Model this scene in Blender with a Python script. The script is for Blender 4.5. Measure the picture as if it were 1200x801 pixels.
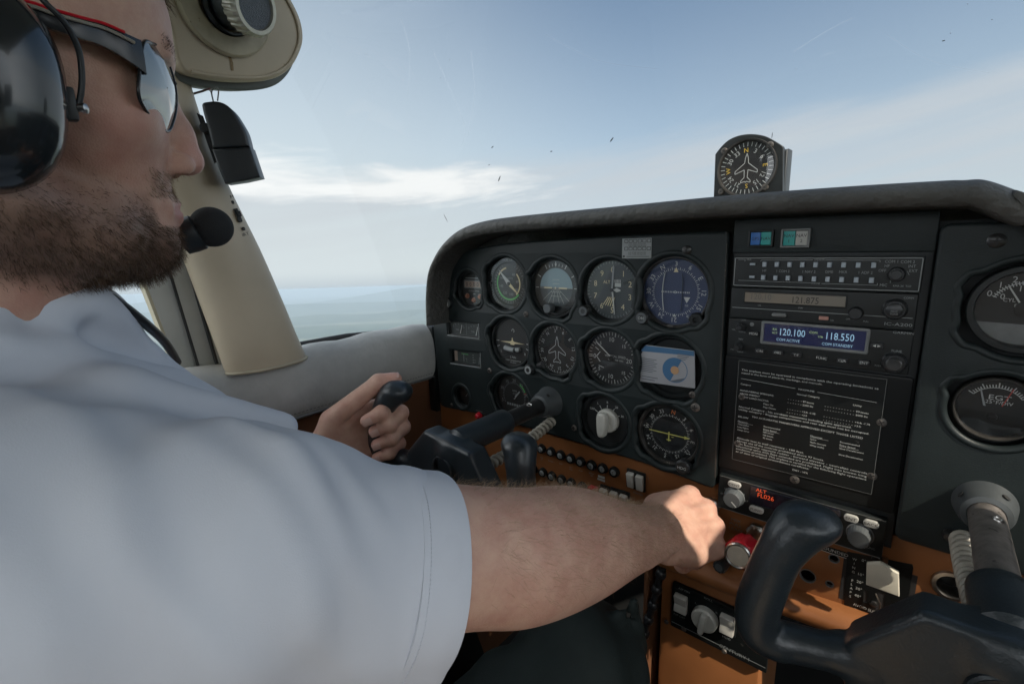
import bpy, bmesh, math, random
import numpy as np
from mathutils import Vector, Matrix, Euler
random.seed(7); RNG = np.random.default_rng(7)
for o in list(bpy.data.objects): bpy.data.objects.remove(o)
S = bpy.context.scene; COL = S.collection

# ------------------------------------------------------------------ camera (aircraft frame: x right, y forward, z up, metres)
FPX = 561.18; CAM = np.array([0.4923, -0.5649, 0.0658])
def _rot(a, b, c):
    ca, sa = math.cos(a), math.sin(a); cb, sb = math.cos(b), math.sin(b); cc, sc = math.cos(c), math.sin(c)
    return (np.array([[ca,-sa,0],[sa,ca,0],[0,0,1]]) @ np.array([[1,0,0],[0,cb,-sb],[0,sb,cb]]) @ np.array([[cc,0,sc],[0,1,0],[-sc,0,cc]]))
CR = _rot(math.radians(40.8742), math.radians(-11.7924), math.radians(1.6645))
# the aircraft's attitude in the world: nose up, banked to the right
ATT = Matrix.Rotation(math.radians(3.2), 4, 'Y') @ Matrix.Rotation(math.radians(3.4), 4, 'X')
cd = bpy.data.cameras.new('camera'); cam = bpy.data.objects.new('camera', cd); COL.objects.link(cam)
cd.sensor_width = 36.0; cd.lens = FPX / 1200 * 36.0; cd.clip_start = 0.01; cd.clip_end = 200000
mw = Matrix.Identity(4)
for r in range(3):
    mw[r][0] = CR[r,0]; mw[r][1] = CR[r,2]; mw[r][2] = -CR[r,1]; mw[r][3] = CAM[r]
cam.matrix_world = mw
S.camera = cam

# ------------------------------------------------------------------ light
SUN_DIR = Vector((0.66, -0.22, 0.72)).normalized()      # towards the sun, aircraft frame
SUN_W = (ATT.to_3x3() @ SUN_DIR).normalized()
SUN_EL = math.asin(SUN_W.z); SUN_AZ = math.atan2(SUN_W.x, SUN_W.y)
S.view_settings.view_transform = 'Standard'; S.view_settings.look = 'None'; S.view_settings.gamma = 1.0
S.view_settings.use_curve_mapping = False
S.view_settings.exposure = 0.86
ld = bpy.data.lights.new('sun', 'SUN'); ld.energy = 2.9; ld.angle = math.radians(0.6); ld.color = (1.0, 0.90, 0.76)
sun = bpy.data.objects.new('sun', ld); COL.objects.link(sun)
sun.rotation_euler = (-SUN_W).to_track_quat('-Z', 'Y').to_euler()
W = bpy.data.worlds.new('World'); S.world = W; W.use_nodes = True
wn = W.node_tree.nodes; wl = W.node_tree.links; wn.clear()
def wnode(t, **k):
    n = wn.new(t)
    for a, b in k.items(): setattr(n, a, b)
    return n
wout = wnode('ShaderNodeOutputWorld'); wbg = wnode('ShaderNodeBackground'); wbg.inputs['Strength'].default_value = 0.145
sky = wnode('ShaderNodeTexSky', sky_type='NISHITA', sun_disc=False, sun_elevation=SUN_EL, sun_rotation=SUN_AZ, altitude=800, air_density=1.0, dust_density=1.6, ozone_density=1.2)
geo = wnode('ShaderNodeTexCoord'); sep = wnode('ShaderNodeSeparateXYZ'); wl.new(geo.outputs['Generated'], sep.inputs[0])
def wmath(op, a, b=None, c=None, clamp=False):
    n = wnode('ShaderNodeMath', operation=op, use_clamp=clamp)
    for i, v in enumerate((a, b, c)):
        if v is None: continue
        if isinstance(v, (int, float)): n.inputs[i].default_value = v
        else: wl.new(v, n.inputs[i])
    return n.outputs[0]
dx, dy, dz = sep.outputs[0], sep.outputs[1], sep.outputs[2]
az = wmath('ARCTAN2', dx, dy)
def wrange(v, a, b, c=0.0, d=1.0):
    n = wnode('ShaderNodeMapRange', interpolation_type='SMOOTHSTEP'); wl.new(v, n.inputs[0])
    for k, q in enumerate((a, b, c, d)): n.inputs[k+1].default_value = q
    return n.outputs[0]
comb = wnode('ShaderNodeCombineXYZ'); wl.new(wmath('MULTIPLY', az, 2.4), comb.inputs[0]); wl.new(wmath('MULTIPLY_ADD', dz, 13.0, wmath('MULTIPLY', az, -0.9)), comb.inputs[1])
nz = wnode('ShaderNodeTexNoise'); wl.new(comb.outputs[0], nz.inputs['Vector']); nz.inputs['Scale'].default_value = 1.5; nz.inputs['Detail'].default_value = 9; nz.inputs['Roughness'].default_value = 0.58; nz.inputs['Distortion'].default_value = 0.35
comb2 = wnode('ShaderNodeCombineXYZ'); wl.new(wmath('MULTIPLY', az, 1.3), comb2.inputs[0]); wl.new(wmath('MULTIPLY_ADD', dz, 22.0, wmath('MULTIPLY', az, -3.2)), comb2.inputs[1])
nzv = wnode('ShaderNodeTexNoise'); wl.new(comb2.outputs[0], nzv.inputs['Vector']); nzv.inputs['Scale'].default_value = 1.2; nzv.inputs['Detail'].default_value = 8; nzv.inputs['Roughness'].default_value = 0.6
# a thin veil whose upper edge climbs slowly towards the nose
edge = wmath('MULTIPLY_ADD', az, 0.055, 0.262)
rel = wmath('SUBTRACT', edge, dz)
relN = wmath('MULTIPLY_ADD', nz.outputs[0], 0.07, rel)
veil = wmath('MULTIPLY', wrange(relN, 0.0, 0.055), wrange(nzv.outputs[0], 0.25, 0.70, 0.50, 1.0))
veil = wmath('MULTIPLY', veil, wrange(dz, 0.03, 0.16, 0.25, 0.80))
# one brighter cloud low on the left
d1 = wmath('ABSOLUTE', wmath('SUBTRACT', dz, wmath('MULTIPLY_ADD', az, -0.02, 0.176)))
env = wmath('MULTIPLY', wrange(d1, 0.075, 0.005), wrange(az, -0.40, -0.85))
puff = wrange(wmath('ADD', wmath('MULTIPLY', env, 0.50), wmath('MULTIPLY', nz.outputs[0], 1.15)), 0.76, 1.12)
# low haze whitening
hz = wnode('ShaderNodeMapRange', interpolation_type='SMOOTHSTEP'); wl.new(dz, hz.inputs[0]); hz.inputs[1].default_value = 0.62; hz.inputs[2].default_value = 0.0; hz.inputs[3].default_value = 0.06; hz.inputs[4].default_value = 0.62
nz2 = wnode('ShaderNodeMapRange'); wl.new(nz.outputs[0], nz2.inputs[0]); nz2.inputs[1].default_value = 0.35; nz2.inputs[2].default_value = 0.68
glow = wnode('ShaderNodeMapRange', interpolation_type='SMOOTHSTEP'); wl.new(dx, glow.inputs[0]); glow.inputs[1].default_value = -0.35; glow.inputs[2].default_value = -0.95; glow.inputs[3].default_value = 0.0; glow.inputs[4].default_value = 0.42
hzg = wmath('ADD', hz.outputs[0], glow.outputs[0], clamp=True)
m1 = wnode('ShaderNodeMixRGB'); skm = wnode('ShaderNodeMixRGB', blend_type='MULTIPLY'); skm.inputs[0].default_value = 1.0; wl.new(sky.outputs[0], skm.inputs[1]); skm.inputs[2].default_value = (0.43, 0.51, 0.51, 1)
wl.new(hzg, m1.inputs[0]); wl.new(skm.outputs[0], m1.inputs[1]); m1.inputs[2].default_value = (2.62, 2.92, 3.0, 1)
mh = wnode('ShaderNodeMixRGB'); wl.new(wrange(dz, 0.034, -0.014, 0.0, 0.80), mh.inputs[0]); wl.new(m1.outputs[0], mh.inputs[1]); mh.inputs[2].default_value = (1.62, 1.95, 2.22, 1); m1 = mh
mv = wnode('ShaderNodeMixRGB'); wl.new(veil, mv.inputs[0]); wl.new(m1.outputs[0], mv.inputs[1]); mv.inputs[2].default_value = (2.30, 2.48, 2.64, 1)
m2 = wnode('ShaderNodeMixRGB'); wl.new(wmath('MULTIPLY', puff, 0.9), m2.inputs[0]); wl.new(mv.outputs[0], m2.inputs[1]); m2.inputs[2].default_value = (3.7, 3.78, 3.75, 1)
# unseen bright cloud added behind and to the right, to light the cabin
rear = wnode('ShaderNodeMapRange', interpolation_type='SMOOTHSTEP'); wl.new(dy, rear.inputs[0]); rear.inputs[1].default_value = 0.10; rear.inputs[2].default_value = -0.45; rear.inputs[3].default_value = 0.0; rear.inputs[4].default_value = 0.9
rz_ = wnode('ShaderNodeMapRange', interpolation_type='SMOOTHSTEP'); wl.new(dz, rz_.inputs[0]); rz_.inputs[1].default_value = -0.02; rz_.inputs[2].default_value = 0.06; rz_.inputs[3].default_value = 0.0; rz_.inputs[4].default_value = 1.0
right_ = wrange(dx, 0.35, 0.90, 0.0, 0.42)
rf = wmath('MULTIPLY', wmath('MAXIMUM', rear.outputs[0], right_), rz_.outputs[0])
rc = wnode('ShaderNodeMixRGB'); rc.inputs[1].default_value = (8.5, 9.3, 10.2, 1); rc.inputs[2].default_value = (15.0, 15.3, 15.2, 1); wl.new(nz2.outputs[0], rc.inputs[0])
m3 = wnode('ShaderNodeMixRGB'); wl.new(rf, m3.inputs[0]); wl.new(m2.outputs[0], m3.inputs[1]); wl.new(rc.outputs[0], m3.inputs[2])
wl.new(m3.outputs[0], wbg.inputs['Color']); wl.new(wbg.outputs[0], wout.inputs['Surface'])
S.cycles.use_denoising = True
S.cycles.max_bounces = 8; S.cycles.transparent_max_bounces = 12; S.cycles.diffuse_bounces = 4; S.cycles.glossy_bounces = 3
S.cycles.sample_clamp_indirect = 6.0; S.cycles.caustics_reflective = False; S.cycles.caustics_refractive = False
S.cycles.volume_bounces = 0

# ------------------------------------------------------------------ measuring helpers: a pixel of the photograph on a known real plane
def ray(x, y): return CR @ np.array([(x-600)/FPX, 1.0, -(y-400.5)/FPX])
def onY(x, y, Y=0.0): d = ray(x, y); return CAM + (Y-CAM[1])/d[1]*d
def onX(x, y, X): d = ray(x, y); return CAM + (X-CAM[0])/d[0]*d
def onZ(x, y, Z): d = ray(x, y); return CAM + (Z-CAM[2])/d[2]*d
def at(x, y, depth): return CAM + depth*ray(x, y)
def onP(x, y, p0, n): d = ray(x, y); p0 = np.array(p0); n = np.array(n); return CAM + np.dot(p0-CAM, n)/np.dot(d, n)*d
def unit(v): v = np.array(v, float); return v/np.linalg.norm(v)

# ------------------------------------------------------------------ materials
def mat(name, col, rough=0.5, metal=0.0, bump=0.0, bscale=200.0, var=0.0, vscale=12.0, col2=None, spec=0.5, coat=0.0, sss=0.0, emit=None, estr=1.0, bdetail=3.0, btype='noise', wear=None, rvar=0.0, bdist=0.001):
    m = bpy.data.materials.new(name); m.use_nodes = True
    nt = m.node_tree; b = nt.nodes['Principled BSDF']; L = nt.links
    b.inputs['Base Color'].default_value = (*col, 1); b.inputs['Roughness'].default_value = rough; b.inputs['Metallic'].default_value = metal
    b.inputs['Specular IOR Level'].default_value = spec; b.inputs['Coat Weight'].default_value = coat
    if sss:
        b.inputs['Subsurface Weight'].default_value = sss; b.inputs['Subsurface Radius'].default_value = (0.008, 0.003, 0.0015); b.inputs['Subsurface Scale'].default_value = 0.5
    tc = nt.nodes.new('ShaderNodeTexCoord')
    base = None
    if var or col2:
        n = nt.nodes.new('ShaderNodeTexNoise'); n.inputs['Scale'].default_value = vscale; n.inputs['Detail'].default_value = 5; n.inputs['Roughness'].default_value = 0.62
        L.new(tc.outputs['Object'], n.inputs['Vector'])
        cr = nt.nodes.new('ShaderNodeMapRange'); L.new(n.outputs[0], cr.inputs[0]); cr.inputs[1].default_value = 0.3; cr.inputs[2].default_value = 0.7
        mx = nt.nodes.new('ShaderNodeMixRGB'); L.new(cr.outputs[0], mx.inputs[0])
        c2 = col2 or tuple(min(1, c*(1+var)) for c in col)
        c1 = col if col2 else tuple(c*(1-var) for c in col)
        mx.inputs[1].default_value = (*c1, 1); mx.inputs[2].default_value = (*c2, 1)
        base = mx.outputs[0]
        if rvar:
            rr = nt.nodes.new('ShaderNodeMapRange'); L.new(n.outputs[0], rr.inputs[0]); rr.inputs[1].default_value = 0.3; rr.inputs[2].default_value = 0.7
            rr.inputs[3].default_value = rough-rvar; rr.inputs[4].default_value = rough+rvar; L.new(rr.outputs[0], b.inputs['Roughness'])
    if wear:   # specks of chipped paint and dust: (colour, scale, threshold)
        wc, ws, wt = wear
        n = nt.nodes.new('ShaderNodeTexNoise'); n.inputs['Scale'].default_value = ws; n.inputs['Detail'].default_value = 6; n.inputs['Roughness'].default_value = 0.7
        L.new(tc.outputs['Object'], n.inputs['Vector'])
        cr = nt.nodes.new('ShaderNodeMapRange'); L.new(n.outputs[0], cr.inputs[0]); cr.inputs[1].default_value = wt; cr.inputs[2].default_value = wt+0.04
        mx = nt.nodes.new('ShaderNodeMixRGB'); L.new(cr.outputs[0], mx.inputs[0])
        if base is not None: L.new(base, mx.inputs[1])
        else: mx.inputs[1].default_value = (*col, 1)
        mx.inputs[2].default_value = (*wc, 1); base = mx.outputs[0]
    if base is not None: L.new(base, b.inputs['Base Color'])
    if bump:
        if btype == 'voronoi':
            n = nt.nodes.new('ShaderNodeTexVoronoi'); n.inputs['Scale'].default_value = bscale
        else:
            n = nt.nodes.new('ShaderNodeTexNoise'); n.inputs['Scale'].default_value = bscale; n.inputs['Detail'].default_value = bdetail
        L.new(tc.outputs['Object'], n.inputs['Vector'])
        bp = nt.nodes.new('ShaderNodeBump'); bp.inputs['Strength'].default_value = bump; bp.inputs['Distance'].default_value = bdist
        L.new(n.outputs[0], bp.inputs['Height']); L.new(bp.outputs[0], b.inputs['Normal'])
    if emit:
        b.inputs['Emission Color'].default_value = (*emit, 1); b.inputs['Emission Strength'].default_value = estr
    return m
def glass_mat(name, refl=0.06, tint=(1,1,1), rough=0.02):
    m = bpy.data.materials.new(name); m.use_nodes = True; nt = m.node_tree; nt.nodes.clear(); L = nt.links
    out = nt.nodes.new('ShaderNodeOutputMaterial'); mx = nt.nodes.new('ShaderNodeMixShader'); tr = nt.nodes.new('ShaderNodeBsdfTransparent'); gl = nt.nodes.new('ShaderNodeBsdfGlossy')
    tr.inputs[0].default_value = (*tint, 1); gl.inputs['Roughness'].default_value = rough
    lw = nt.nodes.new('ShaderNodeLayerWeight'); lw.inputs[0].default_value = 0.25
    mr = nt.nodes.new('ShaderNodeMapRange'); L.new(lw.outputs['Facing'], mr.inputs[0]); mr.inputs[3].default_value = refl; mr.inputs[4].default_value = min(1, refl*5)
    L.new(mr.outputs[0], mx.inputs[0]); L.new(tr.outputs[0], mx.inputs[1]); L.new(gl.outputs[0], mx.inputs[2]); L.new(mx.outputs[0], out.inputs[0])
    return m
M = {}
M['panel'] = mat('black_crackle_paint', (0.0145,0.0205,0.0212), 0.46, spec=.30, bump=0.22, bscale=900, var=0.22, vscale=14, rvar=0.07, wear=((0.075,0.075,0.068), 110, 0.69))
M['panel_b'] = mat('dark_backing', (0.014,0.018,0.020), 0.6, var=0.2)
M['bezel'] = mat('black_bezel', (0.010,0.0125,0.013), 0.40, spec=.4, var=0.2, vscale=40)
M['bezel_w'] = mat('worn_bezel', (0.035,0.033,0.030), 0.35, var=0.4, vscale=60, wear=((0.30,0.26,0.20), 90, 0.66))
M['dial'] = mat('dial_black', (0.012,0.014,0.015), 0.55)
M['dial_o'] = mat('dial_olive', (0.030,0.040,0.040), 0.55)
M['dial_blue'] = mat('dial_blue', (0.022,0.037,0.092), 0.5, var=0.12)
M['white'] = mat('marking_white', (0.50,0.52,0.50), 0.6)
M['dimwhite'] = mat('marking_grey', (0.27,0.29,0.29), 0.6)
M['faint'] = mat('marking_faint', (0.16,0.17,0.165), 0.6)
M['cream'] = mat('marking_cream', (0.66,0.58,0.36), 0.6)
M['yellow'] = mat('marking_yellow', (0.72,0.50,0.06), 0.6)
M['lime'] = mat('needle_lime', (0.62,0.62,0.16), 0.5)
M['green'] = mat('marking_green', (0.10,0.42,0.12), 0.6)
M['orange'] = mat('marking_orange', (0.75,0.22,0.05), 0.6)
M['redmark'] = mat('marking_red', (0.45,0.06,0.05), 0.6)
M['skyface'] = mat('horizon_sky', (0.20,0.30,0.34), 0.5)
M['groundface'] = mat('horizon_ground', (0.045,0.060,0.065), 0.5)
M['glass'] = glass_mat('gauge_glass', 0.06)
M['screw'] = mat('screw_steel', (0.11,0.10,0.09), 0.5, metal=0.5, var=0.4, vscale=300)
M['screw_b'] = mat('screw_black', (0.05,0.05,0.05), 0.3, metal=0.6)
M['steel'] = mat('steel', (0.50,0.49,0.47), 0.28, metal=1.0, var=0.2, vscale=80)
M['knob'] = mat('knob_black', (0.022,0.024,0.026), 0.33, bump=0.1, bscale=300)
M['knob_g'] = mat('knob_grey', (0.085,0.095,0.10), 0.4)
M['knob_w'] = mat('knob_white', (0.46,0.46,0.42), 0.4, var=0.1, vscale=50)
M['tan'] = mat('tan_paint', (0.26,0.10,0.034), 0.48, bump=0.12, bscale=500, var=0.16, vscale=10, rvar=0.06, wear=((0.16,0.07,0.03), 60, 0.70))
M['tan_d'] = mat('tan_vinyl', (0.15,0.064,0.029), 0.6, bump=0.25, bscale=420, var=0.2, vscale=9)
M['leather'] = mat('glareshield_leather', (0.075,0.074,0.068), 0.62, bump=1.0, bscale=120, bdetail=6, bdist=.0035, var=0.25, vscale=18, wear=((0.20,0.18,0.15), 55, 0.72))
M['deck'] = mat('deck_black', (0.02,0.022,0.023), 0.8)
M['yoke'] = mat('yoke_plastic', (0.018,0.025,0.030), 0.34, bump=0.25, bscale=500, wear=((0.10,0.10,0.095), 85, 0.69), var=0.2, vscale=20, rvar=0.06, spec=0.55)
M['shaft'] = mat('shaft_black', (0.03,0.031,0.032), 0.30, metal=0.5, var=0.4, vscale=60, wear=((0.35,0.30,0.26), 70, 0.70))
M['shaft_w'] = mat('shaft_worn', (0.13,0.12,0.11), 0.42, metal=0.5, var=0.5, vscale=70, col2=(0.27,0.245,0.225), bump=0.3, bscale=160, wear=((0.06,0.055,0.05), 80, 0.60))
M['boss'] = mat('boss_grey', (0.050,0.057,0.060), 0.42, var=0.15)
M['cord'] = mat('coil_cord_plastic', (0.33,0.31,0.26), 0.45, var=0.25, vscale=90)
M['cream_p'] = mat('cream_plastic', (0.47,0.395,0.285), 0.45, bump=0.06, bscale=90, var=0.10, vscale=7, rvar=0.05, wear=((0.34,0.28,0.19), 26, 0.66))
M['cream_d'] = mat('cream_dirty', (0.42,0.37,0.26), 0.5, var=0.22, vscale=20, wear=((0.15,0.10,0.055), 45, 0.64))
M['frame'] = mat('door_frame_grey', (0.42,0.42,0.38), 0.5, var=0.10, vscale=14)
M['seal'] = mat('seal_black', (0.02,0.02,0.02), 0.7)
M['sill'] = mat('sill_vinyl', (0.41,0.41,0.39), 0.5, bump=0.5, bscale=150, bdist=.002, var=0.14, vscale=16, wear=((0.22,0.21,0.19), 40, 0.71))
M['box'] = mat('black_box_plastic', (0.018,0.022,0.025), 0.42, bump=0.08, bscale=400)
M['silver'] = mat('vent_silver', (0.46,0.44,0.38), 0.38, metal=0.55, var=0.15, vscale=60)
M['mesh'] = mat('vent_mesh', (0.16,0.18,0.21), 0.5, bump=0.9, bscale=900, btype='voronoi')
M['red'] = mat('red_plastic', (0.52,0.012,0.025), 0.30, var=0.15, vscale=60)
M['lcd'] = mat('lcd_face', (0.17,0.165,0.145), 0.35, col2=(0.24,0.185,0.13), vscale=9)
M['lcd_seg'] = mat('lcd_segments', (0.03,0.028,0.025), 0.5)
M['lcd_dim'] = mat('lcd_segments_dim', (0.13,0.125,0.11), 0.5)
M['screen'] = mat('screen_blue', (0.005,0.007,0.024), 0.3, emit=(0.0022,0.0038,0.015), estr=1.0)
M['scr_txt'] = mat('screen_digits', (0.2,0.3,0.4), 0.5, emit=(0.30,0.52,0.68), estr=0.36)
M['scr_txt2'] = mat('screen_text_green', (0.2,0.3,0.2), 0.5, emit=(0.40,0.55,0.25), estr=0.3)
M['led'] = mat('orange_digits', (0.3,0.05,0.02), 0.5, emit=(0.85,0.09,0.02), estr=0.36)
M['lcdkey'] = mat('key_lens_grey', (0.36,0.41,0.46), 0.4)
M['ann_blue'] = mat('annunciator_blue', (0.02,0.14,0.45), 0.35)
M['ann_teal'] = mat('annunciator_teal', (0.02,0.32,0.30), 0.35)
M['ann_grey'] = mat('annunciator_grey', (0.42,0.42,0.39), 0.4)
M['clock_lens'] = mat('clock_lens', (0.34,0.25,0.20), 0.3)
M['paper'] = mat('card_paper', (0.30,0.31,0.33), 0.55)
M['card_blue'] = mat('card_blue', (0.045,0.13,0.25), 0.5)
M['card_dark'] = mat('card_dark', (0.10,0.12,0.14), 0.5)
M['card_orange'] = mat('card_orange', (0.42,0.26,0.14), 0.5)
M['rocker'] = mat('rocker_white', (0.48,0.47,0.43), 0.38, var=0.08, vscale=60)
M['ivory'] = mat('ivory_knob', (0.60,0.57,0.47), 0.4, var=0.08, vscale=40)
M['placard'] = mat('placard_black', (0.007,0.0085,0.009), 0.38, spec=.3, var=0.15, vscale=20, wear=((0.06,0.06,0.055), 30, 0.68))
M['edgegrey'] = mat('faceplate_edge', (0.16,0.17,0.17), 0.4, var=0.2, vscale=50)
M['carpet'] = mat('carpet', (0.03,0.028,0.026), 0.95, bump=0.6, bscale=300)
M['headliner'] = mat('headliner', (0.46,0.44,0.38), 0.8, bump=0.2, bscale=200)
M['wire'] = mat('wire_red', (0.14,0.03,0.045), 0.5); M['wire_g'] = mat('wire_grey', (0.22,0.22,0.21), 0.5)

# ------------------------------------------------------------------ mesh builder
_tc = {}
def text_geo(s):
    if s not in _tc:
        c = bpy.data.curves.new('t', 'FONT'); c.body = s; c.size = 1.0; c.resolution_u = 2
        o = bpy.data.objects.new('t', c); COL.objects.link(o); bpy.context.view_layer.update()
        me = bpy.data.meshes.new_from_object(o.evaluated_get(bpy.context.evaluated_depsgraph_get()))
        v = np.array([tuple(a.co) for a in me.vertices]).reshape(-1, 3); f = [tuple(p.vertices) for p in me.polygons]
        bpy.data.objects.remove(o); bpy.data.curves.remove(c); bpy.data.meshes.remove(me)
        _tc[s] = (v, f)
    return _tc[s]
I4 = np.eye(4)
def mtr(x=0, y=0, z=0): m = np.eye(4); m[:3,3] = (x, y, z); return m
def mrx(a): return np.array(Matrix.Rotation(a, 4, 'X'))
def mry(a): return np.array(Matrix.Rotation(a, 4, 'Y'))
def mrz(a): return np.array(Matrix.Rotation(a, 4, 'Z'))
def msc(x, y=None, z=None): return np.diag([x, x if y is None else y, x if z is None else z, 1.0])
def frame(o, x, y, z): m = np.eye(4); m[:3,0] = x; m[:3,1] = y; m[:3,2] = z; m[:3,3] = o; return m
def look(o, z, up=(0,0,1)):    # local z along the given direction
    z = unit(z); up = np.array(up, float)
    if abs(np.dot(z, up)) > 0.98: up = np.array((0, 1.0, 0))
    x = unit(np.cross(up, z)); y = np.cross(z, x); return frame(o, x, y, z)
PANEL = np.array(Matrix.Rotation(math.pi/2, 4, 'X'))    # local xy -> aircraft xz, local z -> -y (towards the pilot)
class MB:
    def __init__(s): s.v = []; s.f = []; s.n = 0
    def add(s, v, f, m=None):
        v = np.asarray(v, float).reshape(-1, 3)
        if m is not None: v = v @ np.asarray(m)[:3,:3].T + np.asarray(m)[:3,3]
        s.v.append(v); s.f += [tuple(i+s.n for i in q) for q in f]; s.n += len(v); return s
    def box(s, c, d, m=None, bev=0.0, seg=2):
        bm = bmesh.new(); bmesh.ops.create_cube(bm, size=1)
        for v in bm.verts: v.co = Vector((v.co.x*d[0], v.co.y*d[1], v.co.z*d[2]))
        if bev: bmesh.ops.bevel(bm, geom=list(bm.edges), offset=bev, segments=seg, profile=0.5, affect='EDGES')
        bm.verts.index_update()
        s.add([tuple(v.co+Vector(c)) for v in bm.verts], [[v.index for v in f.verts] for f in bm.faces], m); bm.free(); return s
    def lathe(s, prof, n=40, m=None, c=(0,0,0), a0=0, rip=None):
        vs = []; fs = []; k = len(prof)
        for i in range(n):
            a = 2*math.pi*i/n + a0
            for j, (r, z) in enumerate(prof):
                rr = r*(1+(rip(a, j) if rip else 0)); vs.append((c[0]+rr*math.cos(a), c[1]+rr*math.sin(a), c[2]+z))
        for i in range(n):
            i2 = (i+1) % n
            for j in range(k-1): fs.append((i*k+j, i2*k+j, i2*k+j+1, i*k+j+1))
        if prof[0][0] > 1e-7 and s_closed(prof): pass
        return s.add(vs, fs, m)
    def disc(s, r, z=0, n=48, m=None, c=(0,0), a0=0, a1=2*math.pi):
        vs = [(c[0]+r*math.cos(a0+(a1-a0)*i/n), c[1]+r*math.sin(a0+(a1-a0)*i/n), z) for i in range(n)]
        return s.add(vs, [tuple(range(n))], m)
    def arc(s, r0, r1, a0, a1, z=0, n=24, m=None, c=(0,0)):
        vs = []; fs = []
        for i in range(n+1):
            a = a0+(a1-a0)*i/n; vs += [(c[0]+r0*math.cos(a), c[1]+r0*math.sin(a), z), (c[0]+r1*math.cos(a), c[1]+r1*math.sin(a), z)]
        for i in range(n): fs.append((2*i, 2*i+1, 2*i+3, 2*i+2))
        return s.add(vs, fs, m)
    def rect(s, x0, y0, x1, y1, z=0, m=None): return s.add([(x0,y0,z),(x1,y0,z),(x1,y1,z),(x0,y1,z)], [(0,1,2,3)], m)
    def quad(s, p, m=None): return s.add(p, [tuple(range(len(p)))], m)
    def line(s, a, b, w, z=0, m=None):
        a = np.array(a, float); b = np.array(b, float); d = b-a; L = np.hypot(*d)
        if L < 1e-9: return s
        n = np.array((-d[1], d[0]))/L*w/2
        return s.add([(*(a+n), z), (*(a-n), z), (*(b-n), z), (*(b+n), z)], [(0,1,2,3)], m)
    def pline(s, pts, w, z=0, m=None, closed=False):
        pts = list(pts)+([pts[0]] if closed else [])
        for a, b in zip(pts[:-1], pts[1:]): s.line(a, b, w, z, m)
        return s
    def text(s, t, x, y, h, z=0, m=None, rot=0, align='c', sx=1.0, bold=0):
        v, f = text_geo(t)
        if len(v) == 0: return s
        v = v.copy(); lo = v.min(0); hi = v.max(0)
        k = h/0.70
        ox = {'c': (lo[0]+hi[0])/2, 'l': lo[0], 'r': hi[0]}[align]
        v[:,0] = (v[:,0]-ox)*k*sx; v[:,1] = (v[:,1]-0.35)*k
        t4 = mtr(x, y, z) @ mrz(rot)
        return s.add(v, f, t4 if m is None else np.asarray(m) @ t4)
    def tube(s, path, r, n=10, m=None, caps=True):
        P = np.array(path, float); k = len(P); R_ = np.full(k, r) if np.isscalar(r) else np.array(r, float)
        T = np.gradient(P, axis=0); T /= np.linalg.norm(T, axis=1)[:,None]
        u = np.cross(T[0], (0,0,1.0)); u = u if np.linalg.norm(u) > 1e-3 else np.cross(T[0], (0,1.0,0)); u = unit(u)
        vs = []; fs = []
        for i in range(k):
            u = unit(u-np.dot(u, T[i])*T[i]); w = np.cross(T[i], u)
            for j in range(n):
                a = 2*math.pi*j/n; vs.append(P[i]+R_[i]*(math.cos(a)*u+math.sin(a)*w))
        for i in range(k-1):
            for j in range(n): fs.append((i*n+j, i*n+(j+1) % n, (i+1)*n+(j+1) % n, (i+1)*n+j))
        if caps: fs += [tuple(range(n))[::-1], tuple((k-1)*n+j for j in range(n))]
        return s.add(vs, fs, m)
    def grid(s, rows, m=None, closeu=False, cap=False):   # rows: list of equal-length point lists
        k = len(rows[0]); vs = [p for r in rows for p in r]; fs = []
        for i in range(len(rows)-1):
            for j in range(k if closeu else k-1):
                j2 = (j+1) % k; fs.append((i*k+j, i*k+j2, (i+1)*k+j2, (i+1)*k+j))
        if cap: fs += [tuple(range(k))[::-1], tuple((len(rows)-1)*k+j for j in range(k))]
        return s.add(vs, fs, m)
    def plate(s, outline, holes=(), depth=0.01, bev=0.001, m=None, z=0, bseg=2):   # extruded outline with holes; front face at z
        c = bpy.data.curves.new('c', 'CURVE'); c.dimensions = '2D'; c.fill_mode = 'BOTH'
        for o in [outline]+list(holes):
            sp = c.splines.new('POLY'); sp.points.add(len(o)-1); sp.use_cyclic_u = True
            for i, p in enumerate(o): sp.points[i].co = (p[0], p[1], 0, 1)
        c.extrude = depth/2-bev; c.bevel_depth = bev; c.bevel_resolution = bseg; c.offset = -bev
        o = bpy.data.objects.new('c', c); COL.objects.link(o); bpy.context.view_layer.update()
        me = bpy.data.meshes.new_from_object(o.evaluated_get(bpy.context.evaluated_depsgraph_get()))
        v = np.array([tuple(a.co) for a in me.vertices]); f = [tuple(p.vertices) for p in me.polygons]
        bpy.data.objects.remove(o); bpy.data.curves.remove(c); bpy.data.meshes.remove(me)
        v[:,2] += z-depth/2
        return s.add(v, f, m)
    def build(s, name, material, parent=None, smooth=35, loc=None, weld=True):
        me = bpy.data.meshes.new(name)
        V = np.concatenate(s.v) if s.v else np.zeros((0,3))
        if loc is not None: V = V-np.array(loc)
        me.from_pydata(V.tolist(), [], s.f)
        bm = bmesh.new(); bm.from_mesh(me)
        if weld: bmesh.ops.remove_doubles(bm, verts=bm.verts, dist=1e-6)
        if smooth is not None: bmesh.ops.recalc_face_normals(bm, faces=bm.faces)
        bm.to_mesh(me); bm.free()
        if smooth is not None:
            me.shade_smooth(); me.set_sharp_from_angle(angle=math.radians(smooth))
        me.materials.append(M[material] if isinstance(material, str) else material)
        o = bpy.data.objects.new(name, me); COL.objects.link(o)
        if parent is not None: o.parent = parent
        if loc is not None: o.location = loc
        return o
def s_closed(p): return False
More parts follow.
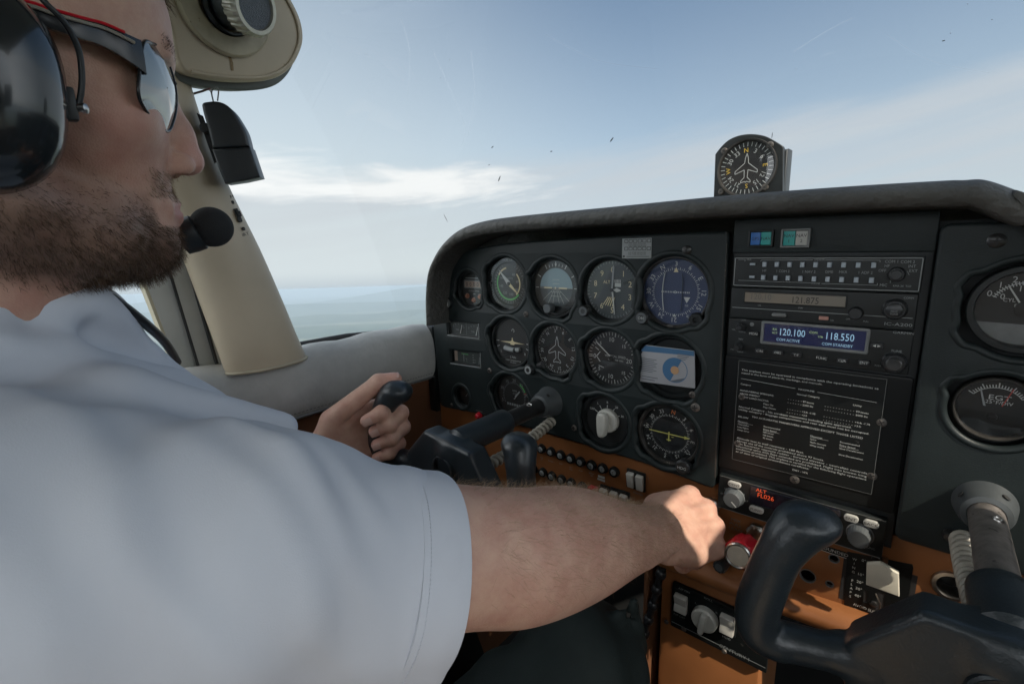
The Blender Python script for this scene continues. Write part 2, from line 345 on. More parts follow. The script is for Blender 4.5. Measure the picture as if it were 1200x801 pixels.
def tag(o, label, cat, group=None, kind=None):
    if label: o['label'] = label
    if cat: o['category'] = cat
    if group: o['group'] = group
    if kind: o['kind'] = kind
    return o
def thing(name, label, cat, m=None, group=None, loc=(0,0,0)):
    o = bpy.data.objects.new(name, None); o.empty_display_size = 0.02; COL.objects.link(o)
    o.matrix_basis = Matrix(np.asarray(m).tolist()) if m is not None else Matrix.Translation(loc)
    return tag(o, label, cat, group)
def circ(cx, cy, r, n=48): return [(cx+r*math.cos(2*math.pi*i/n), cy+r*math.sin(2*math.pi*i/n)) for i in range(n)]
def rrect(x0, y0, x1, y1, r, n=5):
    p = []
    for cx, cy, a in ((x1-r, y1-r, 0), (x0+r, y1-r, 90), (x0+r, y0+r, 180), (x1-r, y0+r, 270)):
        for i in range(n+1): t = math.radians(a+90*i/n); p.append((cx+r*math.cos(t), cy+r*math.sin(t)))
    return p
def spline(pts, n=8, closed=False):   # Catmull-Rom through points
    P = np.array(pts, float); k = len(P); out = []
    for i in range(k if closed else k-1):
        p0 = P[i-1] if (i > 0 or closed) else P[0]; p1 = P[i]; p2 = P[(i+1) % k]; p3 = P[(i+2) % k] if (i+2 < k or closed) else P[-1]
        for j in range(n):
            t = j/n; out.append(0.5*((2*p1)+(-p0+p2)*t+(2*p0-5*p1+4*p2-p3)*t*t+(-p0+3*p1-3*p2+p3)*t**3))
    if not closed: out.append(P[-1])
    return np.array(out)

# ------------------------------------------------------------------ smooth solids: distance fields turned into one skin (surface nets)
class Field:
    def __init__(s, lo, hi, h):
        s.lo = np.array(lo, float); s.h = h; s.n = np.maximum(4, np.ceil((np.array(hi)-s.lo)/h).astype(int)+1)
        s.ax = [(s.lo[i]+h*np.arange(s.n[i])).astype(np.float32) for i in range(3)]
        s.d = np.full(s.n, 1.0, np.float32)
    def _sub(s, lo, hi):
        i0 = np.clip(np.floor((np.array(lo)-s.lo)/s.h).astype(int), 0, s.n); i1 = np.clip(np.ceil((np.array(hi)-s.lo)/s.h).astype(int)+1, 0, s.n)
        if (i1 <= i0).any(): return None
        sl = tuple(slice(a, b) for a, b in zip(i0, i1))
        return sl, s.ax[0][sl[0]][:,None,None], s.ax[1][sl[1]][None,:,None], s.ax[2][sl[2]][None,None,:]
    def comb(s, sl, v, k, op='u'):
        a = s.d[sl]
        if op == 'u':
            if k <= 0: s.d[sl] = np.minimum(a, v); return
            hh = np.clip(.5+.5*(a-v)/k, 0, 1); s.d[sl] = a*(1-hh)+v*hh-k*hh*(1-hh)
        else:      # subtract
            v = -v
            if k <= 0: s.d[sl] = np.maximum(a, v); return
            hh = np.clip(.5-.5*(a-v)/k, 0, 1); s.d[sl] = a*(1-hh)+v*hh+k*hh*(1-hh)
    def cap(s, a, b, ra, rb=None, k=.004, op='u', m=.03):
        a = np.array(a, float); b = np.array(b, float); rb = ra if rb is None else rb; R = max(ra, rb)+m
        q = s._sub(np.minimum(a, b)-R, np.maximum(a, b)+R)
        if q is None: return s
        sl, X, Y, Z = q; d = b-a; L = max(d@d, 1e-12)
        t = np.clip(((X-a[0])*d[0]+(Y-a[1])*d[1]+(Z-a[2])*d[2])/L, 0, 1)
        v = np.sqrt((X-a[0]-t*d[0])**2+(Y-a[1]-t*d[1])**2+(Z-a[2]-t*d[2])**2)-(ra+(rb-ra)*t)
        s.comb(sl, v.astype(np.float32), k, op); return s
    def chain(s, pts, rs, k=.004, op='u', m=.03):
        for i in range(len(pts)-1): s.cap(pts[i], pts[i+1], rs[i], rs[i+1], k, op, m)
        return s
    def ell(s, c, r, k=.004, R=None, op='u', m=.03):
        c = np.array(c, float); r = np.array(r, float); B = r.max()+m
        q = s._sub(c-B, c+B)
        if q is None: return s
        sl, X, Y, Z = q; X, Y, Z = X-c[0], Y-c[1], Z-c[2]
        if R is not None:
            R = np.asarray(R); X, Y, Z = (X*R[0,0]+Y*R[1,0]+Z*R[2,0], X*R[0,1]+Y*R[1,1]+Z*R[2,1], X*R[0,2]+Y*R[1,2]+Z*R[2,2])
        k0 = np.sqrt((X/r[0])**2+(Y/r[1])**2+(Z/r[2])**2); k1 = np.sqrt((X/r[0]**2)**2+(Y/r[1]**2)**2+(Z/r[2]**2)**2)+1e-9
        s.comb(sl, (k0*(k0-1)/k1).astype(np.float32), k, op); return s
    def box(s, c, hs, rr, k=.004, R=None, op='u', m=.03):
        c = np.array(c, float); hs = np.array(hs, float); B = np.linalg.norm(hs)+m
        q = s._sub(c-B, c+B)
        if q is None: return s
        sl, X, Y, Z = q; X, Y, Z = X-c[0], Y-c[1], Z-c[2]
        if R is not None:
            R = np.asarray(R); X, Y, Z = (X*R[0,0]+Y*R[1,0]+Z*R[2,0], X*R[0,1]+Y*R[1,1]+Z*R[2,1], X*R[0,2]+Y*R[1,2]+Z*R[2,2])
        a, b, cc = np.abs(X)-hs[0]+rr, np.abs(Y)-hs[1]+rr, np.abs(Z)-hs[2]+rr
        v = np.sqrt(np.maximum(a,0)**2+np.maximum(b,0)**2+np.maximum(cc,0)**2)+np.minimum(np.maximum(a, np.maximum(b, cc)), 0)-rr
        s.comb(sl, v.astype(np.float32), k, op); return s
    def prism(s, poly, y0, y1, rr, k=.004):     # convex xz outline (counter-clockwise) between two y
        P = np.array(poly, float); X, Y, Z = s.ax[0][:,None,None], s.ax[1][None,:,None], s.ax[2][None,None,:]
        v = np.full(s.n, -1.0, np.float32)
        for i in range(len(P)):
            a, b = P[i], P[(i+1) % len(P)]; n_ = unit((b[1]-a[1], -(b[0]-a[0])))
            v = np.maximum(v, (X-a[0])*n_[0]+(Z-a[1])*n_[1]+rr+0*Y)
        w = np.abs(Y-(y0+y1)/2)-(y1-y0)/2+rr+0*v
        vv = np.sqrt(np.maximum(v,0)**2+np.maximum(w,0)**2)+np.minimum(np.maximum(v,w),0)-rr
        s.comb(tuple(slice(0, int(q)) for q in s.n), vv.astype(np.float32), k); return s
    def coords(s): return s.ax[0][:,None,None], s.ax[1][None,:,None], s.ax[2][None,None,:]
    def mesh(s, relax=1):
        d = s.d; n = s.n; ins = d < 0
        c = [ins[i:n[0]-1+i, j:n[1]-1+j, k:n[2]-1+k] for i in (0,1) for j in (0,1) for k in (0,1)]
        cnt = sum(q.astype(np.int8) for q in c); act = (cnt > 0) & (cnt < 8)
        idx = np.full(act.shape, -1, np.int64); I = np.argwhere(act); idx[act] = np.arange(len(I))
        cor = np.array([(i,j,k) for i in (0,1) for j in (0,1) for k in (0,1)])
        val = np.stack([d[I[:,0]+q[0], I[:,1]+q[1], I[:,2]+q[2]] for q in cor], 1)
        acc = np.zeros((len(I), 3)); num = np.zeros(len(I))
        for a in range(8):
            for b in range(a+1, 8):
                if np.abs(cor[a]-cor[b]).sum() != 1: continue
                m = (val[:,a] < 0) != (val[:,b] < 0)
                t = np.where(m, val[:,a]/(val[:,a]-val[:,b]+1e-20), 0)
                acc += np.where(m[:,None], cor[a]+t[:,None]*(cor[b]-cor[a]), 0); num += m
        V = (I+acc/num[:,None])*s.h+s.lo
        F = []
        for ax in range(3):
            u, w = [(1,2),(2,0),(0,1)][ax]
            sh = [slice(1, n[0]-1)]*3
            sl0 = [slice(1, n[q]-1) for q in range(3)]; sl1 = list(sl0); sl0[ax] = slice(0, n[ax]-1); sl1[ax] = slice(1, n[ax])
            a, b = ins[tuple(sl0)], ins[tuple(sl1)]; E = np.argwhere(a != b); off = np.array([1,1,1]); off[ax] = 0; E = E+off
            fl = ins[E[:,0],E[:,1],E[:,2]]
            def id_(du, dw):
                q = E.copy(); q[:,u] += du; q[:,w] += dw; return idx[q[:,0],q[:,1],q[:,2]]
            Q = np.stack([id_(-1,-1), id_(0,-1), id_(0,0), id_(-1,0)], 1)
            Q = np.where(fl[:,None], Q, Q[:,::-1]); F.append(Q)
        F = np.concatenate(F); F = F[(F >= 0).all(1)]
        for _ in range(relax):
            A = np.zeros_like(V); N = np.zeros(len(V))
            for i in range(4):
                for j in (1, 3):
                    np.add.at(A, F[:,i], V[F[:,(i+j) % 4]]); np.add.at(N, F[:,i], 1)
            V = .5*V+.5*A/np.maximum(N, 1)[:,None]
        return V, F
def skin(name, VF, material, parent=None, loc=None, cut=None):
    V, F = VF
    me = bpy.data.meshes.new(name); V2 = V-(np.array(loc) if loc is not None else 0)
    me.vertices.add(len(V2)); me.vertices.foreach_set('co', V2.ravel()); me.loops.add(len(F)*4); me.loops.foreach_set('vertex_index', F.ravel().astype(np.int32))
    me.polygons.add(len(F)); me.polygons.foreach_set('loop_start', np.arange(0, len(F)*4, 4, dtype=np.int32))
    me.update(calc_edges=True); me.validate(); me.shade_smooth(); me.materials.append(M[material] if isinstance(material, str) else material)
    o = bpy.data.objects.new(name, me); COL.objects.link(o)
    if parent is not None: o.parent = parent
    if loc is not None: o.location = loc
    return o

# ================================================================== outside: land, hills, haze (world frame)
WORLD_ONLY = []
def ground_mat(name, c1, c2, sc):
    m = bpy.data.materials.new(name); m.use_nodes = True; nt = m.node_tree; b = nt.nodes['Principled BSDF']; L = nt.links
    g = nt.nodes.new('ShaderNodeNewGeometry'); mp_ = nt.nodes.new('ShaderNodeMapping'); mp_.inputs['Scale'].default_value = (sc,)*3; L.new(g.outputs['Position'], mp_.inputs['Vector'])
    n = nt.nodes.new('ShaderNodeTexNoise'); n.inputs['Scale'].default_value = 1.0; n.inputs['Detail'].default_value = 8; n.inputs['Roughness'].default_value = 0.65; L.new(mp_.outputs[0], n.inputs['Vector'])
    r = nt.nodes.new('ShaderNodeMapRange'); r.inputs[1].default_value = 0.42; r.inputs[2].default_value = 0.6; L.new(n.outputs[0], r.inputs[0])
    mx = nt.nodes.new('ShaderNodeMixRGB'); mx.inputs[1].default_value = (*c1, 1); mx.inputs[2].default_value = (*c2, 1); L.new(r.outputs[0], mx.inputs[0]); L.new(mx.outputs[0], b.inputs['Base Color'])
    b.inputs['Roughness'].default_value = 0.9; b.inputs['Specular IOR Level'].default_value = 0.1
    return m
M['land'] = ground_mat('land', (0.035,0.055,0.03), (0.12,0.13,0.085), 1/1500)
M['hill'] = ground_mat('hill_forest', (0.03,0.05,0.03), (0.06,0.08,0.05), 1/900)
b = MB(); n = 96; ring = []
R0 = [0, 3000, 8000, 20000, 45000]
for r in R0[1:]: ring.append([(r*math.cos(2*math.pi*i/n), r*math.sin(2*math.pi*i/n), -800.0) for i in range(n)])
b.grid(ring, closeu=True); b.quad(ring[0])
g = b.build('ground', 'land', smooth=None); tag(g, 'hazy land far below the aircraft', 'ground', kind='structure'); WORLD_ONLY.append(g)
def hill_ridge(az0, az1, dist, hmax, seed, depth):
    rg = np.random.default_rng(seed); k = 90; ph = rg.uniform(0, 6.28, 6); fr = rg.uniform(2, 15, 6); am = np.array([1, .8, .5, .4, .3, .25])
    rows = []
    for j, (u, hh) in enumerate(((-1, 0), (-.6, .35), (-.25, .8), (0, 1), (.3, .75), (.7, .3), (1, 0))):
        row = []
        for i in range(k+1):
            t = i/k; a = math.radians(az0+(az1-az0)*t)
            h = hmax*(.55+.45*sum(am[q]*math.sin(fr[q]*t*3+ph[q]+j*.15) for q in range(6))/1.6)*min(1, t*6, (1-t)*6)
            d = dist+depth*u+200*math.sin(9*t+ph[0]+j)
            row.append((-d*math.sin(a), d*math.cos(a), -802+max(0, h)*hh))
        rows.append(row)
    o = MB().grid(rows).build('hills', 'hill', smooth=60); tag(o, None, None, kind='structure'); WORLD_ONLY.append(o); return o
hill_ridge(30, 100, 9500, 130, 3, 900); hill_ridge(26, 96, 13000, 270, 11, 1300); hill_ridge(20, 105, 18000, 430, 8, 1900); hill_ridge(15, 110, 26000, 620, 21, 2500)
hb = MB(); hb.box((0, 0, (-802.5+4)/2), (92000, 92000, 802.5+4)); hz_o = hb.build('haze', 'land', smooth=None)
hm = bpy.data.materials.new('haze_air'); hm.use_nodes = True; hn = hm.node_tree; hn.nodes.clear()
ho = hn.nodes.new('ShaderNodeOutputMaterial'); pv = hn.nodes.new('ShaderNodeVolumePrincipled'); pv.inputs['Color'].default_value = (0.56,0.68,0.77,1); pv.inputs['Density'].default_value = 8.0e-5; pv.inputs['Anisotropy'].default_value = 0.1
hn.links.new(pv.outputs[0], ho.inputs['Volume']); hz_o.data.materials.clear(); hz_o.data.materials.append(hm)
tag(hz_o, 'pale blue haze over the land', 'haze', kind='stuff'); WORLD_ONLY.append(hz_o)

# ================================================================== cabin shell
XL, XR = -0.215, 0.85
o = MB().box((0.317, -0.75, -0.93), (1.10, 2.2, 0.02)).build('floor', 'carpet'); tag(o, 'dark carpet on the cabin floor', 'floor', kind='structure')
mb = MB(); cp_ = [(-.245,-1.70),(.88,-1.70),(.88,-.075),(.60,-.085),(.20,-.150),(-.245,-.235)]
mb.add([(x,y,.410) for x,y in cp_]+[(x,y,.440) for x,y in cp_], [(0,1,2,3,4,5),(11,10,9,8,7,6)]+[(i,(i+1)%6,(i+1)%6+6,i+6) for i in range(6)])
o = mb.build('ceiling', 'headliner', smooth=30); tag(o, 'cream headliner above the seats', 'ceiling', kind='structure')
o = MB().box((XL-.015, -0.69, -0.56), (0.03, 2.08, 0.75)).build('wall', 'tan_d'); tag(o, 'tan side lining below the sill', 'wall', kind='structure')
o = MB().box((XR+.015, -0.75, -0.50), (0.03, 1.9, 0.84)).build('wall', 'tan_d'); tag(o, 'tan lining on the far side', 'wall', kind='structure')
o = MB().box((0.317, -1.70, -0.53), (1.10, 0.03, 0.80)).build('wall', 'headliner'); tag(o, 'rear cabin bulkhead', 'wall', kind='structure')
o = MB().box((0.317, 0.33, -0.42), (1.10, 0.02, 1.0)).build('firewall', 'deck'); tag(o, 'black firewall behind the panel', 'wall', kind='structure')

# left sill pad
prof = [(-.262,-.100), (-.245,-.088), (-.222,-.079), (-.205,-.079), (-.192,-.088), (-.185,-.105), (-.182,-.130), (-.183,-.155), (-.188,-.172), (-.197,-.183), (-.215,-.188)]
pr_ = spline(prof, 4)
ys = np.linspace(-0.95, -0.004, 40)
rows = []
for i, y in enumerate(ys):
    wv = 0.0018*math.sin(i*1.7)+0.0012*math.sin(i*.9+1)
    rows.append([(p[0]+wv*.4, y, p[1]+wv*(1 if p[1] > -.15 else .2)-0.012*max(0, -y-.10)) for p in pr_])
t = thing('window_sill', 'padded grey white vinyl sill below the left windows', 'sill', loc=(-.2,-.4,-.13))
MB().grid(rows).build('padding', 'sill', t, smooth=60, loc=None).location = (.2,.4,.13)
mb = MB(); mb.tube([(-.1895, y, -.1775-.012*max(0,-y-.10)) for y in ys], 0.0016, 6)
for y in np.arange(-.6, -.01, .006): mb.box((-.1868, y, -.1695-.012*max(0,-y-.10)), (.001, .0035, .001))
mb.build('seam', 'edgegrey', t).location = (.2,.4,.13)
# black rubber strip of the windshield along the sill
t = thing('window_seal', 'black rubber windshield seal lying along the outer edge of the sill', 'seal', loc=(-.25,-.15,-.08))
MB().tube([(-.254,-.30,-.094), (-.252,-.22,-.086), (-.252,-.14,-.086), (-.254,-0.06,-.092)], .0062, 10).build('rubber', 'seal', t).location = (.25,.15,.08)

# A pillar: a tapered oval fairing
pr_px = [(120,225,20), (135,214,62), (150,224,110), (167,245,172), (190,273,235), (215,303,295), (240,329,354), (256,347,397), (264.5,357.5,421)]
px_rows = []
for l, r_, y in pr_px:
    X_p = float(np.interp(y, [200, 400], [-.212, -.196])); a = onX(l, y+ (16 if y > 300 else 8), X_p); c = onX(r_, y-4, X_p); px_rows.append((a, c))
rows = []
for a, c in px_rows:
    ce = (a+c)/2; h = (c-a)/2; hl = np.linalg.norm(h); d = h/hl
    nn = unit(np.cross(d, (0, .25, 1)))
    if nn[0] < 0: nn = -nn
    rows.append([tuple(ce + h*math.cos(q) + nn*0.030*math.sin(q)) for q in np.linspace(0, 2*math.pi, 32, endpoint=False)])
rows = [list(map(tuple, r)) for r in np.array([spline(np.array(rows)[:,k], 4) for k in range(32)]).transpose(1,0,2)]
t = thing('window_pillar', 'cream oval door pillar fairing rising from the sill', 'pillar', loc=(-.21,-.3,-.1))
MB().grid(rows, closeu=True).build('fairing', 'cream_p', t, smooth=60).location = (.21,.3,.1)
mb = MB(); mb.tube(rows[-1]+[rows[-1][0]], 0.0022, 6); mb.build('rim', 'cream_d', t).location = (.21,.3,.1)
# two lamp switches with printed marks on the pillar
def pil(x, y): return onX(x, y, -.186)
nP = unit(np.array([1.0, -.35, 0.15]))
t = thing('pillar_switch', 'tiny black slide switch between two screws on the cream pillar', 'switch', look(pil(279,253), nP, up=(0,-.25,1)))
mb = MB(); mb.box((0,0,.003), (.005,.017,.006), bev=.0008); mb.box((.002,.001,.006), (.004,.006,.006), bev=.0006); mb.build('slider', 'box', t)
for yy in (-.017, .017): MB().lathe([(0,.0025),(.002,.002),(.0024,0)], 10, c=(0,yy,.001)).build('screw', 'screw_b', t)
for s_, yy in (('DIM',.024),('BRT',-.024)): MB().text(s_, -.001, yy, .004, .002).build('lettering', 'dial', t)

# door frame strips behind the pillar
def strip(name, pts, th, material, X, parent, dz=0):
    # pts: pixel quads (left top, right top, right bottom, left bottom) on plane x = X
    q = [onX(x, y, X) for x, y in pts]; mb = MB()
    off = np.array([-th, 0, 0])
    v = q+[p+off for p in q]; mb.add(v, [(0,1,2,3), (7,6,5,4), (0,4,5,1), (1,5,6,2), (2,6,7,3), (3,7,4,0)])
    return mb.build(name, material, parent)
t = thing('door_frame', 'grey metal door frame with a ridged edge beside the cream pillar', 'door frame', loc=(0,0,0))
strip('rail', [(94,130),(150,130),(238,442),(214,442)], .03, 'frame', -.232, t)
strip('rail', [(140,120),(186,120),(263,442),(236,442)], .03, 'frame', -.226, t)
strip('rail', [(160,100),(206,130),(280,450),(261,450)], .025, 'frame', -.219, t)
strip('seal', [(88,130),(95,130),(215,442),(210,442)], .02, 'lime' if False else 'cream_d', -.234, t)
strip('seal', [(139,120),(141,120),(238.2,442),(236,442)], .02, 'seal', -.2255, t)
strip('seal', [(159,100),(161.5,100),(263.5,450),(260.8,450)], .02, 'seal', -.2185, t)

# left side window pane
t = thing('side_window', 'clear left door window behind the pilot', 'window', loc=(-.245,-.75,.13))
M['pane'] = glass_mat('window_glass', 0.03)
MB().add([(-.245,-1.4,-.09), (-.245,-.40,-.09), (-.245,-.50,.41), (-.245,-1.4,.41)], [(0,1,2,3)]).build('pane', 'pane', t, smooth=None).location = (.245,.75,-.13)

# right-hand side of the cabin (out of the picture): door pillar, sun visor; blocking panel and box are added to shade the cabin
t = thing('window_pillar', 'cream pillar on the far right of the cabin', 'pillar', loc=(.85,-.2,0))
MB().tube([(.85,-.20,-.10), (.85,-.27,.15), (.85,-.36,.42)], .03, 16).build('fairing', 'cream_p', t).location = (-.85,.2,0)

t = thing('sun_blocker', 'dark sun visor panel added out of view at the far right window', 'blocker', loc=(.82,-.38,.2))
MB().box((.825,-.435,.22), (.006,.29,.36), bev=.002).build('panel', 'deck', t).location = (-.82,.38,-.2)

t = thing('pillar_box', 'black box added out of view on the far right pillar to block the sun', 'lamp', loc=(.822,-.20,.19))  # unseen box added to keep sun off the lip; not a lamp
MB().box((.822,-.20,.19), (.03,.12,.125), bev=.008).build('body', 'box', t).location = (-.822,.20,-.19)

# windshield: one curved sheet from the cowl up to the roof
rows = []
for i in range(25):
    u = -1+2*i/24; x = 0.317+0.575*u; s2 = u*u
    b0 = np.array([x, 0.50-0.52*s2**1.6, 0.055-0.13*s2**2]); b1 = np.array([x, -0.155+0.075*u-0.02*s2, 0.435-0.01*s2])
    rows.append([tuple(b0*(1-v)+b1*v+np.array([0, .05, .05])*math.sin(math.pi*v)*(1-.6*s2)) for v in np.linspace(0, 1, 13)])
t = thing('windshield', 'large curved clear windshield with bug specks and fine scratches', 'windshield', loc=(.317,.2,.2))
ws = MB().grid(rows).build('pane', 'pane', t, smooth=80); ws.location = (-.317,-.2,-.2)
def on_ws(px, py):      # where the sight line of that speck meets the windshield sheet
    o_, d_ = Vector(CAM), Vector(ray(px, py)); best = None
    hit, loc, nor, _ = ws.ray_cast(o_+Vector((0,0,0)), d_)
    return (np.array(loc), np.array(nor)) if hit else None
M['bug'] = mat('bug_speck', (0.20,0.22,0.24), 0.8)
mb2 = MB()
rg = random.Random(4)
for px_, py_, L_, ang, w_ in [(717,163,6,60,1.3), (585,209,6,75,1.3), (577,172,3,40,.9), (573,193,2,30,.7), (522,255,10,-60,.6), (646,177,2.5,10,.9), (1106,47,2,0,1.0), (905,158,7,80,.5)]:
    h_ = on_ws(px_, py_)
    if h_ is None: continue
    p, nn = h_
    if np.dot(nn, CAM-p) < 0: nn = -nn
    k_ = np.linalg.norm(p-CAM)/FPX
    fr_ = look(p+nn*.0012, nn)@mrz(math.radians(ang))
    mb = MB(); mb.add([(L_*k_/2*math.cos(a)*(1+.2*rg.random()), w_*k_/2*math.sin(a)*(1+.4*rg.random()), 0) for a in np.linspace(0, 2*math.pi, 9)[:-1]], [tuple(range(8))], fr_); mb.build('bug_speck', 'bug', t, smooth=None).location = (-.317,-.2,-.2)
for _ in range(36):
    px_, py_ = rg.uniform(350, 1200), rg.uniform(0, 300); h_ = on_ws(px_, py_)
    if h_ is None: continue
    p, nn = h_
    if np.dot(nn, CAM-p) < 0: nn = -nn
    k_ = np.linalg.norm(p-CAM)/FPX*rg.uniform(.15, .38)
    mb2.disc(k_, 0, 7, look(p+nn*.001, nn))
M['bug_'] = mat('bug_speck_', (0.10,0.11,0.12), 0.8); M['dust'] = mat('dust_speck', (0.5,0.5,0.5), 0.8)
ds_ = mb2.build('dust_speck', 'dust', t, smooth=None); ds_.location = (-.317,-.2,-.2); ds_['kind'] = 'stuff'

# fine curved scratches in the acrylic
sm = bpy.data.materials.new('scratch'); sm.use_nodes = True; nt = sm.node_tree; nt.nodes.clear()
so = nt.nodes.new('ShaderNodeOutputMaterial'); sx = nt.nodes.new('ShaderNodeMixShader'); sx.inputs[0].default_value = .13; st_ = nt.nodes.new('ShaderNodeBsdfTransparent'); sd_ = nt.nodes.new('ShaderNodeBsdfTranslucent'); sd_.inputs[0].default_value = (.9,.93,.95,1)
nt.links.new(st_.outputs[0], sx.inputs[1]); nt.links.new(sd_.outputs[0], sx.inputs[2]); nt.links.new(sx.outputs[0], so.inputs[0]); M['scratch'] = sm
for pl_ in ([(508,60),(530,110),(545,150),(540,172)], [(552,60),(556,110),(548,160)], [(470,20),(480,60),(478,110)], [(930,60),(970,35),(1000,20)], [(640,40),(700,70),(770,80)], [(1040,40),(1090,70),(1160,85)], [(360,120),(380,160),(385,215)]):
    pp_ = []
    for q in spline(pl_, 6):
        h_ = on_ws(*q)
        if h_ is not None:
            nn = h_[1] if np.dot(h_[1], CAM-h_[0]) > 0 else -h_[1]; pp_.append(h_[0]+nn*.0012)
    if len(pp_) > 3: MB().tube(pp_, .00022, 4).build('scratch', 'scratch', t).location = (-.317,-.2,-.2)

# the seat on the right, beside the pilot (below the picture), added for the sunlight it bounces up
t = thing('passenger_seat', 'pale fabric seat on the right beside the pilot', 'seat', loc=(.56,-.70,-.55)); M['seat_f'] = mat('seat_fabric', (0.42,0.33,0.24), .85, bump=.4, bscale=500)
MB().box((.56,-.62,-.47), (.44,.50,.12), bev=.04, seg=4).build('cushion', 'seat_f', t, smooth=60).location = (-.56,.70,.55); MB().box((.56,-.95,-.22), (.44,.11,.55), mtr(0,0,0), bev=.04, seg=4).build('backrest', 'seat_f', t, smooth=60).location = (-.56,.70,.55); MB().box((.56,-.62,-.73), (.36,.40,.38), bev=.01).build('base', 'seal', t).location = (-.56,.70,.55)

# ================================================================== wing root fairing with the fresh air vent
nW = unit((1.0, 0.10, -0.16)); p0W = at(285, 50, 0.575)
def on_w(x, y, off=0.0): return onP(x, y, p0W+nW*off, nW)
FW = look(p0W, nW, up=(0, 0, 1)); FWi = np.linalg.inv(FW)
def wl2(x, y, off=0.0): q = FWi[:3,:3] @ on_w(x, y, off) + FWi[:3,3]; return (q[0], q[1])
t = thing('wing_root_fairing', 'cream rounded wing root panel above the pillar, holding the air vent', 'fairing', FW)
ol = [wl2(*p) for p in spline([(150,-60),(196,20),(206,62),(213,80),(226,88),(262,95),(300,96),(325,91),(341,80),(351,64),(356,46),(353,24),(342,0),(322,-30),(300,-60)], 5)]
MB().plate(ol, depth=.022, bev=.004, z=0, bseg=4).build('face', 'cream_p', t, smooth=50)
ol2 = [wl2(*p) for p in spline([(150,-66),(200,30),(214,86),(228,97),(262,104),(300,106),(330,101),(347,88),(357,68),(360,46),(357,22),(345,-4),(322,-40),(300,-66)], 5)]
M['seal_g'] = mat('grey_green_seal', (0.13,0.145,0.135), 0.55, var=0.2)
MB().plate(ol2, depth=.03, bev=.004, z=-.020, bseg=3).build('seal', 'seal_g', t, smooth=50)
rimp = spline([(224,84),(262,90),(300,91),(322,86),(337,76),(346,61),(350,45),(347,24),(337,2),(318,-28)], 6)
MB().tube([(*wl2(*p), .0005) for p in rimp], .0022, 8).build('rim', 'cream_p', t, smooth=60)
M['stain'] = mat('brown_stain', (0.23,0.15,0.065), 0.6, var=.3, vscale=300)
mb = MB(); st = [wl2(*p) for p in [(265,56),(268,57),(270,66),(273,74),(273.5,83),(270.5,83),(269,72),(266,64)]]; mb.add([(*p, .0006) for p in st], [tuple(range(len(st)))]); mb.build('stain', 'stain', t, smooth=None)
c = wl2(262, 6)
mb = MB(); mb.lathe([(0,-.004),(.030,-.004),(.032,.004),(.040,.005),(.050,.004),(.0525,.001),(.0525,-.003)], 56, c=(c[0],c[1],.004)); mb.build('collar', 'cream_d', t)
t2 = thing('air_vent', 'round air vent with a silver ribbed nozzle in the cream wing root panel', 'air vent', FW @ mtr(c[0]+.002, c[1]+.002, .006) @ mry(.22) @ mrx(.12))
mb = MB(); mb.lathe([(0,-.004),(.031,-.004),(.033,.002),(.031,.006),(.029,.006),(.0285,-.002)], 48); mb.build('socket', 'bezel', t2)
mb = MB(); mb.lathe([(.0262,-.003),(.0262,.026),(.0245,.030)], 48); mb.build('sleeve', 'box', t2)
rib = lambda a, j: (0.035 if math.sin(a*26) > 0 else -0.01) if j in (1, 2) else 0
mb = MB(); mb.lathe([(.024,.024),(.0285,.026),(.0290,.040),(.0265,.0445),(.0225,.0445),(.0215,.041)], 156, rip=rib); mb.build('nozzle', 'silver', t2)
mb = MB(); mb.disc(.0218, .0415); mb.build('mesh', 'mesh', t2, smooth=None)
s2 = wl2(292, 57)
t3 = thing('trim_screw', 'small steel trim screw at the edge of the vent collar', 'screw', FW @ mtr(*s2, .002)); mb = MB(); mb.lathe([(0,.003),(.0025,.0025),(.0035,.001),(.0035,-.001)], 14); mb.build('head', 'screw', t3); mb = MB(); mb.box((0,0,.0028), (.004,.0008,.001)); mb.build('slot', 'seal', t3)

# black lamp box clipped to the pillar
nB = unit((0.80, -0.50, -0.05)); pB = at(270, 170, 0.565); FB = look(pB, nB, up=(0,0,1)); FBi = np.linalg.inv(FB)
def bl(x, y): q = FBi[:3,:3] @ onP(x, y, pB, nB) + FBi[:3,3]; return (q[0], q[1])
t = thing('pillar_box', 'black plastic lamp housing hanging on the right edge of the cream pillar', 'lamp', FB)
MB().plate([bl(*p) for p in spline([(249,174),(243,150),(237,128),(237,121),(243,119),(254,118.5),(264,122),(273,130),(281,142),(288,155),(292.5,172)], 4)], depth=.030, bev=.004, z=.001, bseg=4).build('cover', 'box', t, smooth=50)
MB().plate([bl(*p) for p in [(249,175),(270,174.5),(293.5,172.5),(305.5,208),(285,212.5),(264,215.5),(256,196)]], depth=.036, bev=.003, z=.004, bseg=3).build('body', 'box', t, smooth=50)
q = bl(237, 148); mb = MB(); mb.lathe([(0,.006),(.005,.005),(.006,0),(.006,-.02),(.004,-.02)], 16, c=(q[0], q[1], -.012)); mb.add(*(lambda v: (v, [(0,1,2,3)]))([(*bl(224,128), -.02), (*bl(232,132), -.02), (*bl(252,185), -.02), (*bl(246,190), -.02)])); mb.build('clip', 'seal', t)
t = thing('lamp_wire', 'thin grey and red wires looping above the black lamp box', 'wire', loc=tuple(at(240,105,.58)))
L0 = -np.array(at(240,105,.58))
mb = MB(); mb.tube([L0+at(*p) for p in spline([(250,119,.56),(248,108,.565),(252,103,.565),(256,105,.565),(255,118,.56)], 6)], .0008, 6); mb.tube([L0+at(*p) for p in spline([(250,119,.56),(246,106,.57),(236,108,.58),(222,112,.585)], 6)], .0007, 6); mb.build('grey_wire', 'wire_g', t)
